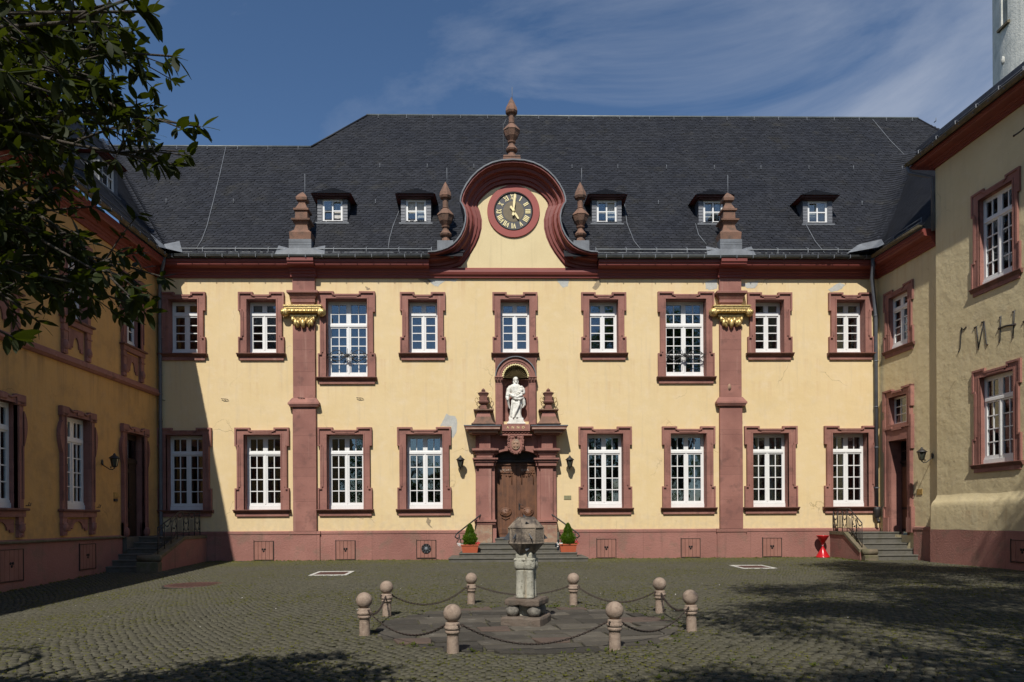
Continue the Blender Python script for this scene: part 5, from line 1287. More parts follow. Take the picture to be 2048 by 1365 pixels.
# --- handrails at the entrance
def handrail(sgn, lab):
    H = empty('handrail', Matrix.Translation((PX + sgn * 1.35, -.5, 0))); tag(H, lab, 'handrail', 'iron handrails of the entrance'); I = M['iron']
    A = Vector((sgn * -.02, .25, 1.78)); B_ = Vector((sgn * .92, -1.0, 1.02))
    b = MB(); path = [A + Vector((-sgn * .18, 0, -.16)), A + Vector((-sgn * .22, 0, -.06)), A + Vector((-sgn * .16, 0, .0)), A, B_, B_ + Vector((sgn * .04, -.03, -.10)), B_ + Vector((-sgn * .04, .02, -.17)), B_ + Vector((-sgn * .12, .06, -.10)), B_ + Vector((-sgn * .10, .05, .0))]
    b.tube(path, .028, I, 8); b.obj('rail', H)
    c_ = MB(); c_.tube([B_ + Vector((-sgn * .10, .05, -.02)), B_ + Vector((-sgn * .12, .05, -.16)), B_ + Vector((-sgn * .02, .03, -.3)), B_ + Vector((-sgn * .08, .03, -.40)), B_ + Vector((-sgn * .17, .05, -.36)), B_ + Vector((-sgn * .16, .05, -.22)), B_ + Vector((-sgn * .08, .04, -.12))], .017, I, 6)
    c_.tube([A + Vector((-sgn * .05, 0, -.02)), A + Vector((-sgn * .08, 0, -.12)), A + Vector((-sgn * .16, 0, -.14)), A + Vector((-sgn * .17, 0, -.05))], .014, I, 6); c_.obj('scroll', H)
    d = MB(); d.tube([A + Vector((0, 0, -.01)), Vector((A.x, A.y + .1, A.z - .28)), Vector((A.x - sgn * .2, .35, A.z - .3))], .013, I, 6); d.tube([B_ + Vector((-sgn * .14, .08, -.2)), Vector((B_.x - sgn * .6, .42, B_.z - .12))], .012, I, 6); d.obj('bracket', H)
handrail(-1, 'black iron handrail with curled ends on the left of the entrance'); handrail(1, 'black iron handrail with curled ends on the right of the entrance')

# --- planters with topiary
def planter(x, lab, lab2, flip):
    y = -1.55; z = .332
    Pn = empty('planter', Matrix.Translation((x, y, z))); tag(Pn, lab, 'planter', 'terracotta boxes on the entrance steps')
    b = MB(); t = M['terracotta']
    vs = []
    for (hx, hy, zz_) in ((.27, .11, 0), (.31, .135, .26), (.335, .155, .262), (.335, .155, .31), (.305, .125, .31), (.30, .12, .27)): vs += [(-hx, -hy, zz_), (hx, -hy, zz_), (hx, hy, zz_), (-hx, hy, zz_)]
    fs = [(3, 2, 1, 0)] + [(r * 4 + i, r * 4 + (i + 1) % 4, r * 4 + 4 + (i + 1) % 4, r * 4 + 4 + i) for r in range(5) for i in range(4)]
    b.add(vs, fs, t); b.obj('box', Pn); s_ = MB(); s_.box(-.30, .30, -.12, .12, .2, .272, M['soil']); s_.obj('soil', Pn)
    fl = empty('flowers', Matrix.Identity(4)); fl.parent = Pn
    for cx, n, mt in ((-.33 if not flip else -.30, 14, 'petalwhite'), (.27, 12, 'petalred')):
        q = MB()
        for k in range(n):
            c0 = (cx + random.gauss(0, .055), random.gauss(-.06, .05), .36 + random.gauss(0, .035) - (.05 if mt == 'petalwhite' else 0) - abs(cx) * 0)
            for j in range(5):
                a = j * 1.257; q.add([c0, (c0[0] + .03 * math.cos(a), c0[1] - .012, c0[2] + .03 * math.sin(a)), (c0[0] + .03 * math.cos(a + 1), c0[1] - .008, c0[2] + .03 * math.sin(a + 1))], [(0, 1, 2)], M[mt])
        q.obj('white_blossoms' if mt == 'petalwhite' else 'red_blossoms', fl)
    pts = np.array([(random.uniform(-.3, .3), random.uniform(-.12, .1), .3) for _ in range(60)]); o = tufts('leaves', pts, .09, M['boxleaf'], 6, fl, .2)
    # topiary: ball with a tall tip
    T = empty('topiary_bush', Matrix.Translation((x + .0, y, z + .28))); tag(T, lab2, 'shrub', 'clipped bushes in the entrance planters')
    prof = [(.0, .10), (.06, .17), (.14, .215), (.24, .24), (.33, .225), (.40, .175), (.45, .135), (.53, .135), (.60, .115), (.67, .075), (.74, .055), (.80, .01)]
    c_ = MB(); c_.lathe([(a, r * .88) for a, r in prof], M['boxleaf'], 14); c_.obj('core', T)
    P = []; Nn = []
    for _ in range(7000):
        zz_ = random.uniform(0, .80); r = np.interp(zz_, [a for a, _ in prof], [r for _, r in prof]); a = random.uniform(0, 2 * PI); rr = r * random.uniform(.80, 1.12) * (1 + .22 * noise.noise((math.cos(a) * 3, math.sin(a) * 3, zz_ * 11)))
        if random.random() > r / .235 + .15: continue
        P.append((rr * math.cos(a), rr * math.sin(a), zz_)); Nn.append((math.cos(a), math.sin(a), .6))
    P = np.array(P); Nn = np.array(Nn) + rng.normal(0, .5, (len(P), 3)); Nn /= np.linalg.norm(Nn, axis=1)[:, None]; k = len(P)
    sd = np.cross(Nn, rng.normal(0, 1, (k, 3))); sd /= np.linalg.norm(sd, axis=1)[:, None]; ln = rng.uniform(.02, .045, k)[:, None]
    V = np.stack([P, P + Nn * ln * .5 + sd * ln * .3, P + Nn * ln, P + Nn * ln * .5 - sd * ln * .3], 1)
    put('foliage', np_mesh('foliage', V.reshape(-1, 3), np.arange(k * 4), 4, M['boxleaf'], rng.random(k)), T)
    tr = MB(); tr.tube([(0, 0, -.05), (0, 0, .1)], .02, M['bark'], 6); tr.obj('stem', T)
yst = -1.55
planter(FRONT.at(940, 1095, yst)[0], 'terracotta planter box with white and red flowers on the left end of the steps', 'clipped green conifer in the left planter on the steps', False)
planter(FRONT.at(1136, 1095, yst)[0], 'terracotta planter box with white and pink-red flowers on the right end of the steps', 'clipped green conifer in the right planter on the steps', True)

# --- wall lanterns and plates
def lantern(wall, px, py, lab, out=.33, grp='black wall lanterns'):
    """px,py: centre of the lantern body; arm comes from the wall"""
    u, z = wall.at(px, py, -out)
    L_ = empty('wall_lantern', wall.M @ Matrix.Translation((u, -out, z))); tag(L_, lab, 'lantern', grp); I = M['iron']
    g = MB(); g.lathe([(-.15, .075), (.10, .125)], M['lampglass'], 6, smooth=False); g.obj('glass', L_)
    f = MB()
    for k in range(6):
        a = k * PI / 3; f.tube([(.078 * math.cos(a), .078 * math.sin(a), -.155), (.13 * math.cos(a), .13 * math.sin(a), .10)], .009, I, 5)
    f.lathe([(-.19, .02), (-.18, .055), (-.15, .085), (-.145, .085)], I, 6, smooth=False); f.lathe([(.095, .135), (.11, .175), (.12, .175), (.17, .12), (.21, .07), (.225, .04), (.25, .045), (.27, .03), (.29, .005)], I, 12); f.ball((0, 0, -.21), .022, I, 8, 6); f.obj('lamp_cap', L_)
    a = MB(); a.tube([(0, 0, -.2), (0, .06, -.26), (0, .16, -.25), (0, out - .06, -.12), (0, out - .02, -.05)], .016, I, 7); a.tube(scroll((0, .12, -.19), .05, .01, 0, 1.2, 10), .009, I, 5); a.obj('arm', L_)
    b = MB(); b.lathe([(0, .04), (.02, .07), (.03, .05), (.04, .02)], I, 14, Matrix.Translation((0, out, -.02)) @ RX @ Matrix.Scale(1.5, 4, (0, 1, 0))); b.obj('wall_plate', L_)
lantern(FRONT, 921, 926, 'black iron wall lantern left of the entrance portal'); lantern(FRONT, 1139.5, 926, 'black iron wall lantern right of the entrance portal')
def plate(wall, l, t, r, b_, mat, lab, name='name_plate', cat='plaque', pr=.02):
    u0, z1 = wall.at(l, t, -pr); u1, z0 = wall.at(r, b_, -pr); b = MB(); b.box(u0, u1, -pr, -.001, z0, z1, M[mat], bev=.003); o = b.obj(name, None, wall.M); tag(o, lab, cat); return o
plate(FRONT, 1128, 991.5, 1142.5, 999.5, 'greenplate', 'small olive green plate on the yellow wall right of the portal')

# --- statue
def statue():
    x = (nl + nr) / 2 + .01; z0 = zn0 + .005; y0 = -.06
    S_ = empty('statue', Matrix.Translation((x, y0, z0))); tag(S_, 'white marble statue of a bearded robed figure in the niche above the main door', 'statue')
    b = MB(); mt = M['marble']
    b.box(-.36, .36, -.21, .2, 0, .07, mt, bev=.02); b.box(-.31, .31, -.18, .18, .071, .14, mt, bev=.02); b.box(-.28, .28, -.16, .16, .141, .25, mt, bev=.015); b.obj('plinth', S_)
    f = MB(); H = 1.62; zb = .25; NSg = 48
    def ring(t):                                        # half widths, centre offset for the robed body
        keys = [(0, .25, .16, -.02, 0), (.06, .23, .15, -.02, 0), (.2, .205, .15, -.01, -.01), (.38, .21, .16, .03, -.02), (.5, .19, .145, .03, -.01), (.58, .165, .12, .01, .0), (.68, .19, .13, -.02, .0), (.76, .225, .13, -.03, .0), (.80, .20, .115, -.03, 0), (.835, .075, .075, -.02, -.01), (.86, .062, .065, -.015, -.015)]
        for a, c_ in zip(keys[:-1], keys[1:]):
            if a[0] <= t <= c_[0]:
                k = (t - a[0]) / (c_[0] - a[0]); return [a[i] + (c_[i] - a[i]) * k for i in range(1, 5)]
        return keys[-1][1:]
    vs = []; rows = 64
    for j in range(rows + 1):
        t = .86 * j / rows; hw, hd, ox, oy = ring(t)
        for i in range(NSg):
            a = 2 * PI * i / NSg; amp = .16 * (1 - t / .62) if t < .62 else .035
            fold = amp * (math.sin(a * 9 + t * 7 + 1.2 * math.sin(t * 9)) * .55 + math.sin(a * 5 - t * 13) * .45)
            if .35 < t < .62: fold += .10 * math.sin(a * 2 + t * 34)
            k = 1 + fold; vs.append((ox + hw * k * math.cos(a), oy + hd * k * math.sin(a), zb + H * t))
    fs = [(j * NSg + i, j * NSg + (i + 1) % NSg, (j + 1) * NSg + (i + 1) % NSg, (j + 1) * NSg + i) for j in range(rows) for i in range(NSg)] + [tuple(range(NSg - 1, -1, -1)), tuple(rows * NSg + i for i in range(NSg))]
    f.add(vs, fs, mt, True)
    hz = zb + H * .925; hx = -.005
    f.ball((hx, -.03, hz), .088, mt, 18, 12, (.86, .98, 1.28))          # head
    f.ball((hx - .005, .015, hz + .02), .10, mt, 16, 12, (1.0, .9, 1.18), .25)  # hair
    for s2 in (-1, 1): f.ball((hx + s2 * .075, .01, hz - .08), .045, mt, 10, 8, (.8, 1, 1.9), .4)
    f.ball((hx + .008, -.095, hz - .085), .045, mt, 12, 9, (.95, .8, 1.5), .3)  # beard
    f.ball((hx + .012, -.122, hz - .01), .017, mt, 8, 6, (.8, 1, 1.7)); f.tube([(hx - .05, -.105, hz + .035), (hx + .01, -.118, hz + .038), (hx + .06, -.10, hz + .035)], .012, mt, 6)
    for s2 in (-1, 1): f.ball((hx + .008 + s2 * .032, -.108, hz + .012), .011, mt, 7, 5)
    # right arm (viewer left) hanging with bunched sleeve, hand at hip
    f.tube([(-.20, .0, zb + 1.24), (-.28, -.01, zb + 1.12), (-.31, -.03, zb + .98), (-.335, -.09, zb + .86)], (.085, .095, .085, .07), mt, 12); f.tube([(-.30, -.02, zb + .93), (-.34, -.06, zb + .82), (-.33, -.10, zb + .74), (-.29, -.03, zb + .55), (-.25, .0, zb + .38)], (.09, .085, .06, .045, .02), mt, 10)
    f.tube([(-.335, -.08, zb + .86), (-.345, -.13, zb + .80), (-.34, -.15, zb + .75)], (.035, .03, .028), mt, 8)
    for k in range(4): f.tube([(-.36 + k * .016, -.15, zb + .76), (-.362 + k * .016, -.165, zb + .715), (-.355 + k * .016, -.155, zb + .68 + .008 * abs(k - 1))], .0085, mt, 5)
    f.tube([(-.325, -.14, zb + .775), (-.305, -.165, zb + .74)], .010, mt, 5)
    # left arm bent, hand under the orb
    f.tube([(.17, .0, zb + 1.24), (.26, -.01, zb + 1.12), (.285, -.04, zb + .98)], (.085, .10, .09), mt, 12); f.tube([(.285, -.04, zb + .99), (.24, -.13, zb + .95), (.19, -.19, zb + .97)], (.085, .06, .036), mt, 10)
    for k in range(4): f.tube([(.185, -.19, zb + .965 + k * .016), (.145, -.21, zb + .965 + k * .018), (.115, -.205, zb + .985 + k * .018)], .0085, mt, 5)
    f.tube([(.19, -.2, zb + .99), (.185, -.21, zb + 1.04)], .010, mt, 5)
    f.ball((.20, -.14, zb + 1.08), .085, mt, 14, 10)                     # orb
    f.ball((.20, -.10, zb + 1.19), .055, mt, 10, 8, (1, 1, 1), .5)
    # mantle: a thick sash slung across the hips and a wing of cloth at the right
    f.tube([(-.24, -.08, zb + .96), (-.1, -.19, zb + .84), (.05, -.21, zb + .80), (.2, -.17, zb + .88), (.27, -.06, zb + .98)], (.04, .055, .06, .06, .05), mt, 10)
    f.tube([(-.22, -.1, zb + .88), (-.02, -.2, zb + .74), (.14, -.2, zb + .72), (.27, -.08, zb + .80)], (.03, .05, .05, .05), mt, 10); f.tube([(.05, -.17, zb + .80), (-.08, -.2, zb + .93), (.16, -.18, zb + 1.02)], (.03, .03, .03), mt, 8)
    f.tube([(.22, -.06, zb + .84), (.29, -.03, zb + .68), (.33, -.01, zb + .52), (.25, .0, zb + .40)], (.07, .08, .06, .02), mt, 10); f.tube([(.12, -.15, zb + .75), (.1, -.19, zb + .5), (-.02, -.2, zb + .22), (-.08, -.17, zb + .06)], (.05, .05, .04, .03), mt, 8)
    f.tube([(-.14, -.14, zb + .7), (-.18, -.15, zb + .4), (-.2, -.13, zb + .05)], (.03, .04, .03), mt, 8); f.tube([(.02, -.17, zb + .03), (.04, -.2, zb + .02)], .035, mt, 8); f.tube([(-.1, -.17, zb + .03), (-.12, -.22, zb + .02)], .035, mt, 8)
    o = f.obj('figure', S_); r = o.modifiers.new('r', 'REMESH'); r.mode = 'VOXEL'; r.voxel_size = .011; r.use_smooth_shade = True
    sm = o.modifiers.new('s', 'SMOOTH'); sm.factor = .5; sm.iterations = 1
statue()
# ================================================================== LEFT WING
LW = empty('side_wing_building', Matrix.Identity(4)); tag(LW, 'shaded ochre yellow wing with red window surrounds along the left of the yard', 'building')
XE = XL + OV
def LU(px, py, y=0.0): return LEFT.at(px, py, y)
ow_ = {'lg': dict(ow=1.26, oh=2.86, toph=.70, cols=2, rows=4, toprows=1, band=.335, mull=.045)}
OCH = M['ochre']
lholes = []
def wing_surround(u, z, ow, oh, door=False):
    """curvy surround with shoulders and hanging ears; local to the left wall"""
    b = MB(); st = M['redstone']; ix = ow / 2; fr = -.09
    bd = .24; top = oh + .26
    for sg in (1, -1):
        b.box(sg * ix, sg * (ix + bd), fr, .02, 0, top - .02, st)
        # shoulder bulge
        n = 12; z0, z1 = oh - 1.15, oh - .18
        vs = []
        for i in range(n + 1):
            t = i / n; zz = z0 + (z1 - z0) * t; e = .17 * math.sin(PI * t) ** .8 * (.55 + .45 * t) + .0
            vs += [(sg * (ix + bd + e), fr - .03, zz), (sg * (ix + bd - .01), fr - .03, zz), (sg * (ix + bd + e), .0, zz)]
        for i in range(n):
            a = i * 3; q = (a, a + 3, a + 4, a + 1); s_ = (a, a + 2, a + 5, a + 3)
            b.add(vs, [q if sg < 0 else q[::-1], s_ if sg < 0 else s_[::-1]], st)
        b.box(sg * (ix + bd - .32), sg * (ix + bd + .05), fr - .05, .02, top - .30, top, st, bev=.02)
        b.box(sg * (ix + bd - .30), sg * (ix + bd + .03), fr - .065, fr - .051, top - .22, top - .2, M['redstone_dark'])
        b.box(sg * (ix + .03), sg * (ix + .07), fr - .025, fr + .002, 0, oh, st); b.box(sg * (ix + bd - .06), sg * (ix + bd - .01), fr - .03, fr + .002, .25, oh - 1.15, st)
        b.add([(sg * ix, fr, 0), (sg * ix, .5, 0), (sg * ix, .5, oh), (sg * ix, fr, oh)], [(0, 1, 2, 3) if sg < 0 else (3, 2, 1, 0)], st)
        for k in range(3): b.box(sg * (ix + .06 + k * .05), sg * (ix + .085 + k * .05), fr - .07, fr - .05, top - .26, top - .23, M['redstone_dark'])
    b.box(-ix - bd + .1, ix + bd - .1, fr - .02, .02, oh, top - .12, st); b.box(-.16, .16, fr - .06, .02, top - .22, top - .03, st, bev=.03)
    b.tube([(-ix - bd + .3, fr - .03, top - .05), (-.35, fr - .03, top - .13), (-.16, fr - .03, top - .08)], .035, st, 6); b.tube([(ix + bd - .3, fr - .03, top - .05), (.35, fr - .03, top - .13), (.16, fr - .03, top - .08)], .035, st, 6)
    b.add([(-ix, fr, oh), (-ix, .5, oh), (ix, .5, oh), (ix, fr, oh)], [(0, 1, 2, 3)], st)
    if not door: b.add([(-ix, fr, 0), (ix, fr, 0), (ix, .5, 0), (-ix, .5, 0)], [(0, 1, 2, 3)], st)
    return b.mesh('surround')
def apron(parent, u, z, ow, h):
    """carved panel below a window between two consoles"""
    b = MB(); st = M['redstone']; e = ow / 2 + .24
    b.box(-e - .10, e + .10, -.20, .02, z - .07, z, M['redstone_dark'], bev=.015); b.box(-e - .03, e + .03, -.13, .02, z - .24, z - .071, st)
    for sg in (1, -1):
        b.box(sg * (e - .22), sg * e, -.10, .02, z - h, z - .241, st); b.box(sg * (e - .24), sg * (e + .02), -.13, .02, z - .46, z - .42, st)
        b.ball((sg * (e - .11), -.09, z - h + .26), .13, st, 10, 8, (1, .7, 1.25)); b.ball((sg * (e - .11), -.07, z - h + .08), .09, st, 10, 8, (1, .7, 1))
    P_ = [(-e + .34, z - .30), (-e + .34, z - h * .83), (-e + .48, z - h * .83), (-e + .50, z - h * .72)] ; w_ = e - .50
    for i in range(9): a = PI * i / 8; P_.append((-w_ * math.cos(a) * .72, z - h * .76 + h * .30 * math.sin(a)))
    P_ += [(e - .50, z - h * .72), (e - .48, z - h * .83), (e - .34, z - h * .83), (e - .34, z - .30)]
    b.prism(P_, -.045, .0, st)
    return b.obj('apron', parent, LEFT.M @ Matrix.Translation((u, 0, 0)))
ZS = 1.95
ug = [LU(107, 900)[0] * .5 + LU(195, 900)[0] * .5, None]
U2 = (LU(107, 880)[0] + LU(195, 880)[0]) / 2 - .02      # second ground floor window
U1 = LU(50, 900)[0] - (LU(195, 880)[0] - LU(107, 880)[0]) / 2 + .1
UD = -1.93
U0 = U1 - (U2 - U1)
lr = MB()
_cache['lg'] = None; fm, panes = frame_mesh(1.26, 2.86, ow_['lg']); _cache['lg'] = (fm, panes, wing_surround(0, 0, 1.26, 2.86), None, {})
_cache['lg'] = (fm, panes, _cache['lg'][2], None, {})
def wing_window(u, z, key, s_):
    fm_, panes_, sm_, _, pm_ = _cache[key]
    o = put('window', fm_, LW, LEFT.M @ Matrix.Translation((u, -.19, z))); put('surround', sm_, o, Matrix.Translation((0, .19, 0)))
    for (x0, x1, z0, z1) in panes_:
        k = (round(x1 - x0, 3), round(z1 - z0, 3))
        if k not in pm_: b = MB(); a, c_ = (x1 - x0) / 2, (z1 - z0) / 2; b.box(-a, a, 0, .006, -c_, c_, M['glass']); pm_[k] = b.mesh('pane')
        p_ = put('pane', pm_[k], o, Matrix.Translation(((x0 + x1) / 2, .365, (z0 + z1) / 2))); p_.rotation_euler = (random.gauss(0, .005), 0, random.gauss(0, .005))
    lholes.append((u - s_['ow'] / 2, u + s_['ow'] / 2, z, z + s_['oh'])); room(lr, u, z, s_['ow'], s_['oh'], LEFT.M)
    return o
for u in (U2, U1, U0, U0 - (U2 - U1), U0 - 2 * (U2 - U1)):
    wing_window(u, ZS, 'lg', ow_['lg']); apron(LW, u, ZS, 1.26, .80)
for a_, c_ in ((-.6, -.28), (-.28, .12)): drape(LEFT, U2, ZS, a_, c_, .2, 2.7, M['tan_curtain'], parent=LW, y=.30)
drape(LEFT, U1, ZS, -.6, .0, .2, 2.7, M['tan_curtain'], parent=LW, y=.3)
us = dict(ow=.98, oh=2.28, toph=.5, cols=1, rows=4, toprows=1, band=.3, mull=.04)
fm, panes = frame_mesh(.98, 2.28, us); _cache['lu'] = (fm, panes, wing_surround(0, 0, .98, 2.28), None, {})
UU3 = (LU(236, 690)[0] + LU(288, 700)[0]) / 2; UU2 = (LU(116.5, 640)[0] + LU(180, 640)[0]) / 2
dU = UU3 - UU2; ZU = 7.84
for k in range(6):
    u = UU3 - k * dU; wing_window(u, ZU, 'lu', us); apron(LW, u, ZU, .98, ZU - 6.69)
# doorway and door
dow, doh, dz0 = 1.26, 3.72, 1.02
lholes.append((UD - dow / 2, UD + dow / 2, dz0 - .1, dz0 + doh))
DW = empty('side_door', LEFT.M @ Matrix.Translation((UD, -.2, dz0))); DW.parent = LW
put('surround', wing_surround(0, 0, dow, doh, True), DW, Matrix.Translation((0, .2, 0)))
b = MB(); b.box(-dow / 2 - .3, 1.9, -.02, .75, -.5, .0, M['step']); b.obj('threshold', DW)
b = MB(); W_ = M['oakdark']; b.box(-dow / 2, dow / 2, .42, .5, 0, doh, W_)
for sg in (-1, 1):
    for z0, z1 in ((.12, .9), (1.0, 2.3), (2.45, 2.62)): b.box(sg * .06, sg * (dow / 2 - .07), .395, .42, z0, z1, W_, bev=.02)
b.box(-dow / 2, dow / 2, .38, .42, 2.66, 2.78, W_, bev=.02); b.obj('door_leaf', DW)
g = MB(); g.box(-dow / 2 + .06, dow / 2 - .06, .40, .405, 2.84, 3.5, M['glass']); g.obj('fanlight', DW)
b = MB(); b.box(-.02, .03, .36, .4, 1.05, 1.25, M['iron']); b.tube([(0, .37, 1.15), (0, .32, 1.15), (.12, .32, 1.15)], .012, M['iron'], 6); b.obj('door_handle', DW)
for sg in (-1, 1):
    b = MB(); b.ball((sg * (dow / 2 + .10), .1, .16), .15, M['redstone'], 10, 8, (.9, .8, 1.3)); b.box(sg * (dow / 2), sg * (dow / 2 + .24), .09, .3, 0, .5, M['redstone']); b.obj('jamb_foot', DW)
w = MB(); grid_wall(w, -34, .3, .2, ZC0 + .6, lholes, OCH, X=LEFT.M); w.obj('wall', LW); lr.obj('interior', LW)
b = MB(); plinth_piece(b, -34, UD - dow / 2 - .35, 1.09, -.10, LEFT.M, -1.0, M['plinth']); b.box(-34, UD - dow / 2 - .33, -.17, .0, .985, 1.06, M['coping'], X=LEFT.M, bev=.02); b.obj('plinth', LW)
b = MB(); sweep_profile(b, [(0, 6.40), (.08, 6.40), (.12, 6.44), (.16, 6.47), (.16, 6.52), (.10, 6.54), (.10, 6.64), (.05, 6.67), (0, 6.69)], -34, -.02, M['redstone'], LEFT.M); b.obj('string_course', LW)
b = MB(); sweep_profile(b, [(a, z - .02) for a, z in CPROF], -34, 0, M['cornice'], LEFT.M, m1=-1); b.obj('cornice', LW)
g = MB(); gutter(g, -34, -.58, YG, ZG, LEFT.M, mat=M['coping']); o = g.obj('gutter', LW)
hk = MB(); hk.box(-.012, .012, YG - .105, YG - .085, ZG - .09, ZG + .03, M['lead']); hk.tube([(0, YG + .0, ZG + .02), (0, YG + .09, ZG + .1)], .01, M['lead'], 4); hm2 = hk.mesh('gutter_bracket')
for i in range(36): put('gutter_bracket', hm2, o, LEFT.M @ Matrix.Translation((-.9 - i * .62, 0, 0)))
# roof of the wing
rf = MB(); rd = Y_R2 - Y_E
rf.add([(XE, -34, Z_E - .02), (XE, Y_E, Z_E - .02), (XE - rd, Y_R2, zroof(Y_R2) - .02), (XE - rd, -34, zroof(Y_R2) - .02)], [(0, 1, 2, 3)], M['slate'])
rf.add([(XE - rd, -34, zroof(Y_R2) - .02), (XE - rd, Y_R2, zroof(Y_R2) - .02), (XE - 2 * rd, Y_R2, Z_E), (XE - 2 * rd, -34, Z_E)], [(0, 1, 2, 3)], M['slate'])
wroof = rf.obj('roof', LW)
def wing_inside(u, d): return (u < Y_E + d + .02) & (d < rd)
slates('slates', (XE + .06, 0, Z_E - .06 * SL), (0, 1, 0), (-1, 0, 0), SL, -27, Y_R2 + .2, rd * SLV + .1, wing_inside, wroof)
b = MB(); b.tube([(XE - rd, -34, zroof(Y_R2) + .02), (XE - rd, Y_R2, zroof(Y_R2) + .02)], .06, M['zinc'], 6); b.obj('ridge_capping', wroof)
# swept valley slates where the two roofs meet
def valley(P0, step, ua, ub, n_c, parent, sp0, spk):
    """courses sweeping through a valley. P0 foot, step: valley vector per metre of run, ua/ub horizontal unit vectors along the two eaves away from the valley"""
    P0, step, ua, ub = Vector(P0), Vector(step), Vector(ua), Vector(ub); b = MB(); dd = .115; tones = []
    nrm = (Vector((0, 0, 1)) * 1.2 + (ua + ub).normalized() * 1.0).normalized()
    def Pt(d, t):
        sp = sp0 + spk * d; u_ = ua if t < 0 else ub
        return P0 + step * d + u_ * (abs(t) * sp) + nrm * (.16 * (1 - abs(t)) ** 2)
    for k in range(n_c):
        d0 = .1 + k * dd; m_ = 10
        for i in range(m_):
            t0, t1 = -1 + 2 * i / m_ , -1 + 2 * (i + .97) / m_; l_ = .035 + random.uniform(0, .01)
            b.add([Pt(d0, t0) + nrm * l_, Pt(d0, t1) + nrm * l_, Pt(d0 + dd * 1.25, t1) + nrm * .012, Pt(d0 + dd * 1.25, t0) + nrm * .012], [(0, 1, 2, 3)], M['slate'])
    me = b.mesh('valley_slates'); ta = me.attributes.new('tone', 'FLOAT', 'FACE'); ta.data.foreach_set('value', rng.random(len(me.polygons)).astype(np.float32)); tag(put('valley_slates', me, parent), kind='stuff')
valley((XE, Y_E, Z_E), (-1, 1, SL), (0, -1, 0), (1, 0, 0), 44, wroof, .35, .0)
b = MB(); vs = [(XE + .02, Y_E - .55, Z_E + .02), (XE + .65, Y_E - .0, Z_E + .02), (XE + .35, Y_E + .42, Z_E + .62), (XE - .2, Y_E + .25, Z_E + .42), (XE - .42, Y_E - .3, Z_E + .62), (XE + .1, Y_E - .1, Z_E + .12)]
b.add([(v[0], v[1], v[2] + .08) for v in vs], [(5, 0, 1), (5, 1, 2), (5, 2, 3), (5, 3, 4), (5, 4, 0)], M['lead']); b.obj('lead_valley', wroof)
b = MB(); p0, p1 = (XE - 3.0, -5.6, Z_E + SL * 3.0 + .08), (XE - .15, -1.2, Z_E + SL * .15 + .08); b.tube([p0, p1], .018, M['lead'], 5); b.obj('lightning_wire', wroof)
b = MB()
b.tube([(XE - .1, -30, Z_E + .26), (XE - .1, -1.1, Z_E + .26)], .014, M['pipe'], 5); b.tube([(XE - .1, -30, Z_E + .38), (XE - .1, -1.1, Z_E + .38)], .014, M['pipe'], 5); b.obj('snow_guard', wroof)
# wing dormers: place by where the window shows
def wing_dormer(px, py):
    d = ray(px, py); t = (XE - .81 - OV - CAMP.x) / d.x if False else None
    # front plane of the dormer: x = XL - .81 in wing coordinates (same offset from wall as on the main roof)
    k = (XL - .81 - CAMP.x) / d.x; y_ = CAMP.y + d.y * k
    X = LEFT.M @ Matrix.Translation((y_, 0, 0)); dormer(0, LW, X)
    return y_
wing_dormer(217, 372); wing_dormer(64, 240)
# stair hook / plates of the wing
plate(LEFT, 228.5, 985, 237, 996, 'brass', 'small brass name plate beside the left side door'); plate(LEFT, 230, 997.5, 236, 1003.5, 'iron', 'small black bell box below the brass plate at the left side door', 'bell_box', 'bell', .05)
lantern(LEFT, 229, 924, 'black iron wall lantern beside the left side door', .42)
hatch(LU(168, 1120)[0], LEFT, LW, z0=.08, z1=.84, hw=.42, yf=-.10); hatch(LU(14, 1120)[0], LEFT, LW, z0=.0, z1=.82, hw=.45, yf=-.10)
for px, py in ((54, 1012), (195, 1015)):
    u, z = LU(px, py, -.1); b = MB(); b.tube([(u - .05, -.1, z), (u + .05, -.16, z), (u + .08, -.16, z + .08)], .012, M['iron'], 5); b.tube([(u + .02, -.13, z), (u + .02, -.15, z + .1)], .01, M['iron'], 5); b.obj('shutter_hook', LW, LEFT.M)
for k in range(5):                                      # damp stains run from the string course: material patches with their own ragged outline
    pass

# ================================================================== DOWNPIPES
def downpipe(pts, parent, r=.065, name='downpipe', straps=(), mat='pipe'):
    b = MB(); b.tube(pts, r, M[mat], 12); o = b.obj(name, parent)
    for (x_, y_, z_) in straps: s_ = MB(); s_.lathe([(0, r + .008), (.0, r + .014), (.04, r + .014), (.04, r + .008)], M[mat], 12, Matrix.Translation((x_, y_, z_))); s_.obj('pipe_strap', o)
    return o
lx, ly = XL + .13, -.13
downpipe([(XL + .52, -.6, ZG - .08), (XL + .50, -.6, ZG - .3), (XL + .2, -.25, 10.9), (lx, ly, 10.4), (lx, ly, 1.5), (lx, ly, .5)], LW, straps=[(lx, ly, z_) for z_ in (9.2, 7.2, 5.4, 3.5, 2.2)])
rx_, ry_ = XR - .17, -.14
downpipe([(XR - .52, -.6, ZG - .08), (XR - .50, -.58, ZG - .4), (XR - .45, -.4, 10.9), (rx_, ry_, 9.6), (rx_, ry_, 1.95)], MAIN, .075, straps=[(rx_, ry_, z_) for z_ in (9.5, 7.7, 5.9, 4.3, 2.7)])
b = MB(); b.lathe([(0, .07), (.06, .12), (.3, .13), (.42, .15), (.45, .1)], M['iron'], 12, Matrix.Translation((rx_, ry_, 1.52))); b.tube([(rx_, ry_, 1.56), (rx_, ry_ - .12, 1.42), (rx_ - .02, ry_ - .2, 1.38)], .06, M['iron'], 8); b.obj('pipe_head', MAIN)

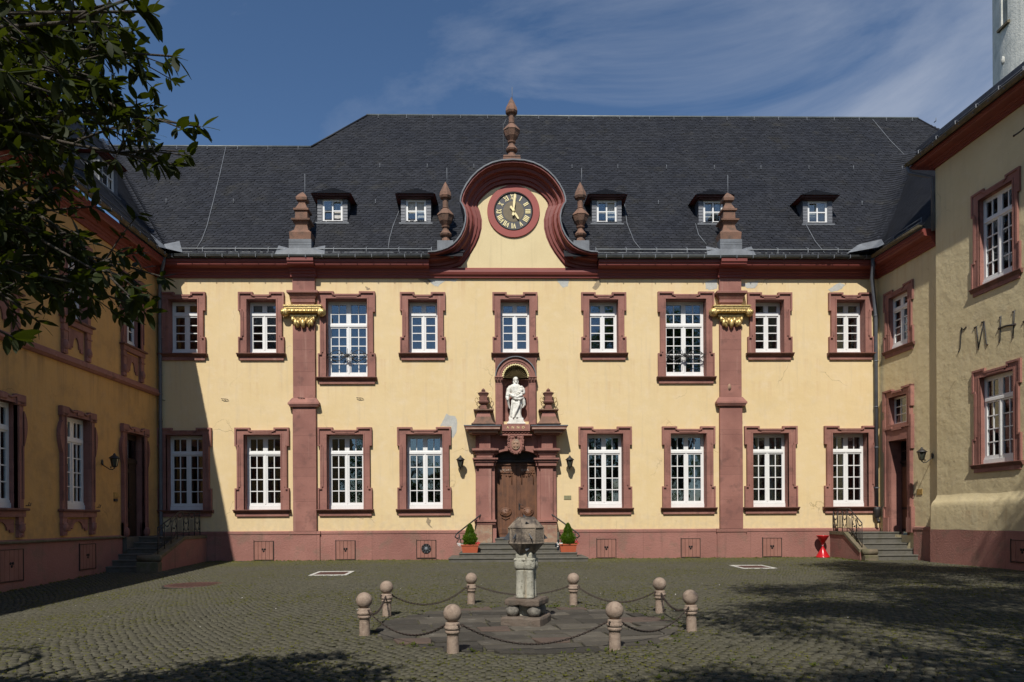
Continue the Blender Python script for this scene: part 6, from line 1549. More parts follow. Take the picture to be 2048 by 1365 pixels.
# ================================================================== RIGHT WING: narrow stair bay and taller projecting block
RW = empty('corner_building', Matrix.Identity(4)); tag(RW, 'sandy plastered corner block with iron wall anchors along the right of the yard', 'building')
SAND = M['sand']
def RU(px, py, y=0.0): return RIGHT.at(px, py, y)
UB = 3.62; PB_ = .17                                     # start and projection of the tall block
rh = []; rr_ = MB()
def right_window(u, z, s_, key, yoff=0.0, rounded=False):
    if key not in _cache:
        fm_, pn = frame_mesh(s_['ow'], s_['oh'], s_); _cache[key] = (fm_, pn, surround_mesh(s_['ow'], s_['oh'], s_), sill_mesh(s_['ow'], s_), {})
    fm_, pn, sm_, sl_, pm_ = _cache[key]
    o = put('window', fm_, RW, RIGHT.M @ Matrix.Translation((u, -yoff - .2, z))); SY_ = Matrix.Translation((0, .2, 0)) @ Matrix.Scale(.5, 4, (0, 1, 0)); put('surround', sm_, o, SY_); put('sill', sl_, o, SY_)
    for (x0, x1, z0, z1) in pn:
        k = (round(x1 - x0, 3), round(z1 - z0, 3))
        if k not in pm_: b = MB(); a, c_ = (x1 - x0) / 2, (z1 - z0) / 2; b.box(-a, a, 0, .006, -c_, c_, M['glass']); pm_[k] = b.mesh('pane')
        p_ = put('pane', pm_[k], o, Matrix.Translation(((x0 + x1) / 2, .365, (z0 + z1) / 2))); p_.rotation_euler = (random.gauss(0, .005), 0, random.gauss(0, .005))
    rh.append((u - s_['ow'] / 2, u + s_['ow'] / 2, z, z + s_['oh'], yoff)); room(rr_, u, z, s_['ow'], s_['oh'], RIGHT.M @ Matrix.Translation((0, -yoff, 0)))
    return o
# narrow bay: upper window
ua, zb_ = RU(1766, 705, -.1); uc, _ = RU(1822, 690, -.1); zt__ = RU(1797, 590)[1]
zsill = RU(1795, 694, -.1)[1]; ztp = RU(1797, 572, -.1)[1]
s1 = dict(ow=1.16, oh=ztp - zsill - .27, toph=.5, cols=1, rows=4, toprows=1, band=.32, mull=.04)
right_window((ua + uc) / 2, zsill, s1, 'r_up')
print('right up', ua, uc, zsill, ztp)
# overdoor window + door share one surround
ua2, _ = RU(1763, 900, -.1); uc2, _ = RU(1828, 900, -.1); udr = (ua2 + uc2) / 2
z_ot = RU(1795, 776, -.1)[1]; z_ob = RU(1795, 853, -.1)[1]; z_dt = RU(1795, 880, -.1)[1]; zdoor = 1.0
print('door', ua2, uc2, z_ot, z_ob, z_dt)
ow2 = 1.12; e2 = ow2 / 2 + .32
b = MB(); st = M['redstone']; fr = -.09
u_ = udr
for sg in (-1, 1):
    b.box(u_ + sg * ow2 / 2, u_ + sg * (e2 - .07), fr, .02, zdoor, z_ot - .02, st)
    for z0, z1 in ((z_ot - .80, z_ot), (z_ob - .30, z_ob + .35), (z_dt - .4, z_ob - .301), (zdoor, zdoor + .95)):
        b.box(u_ + sg * (e2 - .07), u_ + sg * e2, fr - .05, .02, z0, z1 - .001, st)
    b.box(u_ + sg * (e2 - .15), u_ + sg * (e2 - .08), fr - .04, fr + .001, zdoor + .95, z_ot - .1, st); b.box(u_ + sg * ow2 / 2, u_ + sg * (e2 - .072), fr - .045, fr + .001, zdoor, zdoor + .55, st)
    b.box(u_ + sg * .30, u_ + sg * e2, fr - .05, .02, z_ot - .07, z_ot, st); b.box(u_ + sg * .30, u_ + sg * (e2 - .01), fr - .05, .02, z_ob - .07, z_ob, st)
    b.add([(u_ + sg * ow2 / 2, fr, zdoor - .1), (u_ + sg * ow2 / 2, .5, zdoor - .1), (u_ + sg * ow2 / 2, .5, z_ot - .3), (u_ + sg * ow2 / 2, fr, z_ot - .3)], [(0, 1, 2, 3) if sg < 0 else (3, 2, 1, 0)], st)
zwo = z_ob + .10; zwt = z_ot - .30
b.box(u_ - ow2 / 2, u_ + ow2 / 2, fr, .02, zwt, z_ot - .08, st); b.box(u_ - ow2 / 2, u_ + ow2 / 2, fr + .001, .5, z_dt, zwo, st); b.box(u_ - .299, u_ + .299, fr - .05, fr + .002, z_ot - .17, z_ot - .10, st); b.box(u_ - .299, u_ + .299, fr - .05, fr + .002, z_ob - .13, z_ob - .05, st)
b.add([(u_ - ow2 / 2, fr, zwt), (u_ - ow2 / 2, .5, zwt), (u_ + ow2 / 2, .5, zwt), (u_ + ow2 / 2, fr, zwt)], [(0, 1, 2, 3)], st)
b.obj('door_surround', RW, RIGHT.M)
rh.append((u_ - ow2 / 2, u_ + ow2 / 2, zdoor - .1, zwt, 0))
Wn = empty('overdoor_window', RIGHT.M @ Matrix.Translation((u_, -.2, 0))); Wn.parent = RW
f = MB(); Wt = M['white']; hw = ow2 / 2
f.box(-hw, hw, .36, .42, zwo, zwo + .09, Wt); f.box(-hw, hw, .36, .42, zwt - .06, zwt, Wt); f.box(-hw, -hw + .06, .36, .42, zwo + .09, zwt - .06, Wt); f.box(hw - .06, hw, .36, .42, zwo + .09, zwt - .06, Wt)
X0, X1, Z0, Z1 = -hw + .06, hw - .06, zwo + .09, zwt - .06
for i in (1, 2): f.box(X0 + (X1 - X0) * i / 3 - .016, X0 + (X1 - X0) * i / 3 + .016, .362, .41, Z0, Z1, Wt); f.box(X0, X1, .364, .408, Z0 + (Z1 - Z0) * i / 3 - .016, Z0 + (Z1 - Z0) * i / 3 + .016, Wt)
f.obj('frame', Wn)
for i in range(3):
    for j in range(3):
        g = MB(); g.box(X0 + (X1 - X0) * i / 3 + .002, X0 + (X1 - X0) * (i + 1) / 3 - .002, 0, .005, Z0 + (Z1 - Z0) * j / 3 + .002, Z0 + (Z1 - Z0) * (j + 1) / 3 - .002, M['glass']); g.obj('pane', Wn, Matrix.Translation((0, .385, 0)))
room(rr_, u_, zwo, ow2, zwt - zwo, RIGHT.M); drape(RIGHT, u_, 0, -.5, .5, zwo, zwt, M['tan_curtain'], parent=RW)
DR = empty('side_door', RIGHT.M @ Matrix.Translation((u_, 0, zdoor))); DR.parent = RW
b = MB(); W_ = M['oakdark']; hd = z_dt - zdoor; b.box(-hw, hw, .43, .5, 0, hd, M['oakdark'])
for sg in (-1, 1):
    for z0, z1 in ((.12, .85), (.95, hd - 1.0)): b.box(sg * .05, sg * (hw - .07), .40, .43, z0, z1, M['oak'], bev=.02)
b.box(-.03, .03, .39, .43, .02, hd - .9, W_); b.box(-hw, hw, .38, .43, hd - .86, hd - .76, W_, bev=.02); b.obj('door_leaf', DR)
g = MB(); g.box(-hw + .06, hw - .06, .405, .41, hd - .72, hd - .06, M['glass']); g.obj('fanlight', DR)
f = MB()
for i in range(4): f.box(-hw + .06 + i * (2 * hw - .12) / 3 - .012, -hw + .06 + i * (2 * hw - .12) / 3 + .012, .385, .405, hd - .72, hd - .06, M['oakdark'])
f.box(-hw + .06, hw - .06, .387, .404, hd - .40, hd - .37, M['oakdark']); f.obj('glazing_bar', DR)
b = MB(); b.box(.03, .07, .375, .39, .95, 1.2, M['iron']); b.tube([(.05, .38, 1.1), (.05, .33, 1.1), (.17, .33, 1.1)], .012, M['iron'], 6); b.obj('door_handle', DR)
w = MB(); grid_wall(w, -.1, UB, .3, ZC0 + .6, [h[:4] for h in rh], SAND, X=RIGHT.M); w.obj('wall', RW)
b = MB(); plinth_piece(b, u_ + e2 + .05, UB, 1.22, -.09, RIGHT.M); b.obj('plinth', RW)
b = MB(); sweep_profile(b, CPROF, 0, UB - .12, M['cornice'], RIGHT.M, m0=1); b.obj('cornice', RW)
g = MB(); gutter(g, .60, UB - .10, YG + .02, ZG, RIGHT.M, mat=M['coping']); g.obj('gutter', RW)
# bay roof strip
rdir = RIGHT.n; adir = RIGHT.ux
def RP(u, y, z): p_ = RIGHT.o + adir * u + rdir * y; return (p_.x, p_.y, z)
b = MB(); b.add([RP(.55, -.55, Z_E - .02), RP(UB, -.55, Z_E - .02), RP(UB, 4.5, Z_E + SL * 5.05), RP(-4.5, 4.5, Z_E + SL * 5.05)], [(0, 1, 2, 3)], M['slate']); rrf = b.obj('roof', RW)
slates('slates', RP(0, -.60, Z_E - .06 * SL), tuple(adir), tuple(rdir), SL, -4.6, UB, 5.05 * SLV, lambda u, d: (u > .62 - d) & (u < UB - .2), rrf)
valley((XR - .55, Y_E, Z_E), (1, 1, SL), (-1, 0, 0), tuple(adir), 40, rrf, .55, .12)
b = MB(); vs = [(XR - 1.5, Y_E - .02, Z_E + .04), (XR - .6, Y_E - .6, Z_E + .04), (XR - .45, Y_E - .75, Z_E + .1), (XR - .25, Y_E - .2, Z_E + .5), (XR - .8, Y_E + .32, Z_E + .52), (XR - .95, Y_E + .3, Z_E + .45), (XR - .62, Y_E - .05, Z_E + .16)]
b.add([(v[0], v[1], v[2] + .09) for v in vs], [(6, 0, 1), (6, 1, 2), (6, 2, 3), (6, 3, 4), (6, 4, 5), (6, 5, 0)], M['lead']); b.obj('lead_valley', rrf)
b = MB()
for dz in (.2, .33): b.tube([RP(.7, -.42, Z_E + dz), RP(UB - .3, -.42, Z_E + dz)], .015, M['lead'], 5)
for i in range(4): b.tube([RP(.9 + i * .8, -.42, Z_E), RP(.9 + i * .8, -.42, Z_E + .36)], .015, M['lead'], 5)
b.obj('snow_guard', rrf)

# tall block
bw = dict(ow=1.36, oh=2.95, toph=.72, cols=2, rows=4, toprows=1, band=.30, mull=.045)
uA, _ = RU(1943, 500, -PB_ - .1); uB_, _ = RU(2040, 480, -PB_ - .1); zs1 = RU(1990, 555, -PB_ - .2)[1]; zt1 = RU(1990, 370, -PB_ - .1)[1]
zs2 = RU(1985, 925.5, -PB_ - .2)[1]; zt2_ = RU(1985, 722, -PB_ - .1)[1]; uC, _ = RU(1938, 830, -PB_ - .1); uD_, _ = RU(2035, 830, -PB_ - .1)
print('bay', uA, uB_, zs1, zt1, '|', uC, uD_, zs2, zt2_)
ub = (uA + uB_ + uC + uD_) / 4; bw['ow'] = max(1.0, (uB_ - uA + uD_ - uC) / 2 - 2 * .30); bw['oh'] = (zt1 - zs1 + zt2_ - zs2) / 2 - .27
o = right_window(ub, zs1, bw, 'bay', PB_); o = right_window(ub, zs2, bw, 'bay', PB_)
for k in (1, 2):
    right_window(ub + 2.9 * k, zs1, bw, 'bay', PB_); right_window(ub + 2.9 * k, zs2, bw, 'bay', PB_)
drape(RIGHT, ub, zs2, -.6, -.15, .2, 2.7, M['tan_curtain'], parent=RW, y=.3); drape(RIGHT, ub, zs2, .1, .3, 1.9, 2.7, M['tan_curtain'], parent=RW, y=.3)
X = RIGHT.M @ Matrix.Translation((0, -PB_, 0))
w = MB(); grid_wall(w, UB + .07, 16, 2.3, 14.2, [(h[0], h[1], h[2], h[3]) for h in rh if h[4]], SAND, X=X); w.box(UB + .07, UB + .072, 0.0, 3, 2.3, 14.2, SAND, X=X); w.obj('wall', RW)
b = MB()                                                 # flared foot of the wall
pf = [(.0, 2.32), (.03, 2.2), (.09, 2.1), (.125, 2.02), (.14, 1.9), (.15, 1.55), (.16, 1.14)]
nU = 60; vs = []; u0_, u1_ = UB - .06, 16
for i in range(nU + 1):
    u = u0_ + (u1_ - u0_) * i / nU; d_ = max(0, 1 - i / 1.0) * 0
    for pr, z_ in pf: vs.append((u + (.13 * (1 - min(1, pr / .14)) if i == 0 else 0), -pr - .01 * noise.noise((u * 1.3, z_, 0)), z_ + .025 * noise.noise((u * .9, 0, 4))))
n = len(pf); b.add(vs, [(i * n + j, i * n + j + 1, (i + 1) * n + j + 1, (i + 1) * n + j) for i in range(nU) for j in range(n - 1)], SAND, True, X)
b.add([(vs[j][0], vs[j][1], vs[j][2]) for j in range(n)] + [(vs[j][0], .6, vs[j][2]) for j in range(n)], [(j, j + 1, n + j + 1, n + j)[::-1] for j in range(n - 1)], SAND, False, X); b.obj('wall_foot', RW)
b = MB(); b.box(UB - .07, 16, -.165, .5, -.6, 1.138, M['plinth'], X=X); b.obj('plinth', RW)
HP = Wall(XR, 0, RROT); hM = Wall.__new__(Wall); hM.M = X
hatch(RU(2046, 1100, -PB_ - .17)[0], hM, RW, z0=.25, z1=.86, hw=.42, yf=-.165)
ZB = 13.58
CP2 = [(a * 1.12, (z - 11.02) * .52 + ZB) for a, z in CPROF]
b = MB(); sweep_profile(b, CP2, UB + .07, 16, M['cornice'], X, m0=-.9); e_ = [(-(a), z) for a, z in CP2]
vs = [(UB + .07 - .9 * a, -a, z) for a, z in CP2] + [(UB + .07 - .9 * a, 2.5, z) for a, z in CP2]; n = len(CP2)
b.add(vs, [(i, i + 1, n + i + 1, n + i) for i in range(n - 1)], M['cornice'], X=X); b.obj('cornice', RW)
ZE2 = ZB + .36; s2_ = .64
g = MB(); gutter(g, UB - .45, 16, -.70, ZB + .36, X, mat=M['coping']); g.tube([(UB - .40, -.70, ZB + .28), (UB - .36, -.66, ZB + .05), (UB - .2, -.3, ZB - .1), (UB + .0, -.05, ZB - .25), (UB + .0, -.05, ZB - 2.1)], .06, M['pipe'], 10, X); g.obj('gutter', RW)
b = MB(); A0 = (UB - .42, -.62); hb_ = 4.2
b.add([(A0[0], A0[1], ZE2), (16, A0[1], ZE2), (16, A0[1] + hb_, ZE2 + hb_ * s2_), (A0[0] + hb_, A0[1] + hb_, ZE2 + hb_ * s2_)], [(0, 1, 2, 3)], M['slate'], X=X)
b.add([(A0[0], A0[1], ZE2), (A0[0] + hb_, A0[1] + hb_, ZE2 + hb_ * s2_), (A0[0] + hb_, 7, ZE2 + hb_ * s2_), (A0[0], 7, ZE2)], [(0, 1, 2, 3)], M['slate'], X=X); brf = b.obj('roof', RW)
def RPb(u, y, z): p_ = X @ Vector((u, y, z)); return tuple(p_)
slates('slates', RPb(0, A0[1] - .05, ZE2 - .05), tuple(adir), tuple(rdir), s2_, A0[0], 9.5, hb_ * math.sqrt(1 + s2_ ** 2), lambda u, d: u > A0[0] + d, brf)
b = MB()
for dz in (.30, .14): b.tube([RPb(A0[0] + .2, A0[1] + .12, ZE2 + dz), RPb(9.5, A0[1] + .12, ZE2 + dz)], .017, M['pipe'], 6)
o = b.obj('snow_guard', brf)
pb = MB(); pb.tube([(0, 0, 0), (0, -.02, .34), (0, .03, .36), (0, .16, .2)], .018, M['pipe'], 5); pmm = pb.mesh('guard_post')
for i in range(8): put('guard_post', pmm, brf, X @ Matrix.Translation((A0[0] + .35 + i * .92, A0[1] + .12, ZE2)))
hk = MB(); hk.box(-.012, .012, -.78, -.765, -.08, .04, M['lead']); hm3 = hk.mesh('gutter_bracket')
for i in range(9): put('gutter_bracket', hm3, RW, X @ Matrix.Translation((UB - .2 + i * .62, .0, ZB + .36)))
rr_.obj('interior', RW)
# iron wall anchors in the shape of letters
def anchor(strokes, lab=None):
    b = MB()
    for st_, r in strokes:
        P_ = []
        for px, py in st_: u, z = RU(px, py, -PB_ - .008); P_.append((u, -PB_ - .008, z))
        r *= .72; b.tube(P_, r, M['iron'], 6)
        b.tube([P_[0], (P_[0][0], -PB_, P_[0][2])], r, M['rust'], 5); b.ball(P_[0], r * 1.5, M['rust'], 7, 5); b.ball(P_[-1], r * 1.5, M['rust'], 7, 5)
    o = b.obj('wall_anchor', RW, RIGHT.M)
    if lab: o['label'] = lab
anchor([([(1932, 655), (1927, 660), (1923, 655.5), (1922, 668), (1921, 684), (1920, 697), (1917.5, 704)], .026)], 'iron anchor like a hooked bar')
anchor([([(1949, 656), (1953, 653), (1955, 673), (1957, 698)], .028), ([(1957, 698), (1962, 672), (1968, 643)], .022), ([(1964, 645), (1968, 643), (1970.5, 665), (1973, 689), (1975, 690)], .026)], 'iron anchor like a reversed N')
anchor([([(2000, 635), (2002, 632.5), (2001, 655), (2000, 680), (1999, 684)], .026), ([(2026, 624), (2029, 621.5), (2027.5, 648), (2026, 675)], .026), ([(1998, 657.5), (2012, 652), (2030, 649.5)], .038)], 'iron anchor like an H')
anchor([([(2047, 644), (2052, 640), (2054, 662)], .028)]); anchor([([(2028, 272), (2040, 264), (2056, 250)], .03)], 'slanting straight iron anchor bar')
lantern(RIGHT, 1843.5, 911, 'black iron wall lantern beside the right side door', .40)
plate(RIGHT, 1833.5, 979, 1844, 989.5, 'brass', 'small square brass plate beside the right side door')

# ================================================================== CHURCH TOWER
def tower():
    T = empty('round_tower', Matrix.Translation((0, 0, 0))); tag(T, 'whitewashed round tower rising behind the corner block', 'tower')
    r = 3.2; cy = 7.0; d_ = ray(1985, 90); az = math.atan2(d_.x, d_.y); cx_t = 30.0
    for _ in range(60):
        L_ = math.hypot(cx_t, cy + 28); cx_t += (az - (math.atan2(cx_t, cy + 28) - math.asin(r / L_))) * L_
    c = Vector((cx_t, cy, 0))
    dT = math.sqrt((math.hypot(cx_t, cy + 28)) ** 2 - r * r) * math.cos(az - YAW); zl = CAMP.z + (1032 - 203) / FPX * dT; b = MB(); seg = 72
    # upper drum with a slit window hole
    aw0, aw1 = None, None
    vec = CAMP - c; a_cam = math.atan2(vec.y, vec.x)
    # angle at which px 2002..2016 falls on the drum
    def ang(px):
        best = None
        for k in range(2000):
            a = a_cam - 1.57 + 3.14 * k / 2000; P_ = c + Vector((r * math.cos(a), r * math.sin(a), 24)); d = P_ - CAMP; x_ = PCX + FPX * d.dot(cr) / d.dot(cF)
            if best is None or abs(x_ - px) < best[0]: best = (abs(x_ - px), a)
        return best[1]
    a0, a1 = sorted((ang(2003), ang(2015.5))); zw0 = CAMP.z + (1032 - 54) / FPX * (dT - 1.6); zw1 = zw0 + 2.3
    angs = sorted(list(np.linspace(0, 2 * PI, seg, endpoint=False)) + [a0 % (2 * PI), a1 % (2 * PI)]); zs = [zl, zw0, zw1, 35]
    a0 %= 2 * PI; a1 %= 2 * PI
    for i in range(len(angs)):
        A, B_ = angs[i], angs[(i + 1) % len(angs)]; mid = (A + (B_ if B_ > A else B_ + 2 * PI)) / 2
        for j in range(3):
            if j == 1 and a0 < mid < a1: continue
            b.add([(r * math.cos(A), r * math.sin(A), zs[j]), (r * math.cos(B_), r * math.sin(B_), zs[j]), (r * math.cos(B_), r * math.sin(B_), zs[j + 1]), (r * math.cos(A), r * math.sin(A), zs[j + 1])], [(0, 1, 2, 3)], M['towerwhite'], True)
    ri = r - .5
    for A, fl in ((a0, 0), (a1, 1)):
        q = [(r * math.cos(A), r * math.sin(A), zw0), (ri * math.cos(A), ri * math.sin(A), zw0), (ri * math.cos(A), ri * math.sin(A), zw1), (r * math.cos(A), r * math.sin(A), zw1)]
        b.add(q, [(0, 1, 2, 3)], M['towerwhite'])
    b.add([(ri * math.cos(a0), ri * math.sin(a0), zw0), (ri * math.cos(a1), ri * math.sin(a1), zw0), (ri * math.cos(a1), ri * math.sin(a1), zw1), (ri * math.cos(a0), ri * math.sin(a0), zw1)], [(0, 1, 2, 3)], M['towerwhite'])
    X_ = Matrix.Translation(c)
    b.obj('drum', T, X_)
    s_ = MB(); e = .05
    vs = []
    for A in (a0 - e, a1 + e):
        for rr, z in ((r - .1, zw0 - .12), (r + .14, zw0 - .12), (r + .14, zw0 - .0), (r - .1, zw0 + .06)): vs.append((rr * math.cos(A), rr * math.sin(A), z))
    s_.add(vs, [(0, 1, 5, 4), (1, 2, 6, 5), (2, 3, 7, 6), (0, 3, 2, 1), (4, 5, 6, 7)], M['coping']); s_.obj('window_sill', T, X_)
    l = MB(); l.lathe([(10, r + .17), (zl - .15, r + .17)], M['towerwhite'], 72); l.obj('lower_drum', T, X_)
    k = MB(); k.lathe([(zl - .149, r + .15), (zl - .149, r + .33), (zl - .06, r + .33), (zl + .12, r + .02), (zl - .0, r - .1)], M['slate'], 72, smooth=False); k.obj('string_ledge', T, X_)
    rr = MB(); rr.lathe([(35.001, r + .3), (35.1, r + .3), (39, .05)], M['slate'], 48, smooth=False); rr.obj('roof', T, X_)
    v = MB(); A = ang(2007); q = Vector((math.cos(A), math.sin(A), 0)) * r + Vector((0, 0, zw0 - 1.7)); v.ball(tuple(q), .10, M['patchgrey'], 8, 6, (1, 1, 2), .5); v.obj('stone_boss', T, X_)
tower()

# ================================================================== SIDE STAIRS
def side_stair(side):
    if side == 'right': x0, x1, xp0, xp1, yf, n, zt, lab = 13.50, XR + .3, 13.12, 13.44, -2.70, 5, 1.0, 'right'
    else: x0, x1, xp0, xp1, yf, n, zt, lab = XL, -11.62, -11.62, -11.28, -4.15, 6, 1.0, 'left'
    S_ = empty('side_stair', Matrix.Identity(4)); tag(S_, 'stone stair with parapet up to the %s side door' % lab, 'stair', None)
    g0 = gz((x0 + x1) / 2, yf); rise = (zt - g0) / n; tread = .37 if side == 'right' else .40
    for k in range(n):
        z1 = g0 + rise * (k + 1); y_ = yf + .15 + k * tread; yb = -.02 if k == n - 1 else -.02
        b = MB(); b.box(x0 + .01, x1 - .0, y_ + .03, yb, z1 - rise - .12, z1 - .05, M['step'])
        b.box(x0 + .005, x1 - .0, y_, yb - .005, z1 - .049, z1, M['step'], bev=.012); b.obj('step', S_)
    # parapet: level part then slope to an end block
    ylv = -1.25 if side == 'right' else -2.0; zlv = zt + .0; zend = (.40 if side == 'right' else .42)
    ye = yf + .28
    gg = gz(xp0, yf) - .15
    b = MB(); poly = [(-.03, gg), (-.03, zlv - .1), (ylv, zlv - .1), (ye, zend - .12), (ye, gg)]
    n_ = len(poly); vs = [(xp0 + .03, y_, z_) for y_, z_ in poly] + [(xp1 - .03, y_, z_) for y_, z_ in poly]
    b.add(vs, [(i, (i + 1) % n_, n_ + (i + 1) % n_, n_ + i)[::-1] for i in range(n_)] + [tuple(range(n_)), tuple(range(2 * n_ - 1, n_ - 1, -1))][::1], M['plinth']); b.obj('parapet', S_)
    b = MB(); t = .11
    for (ya, za), (yb, zb2) in (((-.03, zlv - .1), (ylv, zlv - .1)), ((ylv, zlv - .1), (ye + .02, zend - .11))):
        vs = [(x_, y_, z_) for x_ in (xp0, xp1) for y_, z_ in ((ya, za), (yb, zb2), (yb, zb2 + t), (ya, za + t))]
        b.add(vs, [(0, 1, 2, 3), (7, 6, 5, 4), (0, 4, 5, 1), (3, 2, 6, 7), (0, 3, 7, 4), (1, 5, 6, 2)], M['coping'])
    b.obj('coping', S_)
    b = MB(); yq = yf; wq = .02
    xa, xb = (xp0 + .06, xp1 + .22) if side == 'right' else (xp0 - .35, xp1 + .02)
    b.box(xa, xb, yq, yq + .28, gz(xp0, yf) - .1, zend - .20, M['coping'], bev=.03)
    b.tube([(xa - .02, yq + .15, zend - .09), (xb + .02, yq + .15, zend - .09)], .115, M['coping'], 14); b.obj('end_block', S_)
    # railing, a thing of its own
    R_ = empty('stair_railing', Matrix.Identity(4)); tag(R_, 'ornate black wrought iron railing on the %s stair parapet' % lab, 'railing'); I = M['iron']
    xr = (xp0 + xp1) / 2; ya, yb2 = (-.08, ylv - .2) if side == 'right' else (-.35, ylv - .1); yend = ye + .12; zb0 = zlv + .01
    hgt = .88
    def zbase(y_): return zb0 if y_ > ylv else zb0 + (y_ - ylv) / (ye - ylv) * (zend - zlv)
    b = MB(); b.tube([(xr, ya, zbase(ya) + hgt), (xr, ylv - .12, zbase(ylv) + hgt), (xr, yend, zbase(yend) + hgt)], .022, I, 6); b.tube([(xr, ya, zbase(ya) + .15), (xr, ylv - .05, zbase(ylv) + .15), (xr, yend, zbase(yend) + .15)], .015, I, 5)
    b.obj('rail', R_)
    span = abs(yend - ya); np_ = 6 if side == 'right' else 7
    for i in range(np_ + 1):
        y_ = ya + (yend - ya) * i / np_; b = MB(); b.tube([(xr, y_, zbase(y_)), (xr, y_, zbase(y_) + hgt)], .016, I, 5); b.obj('baluster', R_)
        if i < np_:
            y2 = ya + (yend - ya) * (i + 1) / np_; m_ = (y_ + y2) / 2; dz = (zbase(y2) - zbase(y_)) / (y2 - y_); w_ = abs(y2 - y_)
            def LP_(dy, dzz): return (xr, m_ + dy, zbase(m_) + dz * dy + dzz)
            s_ = MB()
            if i % 2 == 0:
                for sg in (-1, 1):
                    s_.tube([LP_(sg * (w_ * .40 * math.sin(q * .5) if False else w_ * (.08 + .30 * abs(math.sin(q * PI)))), .18 + .6 * q) for q in [k / 12 for k in range(13)]], .011, I, 5)
                    for zc_, r_ in ((.24, .07), (.5, .06), (.76, .07)):
                        pts = [LP_(sg * (w_ * .3) + (r_ - k * r_ / 14) * math.cos(k * .6) * -sg, zc_ + (r_ - k * r_ / 14) * math.sin(k * .6)) for k in range(13)]; s_.tube(pts, .009, I, 4)
                s_.ball(LP_(0, .47), .035, I, 8, 6)
                s_.obj('scroll_panel', R_)
            else:
                for d_ in (-.25, -.08, .08, .25): s_.tube([LP_(w_ * d_, .15), LP_(w_ * d_, .62)], .009, I, 5)
                s_.tube([LP_(w_ * (-.45 + .9 * k / 10), .84 - .16 * math.sin(PI * k / 10)) for k in range(11)], .014, I, 5); s_.ball(LP_(0, .70), .03, I, 8, 6); s_.obj('bar_panel', R_)
side_stair('right'); side_stair('left')

# red double cone ashtray
x_, y_ = ground_at(1645.5, 1116); y_ = -.42; x_ = FRONT.at(1645.5, 1100, y_)[0]
b = MB(); b.lathe([(0, .26), (.02, .265), (.04, .25), (.42, .035), (.46, .03), (.50, .035)], M['redpaint'], 32); b.lathe([(.5, .035), (.84, .23), (.86, .24), (.86, .225), (.80, .19), (.80, 0)], M['redpaint'], 32)
o = b.obj('ashtray_stand', None, Matrix.Translation((x_, y_, 0))); tag(o, 'glossy red hourglass-shaped ashtray stand beside the right stair', 'ashtray')
b = MB(); b.lathe([(-.001, .27), (.012, .27)], M['iron'], 32); b.lathe([(.445, .036), (.475, .036)], M['lead'], 20); b.obj('metal_band', o)

